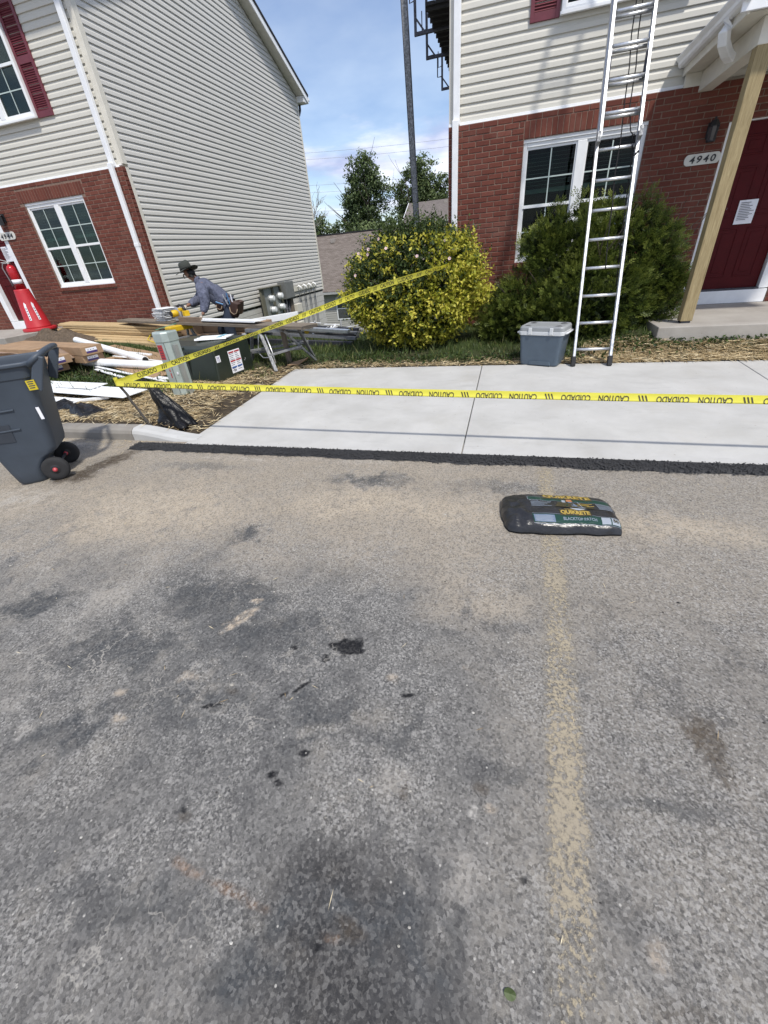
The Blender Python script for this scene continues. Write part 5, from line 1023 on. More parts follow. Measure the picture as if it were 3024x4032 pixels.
def transformer():
    t = thing('transformer_box', 'dark green electrical transformer box with warning sticker', 'transformer', (-3.80, 4.93, .10), rad(-9)); gm = simple('dark_green_enamel', (.016,.024,.017), .33, var=.2, nscale=4, spec=.6)
    W, D, H = .98, .77, .50
    b = MB(); prof = [(0,0),(D,0),(D,H+.035),(.30,H+.045),(.10,H+.01),(.05,H-.03)]
    b.loft([[(-x, y, z) for y, z in prof] for x in (W, 0)]); b.build('cabinet', gm, t, world=False, bevel=.022, seg=3)
    q = MB(); q.box((-W-.03,-.03,-.06), (.03,D+.04,.0)); q.build('pad', kerb_m, t, world=False)
    q = MB(); q.box((-W*.5-.004,.012,.03), (-W*.5+.004,.03,H-.06)); q.build('door_gap', black_m, t, world=False)
    q = MB(); q.box((-.68,.04,H-.03), (-.55,.075,H+.0)); q.build('hasp', gm, t, world=False, bevel=.004)
    q = MB(); q.box((.001,.30,.10), (.004,.535,.40)); s = q.build('warning_sticker', paper_m, t, world=False); rd, bl = MATS['red_sticker'], simple('blue_print', (.03,.10,.32), .5)
    for (y0, y1, z0, z1, m) in ((.31,.41,.365,.385,rd), (.425,.525,.365,.385,rd), (.31,.41,.25,.27,rd), (.425,.525,.25,.27,rd), (.31,.41,.165,.185,bl), (.425,.525,.165,.185,bl)): q = MB(); q.box((.0042,y0,z0), (.0052,y1,z1)); q.build('sticker_band', m, s, world=False)
    q = MB()
    for y0 in (.315, .43):
        for k in range(10):
            z = .35-.024*k
            if abs(z-.26) > .015 and abs(z-.175) > .015: q.box((.0042,y0,z), (.0050,y0+random.uniform(.05,.085),z+.006))
    text_plane(q, '54', (.0055,.335,.115), (0,1,0), (0,0,1), .05, .035, .02); q.build('sticker_print', ink_m, s, world=False)
    q = MB(); q.box((.001,.06,.30), (.003,.135,.385)); s2 = q.build('number_sticker', paper_m, t, world=False); q = MB(); text_plane(q, '36', (.0035,.07,.345), (0,1,0), (0,0,1), .05, .03, .01); text_plane(q, '72', (.0035,.075,.308), (0,1,0), (0,0,1), .05, .03, .01); q.build('sticker_print', simple('purple_ink', (.12,.10,.25), .6), s2, world=False)
    for y, z in ((.60,.22), (.62,.24)): q = MB(); q.lathe([(.008,0),(.006,.006),(0,.007)], 8, Matrix.Translation((.0,y,z)) @ Matrix.Rotation(math.pi/2, 4, 'Y')); q.build('bolt', alu_m, t, world=False)
    # offcut of siding lying on top
    p = thing('siding_offcut', 'short white siding offcut lying on the transformer box', 'offcut', (-4.0, 5.40, .655), rad(8)); q = MB(); q.loft([[(x, y, z) for y, z in ((-.14,0),(-.13,.022),(-.06,.016),(-.055,.004),(-.05,.022),(.03,.016),(.035,.004),(.04,.022),(.13,.018),(.13,.012),(.04,.012),(-.05,.010),(-.135,.010))] for x in (-.26, .22)]); q.build('profile', vinyl_w, p, world=False)
    q = MB(); q.box((.06,-.13,.0225), (.12,.13,.0235)); q.build('blue_film', simple('blue_film', (.25,.48,.58), .4), p, world=False)
transformer()

# -------- saw bench: plank on two stands
oldw = wood_mat('weathered_plank', (.13,.105,.08), (.25,.21,.165), (1,14,14), .85)
PA, PB = V(-7.85,7.72,.715), V(-2.66,5.72,.70); pdir = (PB-PA).normalized(); pnrm = V(-pdir.y, pdir.x, 0)
def onp(s, o=0.0, z=0.0): return PA+pdir*s+pnrm*o+V(0,0,z)
board('scaffold_plank', PA, PB, .29, .045, oldw, 'long weathered plank laid as a bench under the worker', 'plank', None)
LP = (PB-PA).length
def sp(x): return (x-PA.x)/pdir.x
board('wood_block', onp(sp(-5.62),-.10,.06), onp(sp(-4.98),-.10,.06), .045, .085, wood_mat('block_wood', (.17,.12,.085), (.27,.20,.14), (1,10,10)), 'short wooden block on the front edge of the plank', 'block', None)
def siding_board():
    a, b = onp(sp(-5.75), .03, .045), onp(sp(-3.62), -.02, .05); d = b-a; t = thing('siding_board', 'white siding board lying on the plank under the saw', 'siding board', tuple(a), math.atan2(d.y, d.x)); L = d.length; q = MB(); q.loft([[(x, y, z) for y, z in ((-.12,0),(-.118,.020),(-.02,.012),(-.012,.002),(-.008,.020),(.10,.012),(.10,.008),(-.01,.006),(-.114,.010))] for x in (0, L)]); q.build('profile', vinyl_w, t, world=False)
siding_board()
def offcut_stack():
    c = onp(sp(-6.18), .02, .025)
    for k in range(9):
        t = thing('siding_offcut', ('bottom','second','third','fourth','fifth','sixth','seventh','eighth','top')[k] + ' white siding piece of the stack left of the saw', 'offcut', (c.x+random.uniform(-.02,.02), c.y+random.uniform(-.02,.02), c.z+.024*k), math.atan2(pdir.y, pdir.x)+random.uniform(-.08,.08), 'stack of short siding pieces by the saw')
        q = MB(); q.loft([[(x, y, z) for x, z in ((-.20,0),(-.198,.018),(-.08,.013),(-.072,.001),(-.068,.018),(.05,.013),(.058,.001),(.062,.018),(.19,.013),(.19,.009),(.065,.009),(-.065,.008),(-.195,.009))] for y in (-.15, .15)]); q.build('profile', vinyl_w, t, world=False)
offcut_stack()
def trestle():
    t = thing('aluminium_trestle', 'dull aluminium trestle under the right end of the plank', 'trestle', (-3.5, 6.0, .14))
    def bar(name, a, b, w=.05, h=.028, m=alud_m): q = MB(); q.beam(a, b, w, h); q.build(name, m, t, bevel=.003)
    bar('top_bar', (-3.88,6.02,.645), (-3.18,5.82,.655), .07, .05); bar('top_bar', (-3.42,6.28,.655), (-2.78,6.02,.645), .06, .045)
    for a, b in (((-3.62,5.95,.64),(-3.26,5.58,.13)), ((-3.80,6.03,.64),(-4.02,6.20,.13)), ((-3.06,6.12,.64),(-3.00,6.42,.12)), ((-3.16,5.85,.64),(-2.88,6.20,.14))): bar('leg', a, b)
    bar('cross_bar', (-3.93,6.12,.30), (-3.0,6.02,.36), .05, .03); bar('cross_bar', (-3.40,5.72,.33), (-2.98,6.0,.40), .045, .03); bar('cross_bar', (-3.85,5.95,.36), (-3.02,6.32,.40), .045, .03)
    w = MB(); w.tube([(-3.66,5.98,.60),(-3.74,6.02,.40),(-3.78,6.06,.30),(-3.62,5.9,.26),(-3.40,5.73,.30)], .009, 6); w.build('brace', alu_m, t, smooth=True)
    w = MB(); w.tube([(-3.50,5.9,.60),(-3.42,5.85,.36),(-3.36,5.78,.20)], .012, 6); w.build('brace', alu_m, t, smooth=True)
    p = board('wood_prop', (-3.30,6.12,.06), (-3.29,6.06,.675), .07, .05, oldw, 'grey wooden prop standing under the right end of the plank', 'prop', None, up=(0,1,0))
trestle()
def stepladder():
    t = thing('stepladder', 'yellow topped stepladder holding the left end of the plank', 'stepladder', (-5.70, 6.82, .13)); yl = simple('yellow_plastic', (.60,.40,.02), .4); M = math.atan2(pnrm.y, pnrm.x)
    c = V(-5.68,6.72,.655); q = MB(); q.loft([[c+pnrm*a+pdir*b+V(0,0,z) for a, b in ((-.22*k,-.09*k),(.22*k,-.09*k),(.22*k,.09*k),(-.22*k,.09*k))] for z, k in ((-.05,1.0),(.02,1.0),(.035,.9))]); q.build('top_cap', yl, t, bevel=.008)
    for s in (-1, 1):
        for f in (-1, 1): q = MB(); q.beam(c+pnrm*(.18*s)+pdir*(.05*f)+V(0,0,-.03), c+pnrm*(.22*s)+pdir*(.28*f)+V(0,0,-.56), .03, .05); q.build('leg', alud_m, t)
    for k in range(2): q = MB(); f = .3+.35*k; q.beam(c+pnrm*(-.2)+pdir*(.06+.22*f)+V(0,0,-.53*f), c+pnrm*(.2)+pdir*(.06+.22*f)+V(0,0,-.53*f), .07, .02); q.build('step', alud_m, t)
stepladder()
def saw():
    c = onp(sp(-5.66), -.01, .075); t = thing('circular_saw', 'yellow and black circular saw on the plank in the gloved hand', 'saw', tuple(c), math.atan2(pdir.y, pdir.x)); yl = simple('tool_yellow', (.62,.40,.015), .4)
    q = MB(); q.box((-.17,-.09,0), (.15,.09,.006)); q.build('base_plate', alu_m, t, world=False)
    M = Matrix.Translation((-.02,-.02,.075)) @ Matrix.Rotation(math.pi/2, 4, 'X')
    q = MB(); q.lathe([(.09,-.006),(.097,0),(.09,.006)], 24, M); q.build('blade', alu_m, t, world=False)
    q = MB(); q.lathe([(.105,.02),(.112,.035),(.105,.05),(.03,.052)], 24, M); q.build('blade_guard', simple('guard_grey', (.42,.42,.43), .35, metal=.5), t, world=False, smooth=True)
    q = MB(); q.lathe([(.0,.05),(.05,.052),(.055,.075),(.052,.15),(.04,.165),(0,.166)], 16, Matrix.Translation((.02,-.03,.09)) @ Matrix.Rotation(math.pi/2, 4, 'X')); q.build('motor', yl, t, world=False, smooth=True)
    q = MB(); q.tube([(.10,.0,.07),(.16,.0,.12),(.13,0,.185),(.02,0,.205),(-.08,0,.18),(-.07,0,.13)], .022, 8); q.build('handle', black_m, t, world=False, smooth=True)
    q = MB(); q.box((.12,-.05,.03), (.20,.05,.12)); q.build('battery', yl, t, world=False, bevel=.01); q = MB(); q.box((-.06,-.07,.11), (.09,.03,.165)); q.build('housing', yl, t, world=False, bevel=.015); q = MB(); q.lathe([(.05,.168),(.045,.175),(0,.176)], 16, Matrix.Translation((.02,-.03,.09)) @ Matrix.Rotation(math.pi/2, 4, 'X')); q.build('motor_vent', black_m, t, world=False)
saw()
def stack_boxes():
    a = V(-4.75,7.85,.36); carton('carton lying behind the legs of the worker', V(-6.55,8.02,.40), V(-4.55,7.80,.20), .36, .15, None, False); carton('small carton under the one behind the worker', V(-6.5,7.78,.28), V(-5.0,7.66,.15), .34, .11, None, True)
    t = carton('square brown box at the left of the worker', V(-6.42,7.66,.34), V(-6.02,7.60,.32), .32, .24, None, False)
stack_boxes()
board('white_gutter_piece', (-5.55,8.6,.42), (-4.4,8.95,.50), .10, .12, vinyl_w, 'length of white gutter propped behind the worker', 'gutter piece', None)

# -------- worker
def skin_obj(name, chains, mat, parent, sub=2, root=0):
    """chains: list of [(point, radius | (rx, ry)), ...]; equal points are shared"""
    bm = bmesh.new(); lay = bm.verts.layers.skin.verify(); idx = {}
    for ch in chains:
        prev = None
        for p, r in ch:
            k = tuple(round(c, 4) for c in p)
            if k not in idx: v = bm.verts.new(p); v[lay].radius = r if isinstance(r, tuple) else (r, r); idx[k] = v
            v = idx[k]
            if prev is not None and prev is not v and bm.edges.get((prev, v)) is None: bm.edges.new((prev, v))
            prev = v
    bm.verts.ensure_lookup_table(); bm.verts[root][lay].use_root = True
    me = bpy.data.meshes.new(name); bm.to_mesh(me); bm.free(); o = obj(name, me, mat, parent)
    md = o.modifiers.new('skin', 'SKIN'); md.use_smooth_shade = True; md.branch_smoothing = .4; md2 = o.modifiers.new('sub', 'SUBSURF'); md2.levels = sub; md2.render_levels = sub; return o
def worker():
    gz0 = g(-5.1, 7.35); t = thing('person', 'worker in dark hat, blue shirt and jeans bending over the saw', 'person', (-5.1, 7.35, gz0))
    PEL = V(-4.96,7.38,.865); WA = V(-5.08,7.36,1.00); CH = V(-5.30,7.32,1.18); NB = V(-5.43,7.30,1.305); NK = V(-5.50,7.28,1.365); HD = V(-5.575,7.25,1.435); HT = V(-5.585,7.245,1.53)
    LS, RS = V(-5.29,7.12,1.27), V(-5.44,7.47,1.25)
    LE, LW, LH = V(-5.19,7.00,1.00), V(-5.24,6.88,.80), V(-5.27,6.82,.755); RE, RW, RH = V(-5.60,7.40,1.02), V(-5.66,7.06,.95), V(-5.68,6.95,.94)
    LHip, LK, LA = V(-4.94,7.27,.82), V(-5.00,7.20,.47), V(-4.93,7.24,gz0+.10); RHip, RK, RA = V(-4.99,7.49,.82), V(-5.36,7.48,.48), V(-5.33,7.55,gz0+.10)
    sk = simple('skin', (.22,.115,.075), .55, var=.06); glove = simple('work_glove', (.50,.44,.37), .85, var=.15)
    def hand(W, H, dirv, side):
        d = (H-W).normalized(); out = []; sdv = d.cross(V(0,0,1)).normalized()*side; palm = W+d*.06; out.append([(W,.034),(palm,.042)])
        for k in range(4):
            b = palm+sdv*(.026-.0175*k)+d*.02; L = (.060,.070,.066,.052)[k]; e = b+d*L*.55+V(0,0,-.012); f = e+d*L*.35+V(0,0,-.028); out.append([(palm,.042),(b,.014),(e,.013),(f,.012)])
        th = palm+sdv*.038-d*.015; out.append([(palm,.042),(th,.015),(th+sdv*.012+d*.035+V(0,0,-.012),.0105),(th+sdv*.006+d*.058+V(0,0,-.026),.009)]); return out
    body = [[(PEL,(.13,.10)),(WA,(.12,.095)),(CH,(.14,.105)),(NB,(.075,.07)),(NK,.052),(HD,(.070,.082)),(HT,(.066,.075))],
            [(CH,(.14,.105)),(LS,.055),(LE,.042),(LW,.028)], [(CH,(.14,.105)),(RS,.055),(RE,.042),(RW,.028)],
            [(PEL,(.13,.10)),(LHip,.085),(LK,.058),(LA,.042)], [(PEL,(.13,.10)),(RHip,.085),(RK,.058),(RA,.042)]]
    skin_obj('body', body, sk, t, 2)
    fc = HD+V(-.066,-.038,.0)                                      # face details on the side turned to the bench
    fwd = V(-.86,-.45,-.22).normalized(); sdv = V(.46,-.88,0).normalized()
    q = MB(); q.loft([[HD+fwd*a+sdv*(s*w)+V(0,0,z) for s in (-1,0,1)]+[HD+fwd*(a-.02)+V(0,0,z)] for a, w, z in ((.080,.008,.030),(.100,.016,-.008),(.082,.014,-.018))]); q.build('nose', sk, t, smooth=True)
    for s in (-1, 1):
        e = MB(); e.lathe([(0,-.008),(.010,-.005),(.012,0),(.010,.005),(0,.008)], 10, Matrix.Translation(HD+fwd*.072+sdv*s*.030+V(0,0,.022))); e.build('eye', black_m, t, smooth=True)
        r = MB(); r.lathe([(0,-.03),(.016,-.02),(.022,0),(.018,.02),(0,.032)], 10, Matrix.Translation(HD+sdv*s*.076+V(.01,0,.005)) @ Matrix.Scale(.5,4,sdv)); r.build('ear', sk, t, smooth=True)
    m = MB(); m.beam(HD+fwd*.078+sdv*-.022+V(0,0,-.042), HD+fwd*.078+sdv*.022+V(0,0,-.042), .012, .010); m.build('mouth', simple('lip', (.15,.06,.05), .5), t, bevel=.003)
    hr = MB(); hr.lathe([(.0,-.075),(.045,-.07),(.072,-.03),(.080,.02),(.074,.06),(0,.09)], 16, Matrix.Translation(HD+V(.035,.02,.0)) @ Matrix.Rotation(.3, 4, 'Y')); hr.build('hair', simple('black_hair', (.010,.009,.009), .6), t, smooth=True)
    flap = MB(); flap.sheet(lambda u, v: HD+V(.05+.075*v, -.085+.16*u, .045-.10*v+.015*math.sin(u*7)), 8, 6); flap.build('neck_flap', simple('dark_cloth', (.020,.022,.020), .9), t, smooth=True, solid=.006)
    hatm = simple('dark_olive_hat', (.045,.05,.042), .9, var=.2, bump=.3, bscale=300); tilt = Matrix.Translation(HT+V(.0,0,-.005)) @ Matrix.Rotation(rad(17), 4, Vector((.5,-.86,0))) @ Matrix.Rotation(rad(-6), 4, 'X')
    hb = MB(); rings = []
    for r, z in ((.098,-.012),(.100,.0),(.098,.045),(.090,.085),(.070,.108),(.03,.112)): rings.append([tilt @ V(r*math.cos(a)*1.08, r*math.sin(a), z+.008*math.cos(2*a)*(r < .09)) for a in [2*math.pi*k/24 for k in range(24)]])
    hb.loft(rings); hat = hb.build('hat_crown', hatm, t, smooth=True)
    hr_ = MB(); hr_.sheet(lambda u, v: tilt @ V(lerp(.096,.198,v)*math.cos(u*6.2832)*1.05, lerp(.096,.198,v)*math.sin(u*6.2832), -.008-.020*v+.020*v*math.cos(2*u*6.2832+.6)), 36, 5); hr_.build('hat_brim', hatm, t, smooth=True, solid=.004)
    band = MB(); band.lathe([(.1035,-.004),(.1035,.018)], 24, tilt @ Matrix.Scale(1.08,4,(1,0,0))); band.build('hat_band', simple('hat_band', (.016,.017,.015), .8), hat, smooth=True)
    shirt = NT('blue_grey_shirt'); n = shirt.noise(shirt.pos(), 14, 5, .6); shirt.col(shirt.ramp(n, (.35, (.095,.105,.15)), (.7, (.165,.178,.245)))); shirt.set(Roughness=.9, Specular_IOR_Level=.2); shirt.bump(shirt.noise(shirt.scalev(shirt.pos(), (16,16,7), rot=(0,.6,0)), 1.6, 4, .6, 1.2), .85, .05)
    skin_obj('shirt', [[(WA+V(.06,.01,-.06),(.174,.138)),(WA,(.210,.174)),(CH,(.246,.198)),(NB+V(.01,0,0),(.106,.096)),(NK,.074)], [(CH,(.246,.198)),(LS,.126),(LE+V(0,0,.12),.110),(LE,.096),(LE.lerp(LW,.82),.062)], [(CH,(.246,.198)),(RS,.126),(RE+V(.08,.02,.10),.110),(RE,.096),(RE.lerp(RW,.82),.062)]], shirt.m, t, 2, 1)
    jean = simple('dark_jeans', (.018,.026,.045), .9, var=.3, nscale=9, bump=.4, bscale=30)
    skin_obj('jeans', [[(WA+V(.05,.01,-.05),(.154,.124)),(PEL,(.186,.154))], [(PEL,(.186,.154)),(LHip,.115),(LK,.108),(LA,.084)], [(PEL,(.186,.154)),(RHip,.115),(RK,.108),(RA,.084)]], jean, t, 2, 1)
    skin_obj('glove', hand(LW, LH, None, 1), glove, t, 1); skin_obj('glove', hand(RW, RH, None, -1), glove, t, 1)
    for A in (LA, RA):
        b = MB(); b.loft([[A+V(x-.06, y, -.10+z) for x, y in rrect(.27*k, .10*k, .04*k, 4)] for z, k in ((0,1), (.03,1.02), (.075,.82), (.10,.55))]); b.build('boot', simple('brown_boot', (.06,.04,.026), .7), t, smooth=True)
    lea = simple('brown_leather', (.052,.026,.019), .6, var=.25, nscale=7)
    bl = MB(); ax = (PEL-WA).normalized(); M = Matrix.Translation(WA+V(.055,.01,-.055)) @ ax.to_track_quat('Z', 'Y').to_matrix().to_4x4() @ Matrix.Scale(1.22,4,(1,0,0)); bl.lathe([(.142,-.025),(.146,-.02),(.146,.02),(.142,.025)], 28, M); bl.build('belt', lea, t, smooth=True)
    for (c, s, rz) in ((V(-4.80,7.24,.83),(.17,.10,.25),.35), (V(-5.06,7.20,.90),(.13,.07,.17),.25), (V(-4.86,7.50,.84),(.10,.16,.22),.3)):
        p = MB(); p.loft([[V(x, y, z) for x, y in rrect(s[0]*k, s[1]*k, .025, 4)] for z, k in ((-s[2]/2,.72), (-s[2]*.3,.95), (s[2]*.42,1.0), (s[2]/2,1.04), (s[2]/2,.9), (s[2]*.30,.85))]); p.xf(Matrix.Translation(c) @ Matrix.Rotation(rz, 4, 'Y')); pc = p.build('tool_pouch', lea, t, smooth=True)
        k = MB(); k.tube([Matrix.Translation(c) @ Matrix.Rotation(rz, 4, 'Y') @ V(x*s[0], -s[1]*.53, z*s[2]) for x, z in ((-.45,.1),(-.3,-.2),(.1,-.3),(.4,-.15),(.48,.15))], .008, 6); k.build('pouch_trim', simple('tan_trim', (.30,.22,.15), .7), pc, smooth=True)
    for (a, b, r, mt) in ((V(-4.88,7.19,.92),V(-4.92,7.16,1.09),.012,alu_m), (V(-4.84,7.20,.92),V(-4.85,7.17,1.10),.010,simple('blue_handle', (.04,.18,.38), .5)), (V(-4.96,7.16,.93),V(-5.07,7.12,.98),.014,MATS['blue_handle']), (V(-4.80,7.22,.92),V(-4.79,7.2,1.07),.012,paper_m)):
        q = MB(); q.tube([a, b], r, 6); q.build('hand_tool', mt, t)
worker()
# ---------------------------------------------------------------- vegetation
class Leaves:
    """fast collector of leaf-sized faces with one tone value each"""
    def __init__(s): s.v = []; s.f = []; s.t = []; s.n = 0
    def kites(s, P, D, Nn, L, W, tone, fold=.25):
        """P base points (n,3), D direction, Nn normal, L length, W width arrays"""
        D = D/np.linalg.norm(D, axis=1, keepdims=True); S = np.cross(D, Nn); S /= np.linalg.norm(S, axis=1, keepdims=True)+1e-9; U = np.cross(S, D); L = L[:, None]; W = W[:, None]; n = len(P)
        a = P; b = P+D*L*.45+S*W*.5+U*W*fold; c = P+D*L; d = P+D*L*.45-S*W*.5+U*W*fold
        s.v.append(np.stack([a, b, c, d], 1).reshape(-1, 3)); i = s.n+np.arange(n)[:, None]*4; s.f.append(np.concatenate([i+[[0,1,2]], i+[[0,2,3]]], 1).reshape(-1, 3)); s.t.append(np.repeat(tone, 2)); s.n += 4*n
    def mesh(s, name):
        v = np.concatenate(s.v).astype(np.float32); f = np.concatenate(s.f).astype(np.int32); t = np.concatenate(s.t).astype(np.float32)
        me = bpy.data.meshes.new(name); me.vertices.add(len(v)); me.vertices.foreach_set('co', v.ravel()); me.loops.add(f.size); me.loops.foreach_set('vertex_index', f.ravel()); me.polygons.add(len(f)); me.polygons.foreach_set('loop_start', np.arange(len(f), dtype=np.int32)*3); me.update(calc_edges=True)
        at = me.attributes.new('rnd', 'FLOAT', 'FACE'); at.data.foreach_set('value', t); return me
def unit(n): v = rng.normal(size=(n, 3)); return v/np.linalg.norm(v, axis=1, keepdims=True)
bark_m = simple('bark', (.07,.055,.042), .9, var=.3, bump=.6, bscale=25)
def branchy(mb, base, lean, H, r0, nb, spread, seed, levels=2, up=.5):
    """tapered trunk with limbs; returns the limb tips"""
    rr = random.Random(seed); tips = []
    def grow(p, d, L, r, lv):
        n = 5; pts = [p]; rs = [r]
        for k in range(1, n+1):
            d = (d+V(rr.uniform(-.14,.14), rr.uniform(-.14,.14), rr.uniform(-.02,.12)*up)).normalized(); p = p+d*L/n; pts.append(p); rs.append(r*(1-.62*k/n))
        mb.tube(pts, rs, 6 if lv else 8); tips.append(p)
        if lv < levels:
            m = nb if lv == 0 else max(2, nb//2)
            for j in range(m):
                k = rr.randint(2, n) if lv == 0 else rr.randint(2, n); a = rr.uniform(0, 6.28); dd = (d*rr.uniform(.5,.9)+V(math.cos(a), math.sin(a), rr.uniform(.1,.6))*spread).normalized(); grow(pts[k], dd, L*rr.uniform(.42,.68), rs[k]*.62, lv+1)
    grow(Vector(base), Vector(lean).normalized(), H, r0, 0); return tips

# shrub with yellow leaves, a wild rose growing through it
def yellow_shrub():
    t = thing('golden_shrub', 'rounded yellow green shrub with small pale roses by the downspout', 'shrub', (-1.45, 7.0, g(-1.45, 7.0)))
    m_y = leaf_mat('golden_leaf', ((0, (.045,.070,.010)), (.3, (.17,.21,.018)), (.6, (.40,.41,.04)), (1, (.70,.62,.10))), .3); m_g = leaf_mat('rose_leaf', ((0, (.018,.034,.010)), (.5, (.058,.092,.026)), (1, (.125,.165,.050))), .3)
    C0 = np.array([-1.44, 6.98, .98]); R = np.array([1.13, .70, .90])
    def shape(d):
        """radius factor by direction: uneven outline"""
        n = np.array([mnoise.noise((q[0]*2.2, q[1]*2.2, q[2]*2.2+3)) for q in d]); n2 = np.array([mnoise.noise((q[0]*6, q[1]*6, q[2]*6)) for q in d]); return .95+.16*n+.12*n2
    Y = Leaves(); G = Leaves()
    N_ = 5600; d = unit(N_); d = d[(d[:, 1] < .55)]; f = shape(d)
    for i in range(len(d)):                                    # twigs: each carries a spray of leaves
        q = d[i]; rr = f[i]*(1-abs(random.gauss(0, .10))); p = C0+R*q*rr*random.uniform(.80, 1.02)
        if p[2] < .2: p[2] = .2+random.random()*.1
        side = q[0]; hgt = (p[2]-.2)/1.5
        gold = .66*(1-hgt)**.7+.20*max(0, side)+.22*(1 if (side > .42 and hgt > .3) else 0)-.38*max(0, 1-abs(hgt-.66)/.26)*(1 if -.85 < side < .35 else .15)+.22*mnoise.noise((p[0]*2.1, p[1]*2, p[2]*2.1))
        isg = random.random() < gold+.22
        if hgt > .92: isg = False if random.random() < .8 else isg
        k = random.randint(5, 8); ax = q*np.array([.8, 1, .7])+np.array([0, -.15, .45])+rng.normal(size=3)*.35; ax /= np.linalg.norm(ax); s = np.linspace(0, .13, k)[:, None]
        P = p+ax*s+rng.normal(size=(k, 3))*.010; D = ax*.5+rng.normal(size=(k, 3))*.75; Nn = rng.normal(size=(k, 3))*.6+np.array([.2, -.4, .8]); out = rr/f[i]
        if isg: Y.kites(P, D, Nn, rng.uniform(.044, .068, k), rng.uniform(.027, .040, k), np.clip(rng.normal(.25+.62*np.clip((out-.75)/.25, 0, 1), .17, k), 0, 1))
        else: G.kites(P, D, Nn, rng.uniform(.034, .054, k), rng.uniform(.020, .032, k), np.clip(rng.normal(.5, .25, k), 0, 1))
    n = 9000; d = unit(n); p = C0+R*d*(rng.random(n)[:, None]**.5)*.84; p[:, 2] = np.maximum(p[:, 2], .22); G.kites(p, unit(n), unit(n), rng.uniform(.05, .08, n), rng.uniform(.03, .05, n), rng.uniform(.1, .6, n))
    n = 900                                                    # rose canes above the crown
    for k in range(34):
        b = np.array([random.gauss(-1.36, .34), 6.95+random.uniform(-.3,.2), 1.62+random.uniform(-.05,.05)]); ln = random.uniform(.12, .34)*math.exp(-((b[0]+1.36)/.45)**2)+.08; dr = np.array([random.uniform(-.4,.4), random.uniform(-.3,.2), 1.0]); m = 18; s = np.linspace(0, ln, m)[:, None]; G.kites(b+dr*s+rng.normal(size=(m, 3))*.018, rng.normal(size=(m, 3))+np.array([0,0,.4]), unit(m), rng.uniform(.025,.045,m), rng.uniform(.012,.02,m), rng.uniform(.3,1,m))
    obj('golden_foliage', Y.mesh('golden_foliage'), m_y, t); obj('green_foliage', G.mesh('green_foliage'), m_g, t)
    b = MB()
    for k in range(9): a = k*.7; branchy(b, (-1.44+.12*math.cos(a), 7.0+.08*math.sin(a), .15), (.55*math.cos(a), .3*math.sin(a), 1), 1.2, .016, 4, .8, k, 1)
    b.build('stems', bark_m, t)
    pk = simple('rose_petal', (.62,.45,.49), .6, var=.08); ye = simple('rose_centre', (.6,.42,.05), .7)
    for (x, z) in ((-2.13,1.50),(-2.08,1.45),(-1.96,1.54),(-1.96,1.48),(-1.68,1.53),(-1.24,1.41),(-.82,1.35),(-1.81,1.65),(-2.17,1.24),(-.89,1.56),(-.77,1.45),(-1.04,1.23)):
        q = ((x-C0[0])/R[0])**2+((z-C0[2])/R[2])**2; y = C0[1]-R[1]*math.sqrt(max(.05, 1-q))*1.03-.02; f_ = MB(); c = V(x*(y+.0)/6.35 if False else x, y, z); nv = V(random.uniform(-.3,.3)-.1, -1, random.uniform(0,.7)).normalized(); u = nv.orthogonal().normalized(); w = nv.cross(u)
        for k in range(5):
            a = k*2*math.pi/5+.3; e = u*math.cos(a)+w*math.sin(a); s_ = nv.cross(e); f_.add([c, c+e*.011+s_*.009+nv*.004, c+e*.021+s_*.007+nv*.007, c+e*.021-s_*.007+nv*.007, c+e*.011-s_*.009+nv*.004], [(0,1,2,3,4)])
        o = f_.build('rose', pk, t); k = MB(); k.lathe([(.008,0),(.006,.005),(0,.007)], 8, Matrix.Translation(c) @ nv.to_track_quat('Z', 'Y').to_matrix().to_4x4()); k.build('rose_centre', ye, o)
yellow_shrub()

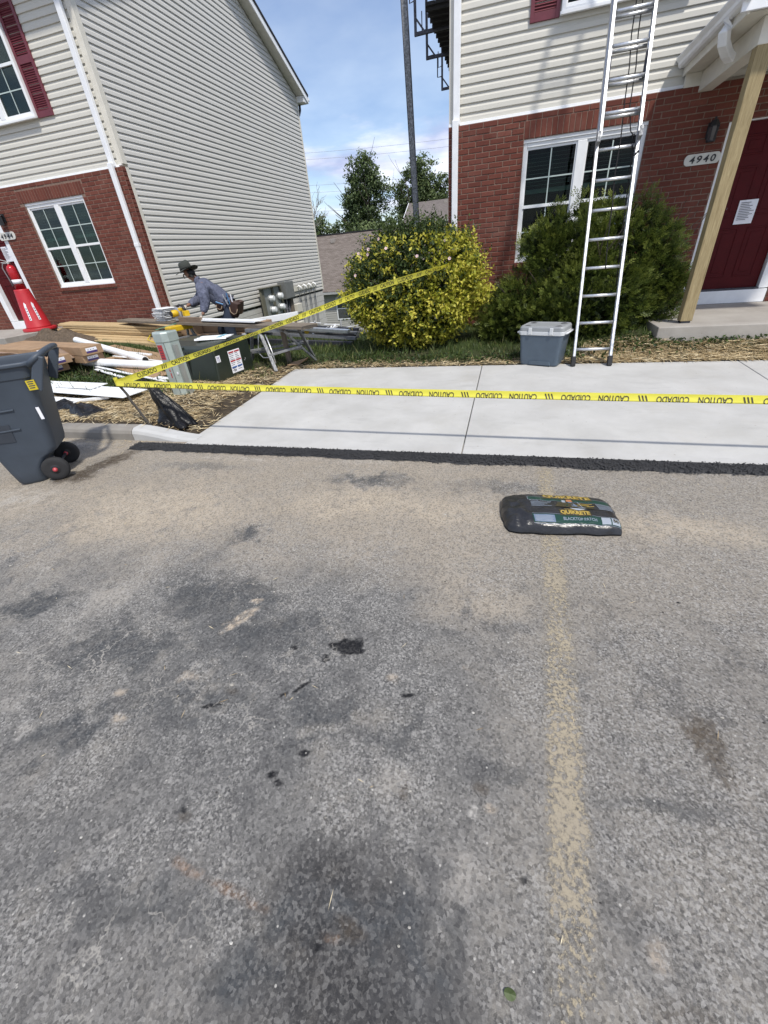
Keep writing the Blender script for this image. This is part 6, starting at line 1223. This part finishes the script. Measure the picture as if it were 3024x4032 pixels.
def arborvitae(name, label, blobs, seed, n_spray):
    rr = random.Random(seed); base = blobs[0]; t = thing(name, label, 'shrub', (base[0], base[1], g(base[0], base[1]))); m = MATS.get('thuja_green') or leaf_mat('thuja_green', ((0, (.014,.026,.006)), (.35, (.056,.084,.015)), (.7, (.120,.160,.027)), (1, (.21,.24,.045))), .22)
    L = Leaves(); tot = sum(b[3]*b[5] for b in blobs)
    for (cx, cy, cz, rx, ry, rz) in blobs:
        for i in range(int(n_spray/16*rx*rz/tot)):                    # clumps of flat sprays with dark gaps between
            d = np.array([rr.gauss(0,1), rr.gauss(0,1), rr.gauss(0,1)]); d /= np.linalg.norm(d)
            if d[1] > .5: d[1] *= -1
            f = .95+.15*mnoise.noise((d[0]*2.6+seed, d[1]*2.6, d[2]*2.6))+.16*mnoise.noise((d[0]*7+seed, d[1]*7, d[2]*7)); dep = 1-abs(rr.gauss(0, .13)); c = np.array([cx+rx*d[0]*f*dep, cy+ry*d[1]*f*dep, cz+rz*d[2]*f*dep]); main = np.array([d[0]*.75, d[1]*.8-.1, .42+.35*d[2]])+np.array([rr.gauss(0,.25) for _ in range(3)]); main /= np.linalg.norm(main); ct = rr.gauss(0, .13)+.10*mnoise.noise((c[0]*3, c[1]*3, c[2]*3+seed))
            for j in range(16):
                q = np.array([rr.gauss(0,1) for _ in range(3)])*np.array([.055,.055,.045]); p = c+q
                if p[2] < .19: continue
                along = float(np.dot(q, main))/.055; ax = main+q*6+np.array([rr.gauss(0,.3) for _ in range(3)]); ax /= np.linalg.norm(ax); sd = np.cross(ax, np.array([rr.gauss(0,1), rr.gauss(0,1), rr.gauss(0,.4)])); sd /= np.linalg.norm(sd)+1e-9; k = 6; s = np.linspace(0, .06, k)[:, None]; sg = np.where(np.arange(k) % 2 == 0, 1.0, -1.0)[:, None]
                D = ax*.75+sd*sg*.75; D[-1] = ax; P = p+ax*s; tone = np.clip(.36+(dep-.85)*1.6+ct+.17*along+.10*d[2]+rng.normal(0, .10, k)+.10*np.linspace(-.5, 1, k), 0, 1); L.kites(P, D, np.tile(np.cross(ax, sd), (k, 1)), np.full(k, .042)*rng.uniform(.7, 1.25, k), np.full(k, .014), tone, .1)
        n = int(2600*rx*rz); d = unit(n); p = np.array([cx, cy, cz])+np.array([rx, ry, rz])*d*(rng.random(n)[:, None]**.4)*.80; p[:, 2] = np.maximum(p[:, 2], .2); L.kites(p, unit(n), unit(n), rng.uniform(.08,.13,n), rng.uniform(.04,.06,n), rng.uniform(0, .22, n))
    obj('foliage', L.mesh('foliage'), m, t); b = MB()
    for k in range(5): a = k*1.3+seed; branchy(b, (base[0]+.1*math.cos(a), base[1]+.06*math.sin(a), g(base[0], base[1])-.05), (.5*math.cos(a), .25*math.sin(a), 1), base[5]*1.5, .022, 4, .7, k+seed, 1)
    b.build('stems', bark_m, t)
arborvitae('arborvitae', 'big dark green arborvitae bush behind the ladder', [(1.42,7.28,1.0,.72,.46,.86), (.78,7.25,1.10,.55,.44,.78), (1.86,7.18,.76,.44,.40,.62), (1.1,7.0,.70,.8,.5,.58), (.45,7.2,1.35,.30,.3,.40)], 3, 13500)
arborvitae('arborvitae', 'low green arborvitae bush behind the cooler', [(.22,7.12,.62,.50,.40,.48), (-.12,7.15,.48,.30,.33,.36), (.55,6.95,.50,.4,.34,.40)], 9, 4600)

# ---------------------------------------------------------------- straw, grass, weeds, leaf litter
def in_slab(x, y): return x > SLAB_X0-.01 and y < SLAB_Y1+.015
def straw_d(x, y):
    n = mnoise.noise((x*1.6, y*1.6, 8))*.5+mnoise.noise((x*4.5, y*4.5, 2))*.35
    d = 0.0
    if -6.4 < x < -3.1 and 3.44 < y < 6.1:
        d = .95*min(1, (y-3.42)/.1); edge = (-3.1-x); top = 4.45+.9*max(0, (x+5.2))/1.6 if x > -5.2 else 4.15
        if y > top: d *= max(0, 1-(y-top)/.45)
        if edge < .30 and y < 5.1: d *= .12+.5*max(0, n+.2)
    if x >= -3.15 and 5.86 < y < 6.3: d = .75*max(0, 1-(y-5.86)/.30)
    if x > .95 and 5.86 < y < 6.9: d = max(d, 1.25*max(0, 1-max(0, y-6.34)/.25))
    return max(0, min(1, d*(.72+1.1*n)))
def straw():
    L = Leaves(); N = 0; P, D, T, LL, WW = [], [], [], [], []
    tries = 0
    while N < 25000 and tries < 170000:
        tries += 1; r = random.random()
        if r < .55: x, y = random.uniform(-6.4,-3.1), random.uniform(3.44,6.1)
        elif r < .70: x, y = random.uniform(-3.15,1.5), random.uniform(5.86,6.3)
        else: x, y = random.uniform(.95,4.4), random.uniform(5.86,6.7)
        if in_slab(x, y) or random.random() > straw_d(x, y) or (1.84 < x < 5.2 and y > 6.37): continue
        a = random.gauss(.15, .9); P.append((x, y, gz_(x, y)+random.uniform(.003,.028))); D.append((math.cos(a), math.sin(a), random.gauss(0,.10))); LL.append(random.uniform(.05,.17)); WW.append(random.uniform(.005,.010)); T.append(random.random()); N += 1
    for k in range(130):                                       # stray straws on the pavement and lot
        x, y = random.uniform(-3.6,2.2), random.uniform(.3,3.1); a = random.uniform(0,6.28); P.append((x, y, .006)); D.append((math.cos(a), math.sin(a), 0)); LL.append(random.uniform(.015,.05)); WW.append(random.uniform(.0015,.003)); T.append(random.random())
    for k in range(260):
        x, y = random.uniform(-4.9,-3.5), 3.25-abs(random.gauss(0,.10)); a = random.uniform(0,6.28); P.append((x, y, .006)); D.append((math.cos(a), math.sin(a), 0)); LL.append(random.uniform(.02,.07)); WW.append(random.uniform(.002,.004)); T.append(random.random())
    P, D, LL, WW, T = map(np.array, (P, D, LL, WW, T)); n = len(P); L.kites(P, D, np.tile([0,0,1.0], (n,1))+rng.normal(size=(n,3))*.25, LL, WW, T, .1)
    m = NT('straw'); a = m.n('ShaderNodeAttribute', attribute_name='rnd').outputs['Fac']; m.col(m.ramp(a, (0, (.24,.165,.08)), (.35, (.48,.36,.19)), (.75, (.66,.53,.31)), (1, (.78,.68,.47)))); m.set(Roughness=.7); tag(obj('straw_mulch', L.mesh('straw_mulch'), m.m), 'golden straw mulch spread on the bare soil', 'straw', kind='stuff')
straw()
def grass_d(x, y):
    n = .55+.9*mnoise.noise((x*1.3, y*1.3, 5))+.3*mnoise.noise((x*5, y*5, 1)); d = 0.0
    if -8.4 < x < -3.9 and 4.35 < y < 8.1: d = .95 if y > 4.6 else .7
    if -4.2 < x < 2.2 and 5.95 < y < 8.1: d = max(d, min(1, (y-5.92)/.22))
    if -6.8 < x < -1.2 and 8.0 < y < 15: d = .8
    if -4.0 < x < -3.3 and 5.3 < y < 6.2: d = max(d, .5)
    if x > 1.4 and y < 6.36: d = max(0, .30*max(0, n)*(1 if y > 6.2 else .12))
    if x > 1.85 and y > 6.36: return 0
    if x < -7.05 and y > 8.15: return 0
    if x < -6.2 and y > 6.9: return 0
    return d*max(0, n)
def grass():
    L = Leaves(); P, D, T, LL, WW = [], [], [], [], []; tries = 0
    while len(P) < 30000 and tries < 160000:
        tries += 1; r = random.random()
        if r < .42: x, y = random.uniform(-8.4,-3.3), random.uniform(4.35,8.1)
        elif r < .86: x, y = random.uniform(-4.2,4.0), random.uniform(5.92,8.1)
        else: x, y = random.uniform(-6.8,-1.2), random.uniform(8,15)
        if in_slab(x, y) or random.random() > grass_d(x, y): continue
        h = random.uniform(.03,.075)*(1.0 if random.random() < .9 else 2.2); 
        if -2.9 < x < -.2 and y < 6.6 and random.random() < .25: h *= 1.8
        P.append((x, y, gz_(x, y)-.004)); D.append((random.gauss(0,.5), random.gauss(0,.5), 1)); LL.append(h*1.25); WW.append(random.uniform(.006,.012)*(1 if y < 8 else 1.8)); T.append(random.random())
    P, D, LL, WW, T = map(np.array, (P, D, LL, WW, T)); n = len(P); L.kites(P, D, unit(n), LL, WW, T, .05); m = leaf_mat('grass_blade', ((0, (.032,.050,.014)), (.5, (.085,.125,.032)), (.85, (.155,.20,.055)), (1, (.32,.28,.13))), .3); tag(obj('grass', L.mesh('grass'), m), 'short rough grass on the lawn and under the shrubs', 'grass', kind='stuff')
grass()
def litter():
    G = Leaves()                                               # broad-leaved weeds hugging the porch edge, the shrub and the kerb
    n = 0; P, D, LL, WW, T = [], [], [], [], []
    for (cx, cy, sx, sy, k) in ((2.15,6.30,.30,.05,240), (2.75,6.35,.30,.03,120), (-.5,6.12,1.1,.10,700), (-2.2,6.35,.5,.12,420), (-5.9,4.85,.6,.16,700), (-6.3,5.1,.4,.12,380), (1.55,6.35,.25,.15,300), (-4.4,4.62,.25,.10,160)):
        for i in range(k):
            x, y = random.gauss(cx, sx), random.gauss(cy, sy)
            if in_slab(x, y) or (x > 1.84 and y > 6.37): continue
            P.append((x, y, gz_(x, y)+random.uniform(.005,.05))); D.append((random.gauss(0,1), random.gauss(0,1), random.uniform(.1,.9))); LL.append(random.uniform(.03,.065)); WW.append(random.uniform(.018,.034)); T.append(random.random())
    P, D, LL, WW, T = map(np.array, (P, D, LL, WW, T)); G.kites(P, D, np.tile([0,0,1.0], (len(P),1))+rng.normal(size=(len(P),3))*.4, LL, WW, T); tag(obj('weeds', G.mesh('weeds'), leaf_mat('weed_leaf', ((0, (.018,.034,.010)), (.5, (.04,.075,.018)), (1, (.085,.135,.03))), .25)), 'low broad leaved weeds along the slabs and shrubs', 'weeds', kind='stuff')
    st = MB(); ico = [(0,0,1),(.9,0,.25),(.28,.85,.3),(-.73,.53,.2),(-.73,-.53,.35),(.28,-.85,.25)]; icf = [(0,1,2),(0,2,3),(0,3,4),(0,4,5),(0,5,1),(1,5,4,3,2)]
    for i in range(620):
        x, y = random.uniform(-4.6,2.0), random.choice((random.uniform(.1,3.0), random.gauss(1.9,.5))); s = random.choice((.0025,.003,.004,.005,.007 if random.random() < .3 else .004))*random.uniform(.8,1.3)
        if not 0.05 < y < 3.0: continue
        a = random.random()*6.28; ca, sa = math.cos(a), math.sin(a); st.add([(x+(q[0]*ca-q[1]*sa)*s, y+(q[0]*sa+q[1]*ca)*s*.75, .001+q[2]*s*.55) for q in ico], icf, random.random()*.999+.001)
    for (x, y, s) in ((-3.02,1.52,.018), (-2.95,1.30,.014), (-1.02,.835,.013), (.84,1.09,.009), (-.25,1.05,.006)):
        st.add([(x+q[0]*s, y+q[1]*s*.6, .001+q[2]*s*.6) for q in ico], icf, .6)
    m = NT('loose_gravel'); a = m.n('ShaderNodeAttribute', attribute_name='rnd').outputs['Fac']; m.col(m.ramp(a, (0, (.02,.02,.02)), (.35, (.05,.045,.04)), (.5, (.28,.26,.22)), (1, (.50,.48,.44)))); m.set(Roughness=.9); tag(st.build('loose_gravel', m.m), 'loose gravel and grit scattered on the asphalt', 'gravel', kind='stuff')
    lf = MB(); c = V(.12,.24,.004); pts = [c+V(.013*math.cos(a)*(1.1), .011*math.sin(a), .003*math.cos(2*a)) for a in [k*.628 for k in range(10)]]; lf.add([c+V(0,0,.003)]+pts, [(0,k+1,(k+1)%10+1) for k in range(10)]); tag(lf.build('fallen_leaf', simple('olive_leaf', (.06,.085,.025), .6)), 'small round olive leaf on the asphalt by the stripe', 'leaf')
litter()
# ---------------------------------------------------------------- side yard and background
def meter_board():
    t = thing('meter_board', 'grey board of four electricity meters by the side wall', 'meter board', (-6.93, 12.5, g(-6.9, 12.5))); X = -6.93; gm = simple('meter_grey', (.27,.29,.285), .5, metal=.2, var=.1); od = simple('olive_frame', (.13,.125,.09), .7)
    q = MB(); q.box((X-.02,12.05,-.25), (X+.0,13.05,.86)); q.build('panel', gm, t)
    for y0, y1 in ((11.90,12.05), (12.56,12.66), (13.05,13.16)): q = MB(); q.box((X-.03,y0,-1.0), (X+.03,y1,.87)); q.build('upright', od, t)
    q = MB(); q.box((X-.05,11.86,.872), (X+.10,13.06,.892)); q.build('rain_hood', od, t)
    gl = simple('meter_glass', (.52,.54,.54), .25); 
    for (y, z) in ((12.36,.58), (12.92,.60), (12.36,.28), (12.92,.30)):
        M = Matrix.Translation((X, y, z)) @ Matrix.Rotation(math.pi/2, 4, 'Y'); q = MB(); q.lathe([(.105,0),(.105,.05),(.092,.06),(.088,.15),(.07,.165),(0,.166)], 20, M); me = q.build('meter', gl, t, smooth=True)
        q = MB(); q.lathe([(.11,.035),(.113,.045),(.11,.055)], 20, M); q.build('meter_ring', alud_m, me)
    b = thing('junction_box', 'tall grey electrical box right of the meter board', 'electrical box', (-6.93, 13.5, .45)); q = MB(); q.box((X-.10,13.2,.47), (X+.14,13.82,.95)); q.build('case', simple('box_grey', (.15,.155,.15), .5, var=.1), b, bevel=.008); q = MB(); q.box((X+.14,13.22,.49), (X+.148,13.80,.93)); q.build('cover', simple('box_cover', (.17,.175,.17), .5, var=.1), b, bevel=.004)
    for y in (13.3, 13.5): q = MB(); q.tube([(X+.02,y,.48),(X+.02,y,-.9)], .035, 8); q.build('conduit', steel_m, b, smooth=True)
    q = MB(); q.box((X-.04,13.62,-1.0), (X+.05,13.80,.46)); q.build('post', oldw, b)
    c = thing('cable_box', 'row of white service elbows with cables on the foundation wall', 'cable box', (-7.05, 15.2, .6)); q = MB(); q.box((-7.075,14.35,.60), (-7.03,16.1,.74)); q.build('backing', beige_m, c)
    for k in range(4):
        y = 14.6+k*.42; q = MB(); q.tube([(-7.05,y,.70),(-6.98,y,.74),(-6.93,y+.03,.70),(-6.93,y+.04,.60)], .034, 8); q.build('elbow', vinyl_w, c, smooth=True)
        for dy in (0, .12): q = MB(); q.tube([(-6.95,y+.04+dy,.62),(-7.06,y+.08+dy,.40),(-7.068,y+.10+dy,-.9)], .010, 5); q.build('cable', simple('grey_cable', (.20,.20,.21), .7), c)
    for (y, z, s) in ((14.15,.10,.26), (14.1,-.42,.20)): q = MB(); q.box((-7.07,y,z-s/2), (-6.95,y+.42,z+s/2)); o = q.build('vent_hood', beige_m, bevel=.01); tag(o, 'small beige box on the foundation beside the meters, ' + ('upper' if z > 0 else 'lower'), 'vent')
meter_board()
def pole_pile():
    GR = 'scaffold poles piled behind the trestle'
    for k in range(9):
        y = 7.75+.13*(k % 5); z = .13+.075*(k//5)+.05*(k % 2); a = V(-5.4+random.uniform(-.3,.3), y+.45, g(-5.2, y)+z+.10); b = V(-2.75+random.uniform(-.25,.1), y-.05, g(-2.7, y)+z-.02)
        lab = ('lowest','second','third','fourth','fifth','sixth','seventh','eighth','topmost')[k]+' pole of the pile behind the trestle'
        if k % 3 == 2: board('scaffold_pole', a, b, .10, .06, alud_m if k != 5 else alu_m, lab, 'pole', GR)
        else:
            t = thing('scaffold_pole', lab, 'pole', tuple(a), 0, GR); q = MB(); q.beam(a, b, .075, .055); q.build('tube', steel_m if k % 2 else alud_m, t, bevel=.004)
            if k in (1, 4): d = (b-a).normalized(); q = MB(); c = a.lerp(b, .55); q.tube([c+V(.0,-.06,.02), c+V(.03,-.12,.02)], .05, 12); q.build('yellow_cap', MATS['yellow_plastic'], t)
    r = MB()
    for k in range(26): p = V(random.uniform(-4.2,-2.9), random.uniform(7.9,8.6), 0); p.z = g(p.x, p.y)+random.uniform(.2,.42)-.12*(p.x+4); d = V(random.uniform(-.3,.3), random.uniform(-.1,.1), random.uniform(-.05,.08)); r.beam(p, p+d, random.uniform(.02,.05), .006)
    tag(r.build('vinyl_scrap', vinyl_w), 'white vinyl scraps strewn over the pole pile', 'scrap', kind='stuff')
    board('long_beam', (-5.6,7.98,.18), (-2.72,7.52,.10), .10, .12, steel_m, 'dark beam lying at the foot of the pole pile', 'beam', None)
pole_pile()
def pump_jack():
    p = thing('scaffold_mast', 'tall square aluminium scaffold mast rising behind the golden shrub', 'mast', (-1.98, 10.5, g(-2, 10.5)))
    a, b = V(-1.965,10.5,-.3), V(-2.20,10.5,7.0); q = MB(); q.beam(a, b, .105, .09, up=(0,1,0)); q.build('tube', alud_m, p, bevel=.004)
    for s in (-1, 1): q = MB(); q.beam(a+V(s*.053,-.04,0), b+V(s*.053,-.04,0), .010, .02, up=(0,1,0)); q.build('edge_flange', steel_m, p)
    t = thing('scaffold_platform', 'dark scaffold platform on brackets along the side of the house', 'scaffold', (-1.4, 12, 4.6)); dk = simple('dark_deck', (.020,.018,.017), .8, var=.2)
    for i, y in enumerate((9.45, 11.2, 12.95, 14.7)):
        for k in range(3): q = MB(); x = -1.60+k*.155; q.box((x,y,4.64), (x+.148,y+1.72,4.68)); q.build('deck_plank', dk, t)
        for k in range(8): q = MB(); q.box((-1.605,y+.05+k*.21,4.60), (-1.135,y+.085+k*.21,4.64)); q.build('deck_rib', dk, t)
    for y in (10.2, 11.35, 13.4, 16.0):
        q = MB(); q.beam((-1.92,y,4.59), (-1.10,y,4.60), .045, .045); br = q.build('bracket_arm', steel_m, t); q = MB(); q.beam((-1.90,y,4.58), (-1.90,y,5.65), .04, .04); q.build('guard_post', steel_m, t)
        q = MB(); q.beam((-1.895,y,4.78), (-1.74,y,4.60), .025, .025); q.build('brace', steel_m, t); q = MB(); q.tube([(-1.90,y,4.98),(-1.99,y,4.96),(-1.99,y,5.22)], .010, 5); q.build('hook', steel_m, t)
        q = MB(); q.tube([(-1.70,y,4.58),(-1.70,y,4.30),(-1.60,y,4.30)], .011, 5); q.build('hanger', steel_m, t)
    c = thing('hanging_chain', 'short chain hanging in the air beside the mast', 'chain', (-1.95, 10.4, 4.8)); q = MB()
    for k in range(9):
        z = 4.62+k*.045; q.tube([(-1.93+.008*math.cos(a)*(1 if k % 2 else 0), 10.3+.008*math.cos(a)*(0 if k % 2 else 1), z+.02*math.sin(a)) for a in [j*6.283/6 for j in range(7)]], .004, 5)
    q.tube([(-1.93,10.3,4.98),(-1.93,10.3,5.9)], .005, 5); q.build('links', steel_m, c)
pump_jack()
grey_sid = siding_mat('vinyl_siding_grey', (.42,.41,.375))
def neighbour():
    Y = 30; t = thing('neighbour_house', 'single storey grey house with brown shingle roof behind the shrub', 'house', (-8, Y, -3.2)); x0, x1, zb, ze, zr = -22, -3.0, -3.05, -.42, 2.85; YR = 37.0
    b = MB(); b.box((x0,Y,zb-.8), (x1,YR*2-Y,ze)); b.build('wall', grey_sid, t)
    k = 0
    while zb+k*.14 < ze-.15:
        q = MB(); q.loft([[(x,Y-.002-o,zb+k*.14+h) for h, o in ((0,.0),(0,.028),(.13,.006),(.14,0))] for x in (-14.5, x1)]); q.build('siding_plank', grey_sid, t); k += 1
    for (a, c, d, e) in ((-11.72,-10.3,-2.35,-.92), (-7.5,-6.1,-2.35,-.92)):
        q = MB(); q.box((a,Y-.06,d), (c,Y-.01,e)); w = q.build('window', vinyl_w, t, bevel=.01)
        for (z0, z1) in ((d+.09,(d+e)/2-.03), ((d+e)/2+.04,e-.09)):
            q = MB(); q.box((a+.09,Y-.066,z0), (c-.09,Y-.055,z1)); q.build('pane', simple('far_pane', (.045,.05,.055), .12, spec=.8) if 'far_pane' not in MATS else MATS['far_pane'], w)
            n = 0
            while z1-.03-n*.07 > z0: q = MB(); q.box((a+.10,Y-.069,z1-.03-n*.07), (c-.10,Y-.0665,z1-.012-n*.07)); q.build('blind_slat', simple('far_blind', (.17,.175,.17), .6) if 'far_blind' not in MATS else MATS['far_blind'], w); n += 1
    def rslab(p, nm):
        # local frame so that the shingle courses follow the slope
        o = roof_slab(t, *p, .12, shin_brown, nm); return o
    e = .45; s = (zr-ze)/(YR-Y)
    mat_r = shingle_mat('brown_shingle_slope', (.145,.120,.102), (.225,.190,.165))
    q = MB(); Lx = x1-x0+.8; Ls = math.hypot(YR-Y+e, zr-ze+e*s); q.box((0,0,-.12), (Lx,Ls,0)); o = q.build('roof', mat_r, t); o.matrix_parent_inverse = WM[t.name].inverted(); o.location = (x0-.4, Y-e, ze-e*s+.10); o.rotation_euler = (math.atan(s), 0, 0)
    q = MB(); q.box((0,0,-.12), (Lx,Ls,0)); o2 = q.build('roof', mat_r, t); o2.matrix_parent_inverse = WM[t.name].inverted(); o2.location = (x1+.4, 2*YR-Y+e, ze-e*s+.10); o2.rotation_euler = (math.atan(s), 0, math.pi)
    q = MB(); q.box((x0-.4,YR-.12,zr+.08), (x1+.4,YR+.12,zr+.16)); q.build('ridge_cap', shin_dark, t)
    q = MB(); q.box((x0-.4,Y-e-.10,ze-e*s-.06), (x1+.4,Y-e,ze-e*s+.07)); q.build('gutter', simple('grey_gutter', (.40,.40,.385), .5), t); q = MB(); q.box((x0,Y-e+.01,ze-e*s-.08), (x1,Y,ze-e*s-.05)); q.build('soffit', simple('soffit_shade', (.30,.295,.27), .7), t)
    for x in (-13.6, -6.0): q = MB(); zc = zr-.55; yc = YR-.55/s; q.box((x-.16,yc-.16,zc+.05), (x+.16,yc+.16,zc+.34)); q.build('roof_vent', simple('vent_tan', (.30,.27,.24), .7) if 'vent_tan' not in MATS else MATS['vent_tan'], t, bevel=.03)
    fp = MB(); fp.tube([(-10.2,26.5,-3.2),(-10.2,26.5,-1.9)], .05, 8); tag(fp.build('fence_post', alud_m, smooth=True), 'thin grey fence post standing before the grey house', 'post')
neighbour()
def far_house():
    Y = 62; t = thing('distant_house', 'distant house with grey brown roof beyond the mast', 'house', (-10, Y, -3)); mr = shingle_mat('far_shingle', (.15,.13,.12), (.20,.175,.16)); x0, x1 = -13.9, 3.0
    q = MB(); q.box((x0+.5,Y,-3), (x1,Y+9,4.35)); q.build('wall', siding_mat('far_siding', (.40,.37,.31)), t)
    roof_slab(t, (x0,Y-.5,4.2), (x1,Y-.5,4.2), (x1,Y+4.5,6.6), (x0,Y+4.5,6.6), .15, mr); roof_slab(t, (x0,Y+9.5,4.2), (x1,Y+9.5,4.2), (x1,Y+4.5,6.6), (x0,Y+4.5,6.6), .15, mr)
    g_ = MB(); g_.add([(x0+.5,Y,4.3),(x0+.5,Y+9,4.3),(x0+.5,Y+4.5,6.5)], [(0,1,2)]); g_.build('gable', MATS['far_siding'], t)
    rk = MB(); rk.beam((x0,Y-.5,4.12), (x0,Y+4.5,6.52), .06, .28, up=(0,0,1)); rk.build('rake_board', white_m, t); gt = MB(); gt.box((x0,Y-.62,4.05), (x1,Y-.5,4.2)); gt.build('gutter', MATS['grey_gutter'], t)
    for x in (-8.9, -7.2): q = MB(); q.box((x-.2,Y+3.6,6.15), (x+.2,Y+4.0,6.42)); q.build('roof_vent', MATS['vent_tan'], t)
far_house()

def tree(label, x, y, z0, H, blobs, seed, cols, leaf=.22, n=6000, trunk_r=.35, name='tree', limb=6, spread=.7, clump=.8):
    t = thing(name, label, 'tree', (x, y, z0)); b = MB(); branchy(b, (x, y, z0-.3), (0, 0, 1), H*.60, trunk_r, limb, spread, seed, 2, .9); b.build('trunk', bark_m, t)
    L = Leaves(); rr = np.random.default_rng(seed); tot = sum(q[3]*q[4]*q[5] for q in blobs)
    for (cx, cy, cz, rx, ry, rz) in blobs:
        m = max(14, int(n/34*(rx*ry*rz)/tot))                       # clumps of leaves with gaps between
        d = rr.normal(size=(m, 3)); d /= np.linalg.norm(d, axis=1, keepdims=True); r = rr.random(m)[:, None]**.45; c = np.array([x+cx, y+cy, z0+cz])+np.array([rx, ry, rz])*d*r
        for j in range(m):
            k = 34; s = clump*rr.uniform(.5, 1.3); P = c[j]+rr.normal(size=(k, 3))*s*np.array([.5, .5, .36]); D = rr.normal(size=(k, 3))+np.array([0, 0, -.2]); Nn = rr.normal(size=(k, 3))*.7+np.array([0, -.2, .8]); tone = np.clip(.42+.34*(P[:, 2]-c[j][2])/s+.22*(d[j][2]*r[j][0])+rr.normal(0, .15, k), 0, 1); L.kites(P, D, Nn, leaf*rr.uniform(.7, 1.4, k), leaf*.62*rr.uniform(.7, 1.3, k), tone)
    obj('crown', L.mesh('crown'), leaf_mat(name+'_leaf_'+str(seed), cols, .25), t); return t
GC = ((0, (.040,.062,.024)), (.5, (.125,.17,.065)), (1, (.24,.30,.11))); GD = ((0, (.034,.054,.022)), (.5, (.105,.15,.058)), (1, (.21,.27,.10))); GL = ((0, (.016,.028,.009)), (.5, (.055,.085,.022)), (1, (.13,.18,.045)))
tree('tall slender green tree behind the roof of the grey house', -22.5, 75, -3.2, 17.5, [(-.2,0,7.5,3.4,2.6,3.2), (.2,0,11.5,3.7,2.6,3.4), (-.3,0,14.6,2.7,2.2,2.2), (.4,0,16.2,1.4,1.4,1.2), (2.4,0,5.2,1.6,1.5,2.0), (-2.0,0,11.0,1.8,1.6,2.6), (2.2,0,13.4,1.2,1.2,1.5), (-1.4,0,5.4,2.2,1.8,2.0), (3.1,0,7.4,1.4,1.3,1.8), (-2.8,0,8.6,1.5,1.4,2.0)], 11, GD, .34, 19000, .5, 'tall_tree', 7, .5, .78)
tree('broad open green tree right of the tall one, behind the mast', -13.6, 72, -3.2, 15.5, [(0,0,11.2,3.2,2.2,2.2), (-1.9,0,9.0,2.0,1.6,2.4), (2.1,0,10.2,1.9,1.5,1.8), (.2,0,13.6,2.4,1.8,1.6), (3.3,0,12.2,1.2,1.0,1.0), (-2.8,0,12.0,1.2,1.0,1.0), (-.6,0,6.8,2.3,1.6,2.0), (3.8,0,10.6,.9,.9,.6)], 12, GC, .32, 13500, .4, 'broad_tree', 7, .85, .62)
tree('small bright tree beside the far roof', -9.3, 73, -3.2, 8.8, [(0,0,7.4,1.9,1.6,1.4)], 13, GL, .30, 1500, .25, 'small_tree', 5, .7, .6)
tree('slim dark tree left of the far roof', -17.4, 70, -3.2, 8.6, [(0,0,6.9,.9,.9,1.9)], 14, GD, .28, 1300, .2, 'slim_tree', 4, .5, .5)
for i, (x, H, r, c, lab) in enumerate(((-27.2,10.0,2.6,GC,'bushy green tree at the corner of the pale siding'), (-24.2,9.2,2.5,GL,'lighter bushy tree next to the foot of the tall tree'), (-20.2,8.6,2.2,GC,'low bushy tree right under the tall tree'), (-30.5,9.5,2.6,GC,'bushy tree hidden partly by the siding corner'), (-16.8,7.6,2.0,GL,'low pale tree between tall tree and far roof'))):
    tree(lab, x, 66+(i % 2)*2, -3.2, H, [(0,0,H-2.4,r,1.6,2.2), (.6,0,H-4.6,r*1.1,1.6,2.0), (-.8,0,H-5.8,r*1.1,1.5,1.8)], 20+i, c, .32, 7500, .22, 'bushy_tree', 5, .8, .62)
def dead_tree():
    t = thing('bare_tree', 'leafless grey tree reaching out from behind the pale siding', 'tree', (-27.8, 64, -3.2)); b = MB(); rr = random.Random(5)
    def grow(p, d, L, r, lv):
        pts = [p]; rs = [r]
        for k in range(6): d = (d+V(rr.uniform(-.28,.28), rr.uniform(-.2,.2), rr.uniform(-.10,.22))).normalized(); p = p+d*L/6; pts.append(p); rs.append(max(.012, r*(1-.7*(k+1)/6)))
        b.tube(pts, rs, 5)
        if lv < 3:
            for j in range(4): k = rr.randint(1, 6); grow(pts[k], (d+V(rr.uniform(-.2,1.1), rr.uniform(-.4,.4), rr.uniform(-.5,.9))).normalized(), L*rr.uniform(.45,.7), max(.02, rs[k]*.7), lv+1)
    b.tube([(-28.6,64,-3.5),(-28.4,64,2),(-28.1,64,4.5)], [.28,.22,.17], 8); grow(V(-28.1,64,4.4), V(.75,0,.75), 3.6, .13, 0); grow(V(-28.15,64,4.2), V(.9,0,.25), 2.8, .10, 1)
    b.build('branches', simple('grey_bark', (.20,.18,.165), .9), t)
dead_tree()
for k, (zl, zr_) in enumerate(((16.8,16.1), (16.0,15.1), (12.4,11.9), (11.4,10.9), (9.0,7.6))):
    q = MB(); q.tube([(lerp(-60,25,u), 85, lerp(zl+1.2,zr_-1.2,u)-1.6*4*u*(1-u)+.8) for u in [j/16 for j in range(17)]], .02, 4); tag(q.build('power_line', simple('wire_grey', (.40,.42,.46), .6) if 'wire_grey' not in MATS else MATS['wire_grey']), ('topmost','second','third','fourth','lowest')[k]+' thin power line across the sky above the trees', 'power line', 'power lines')
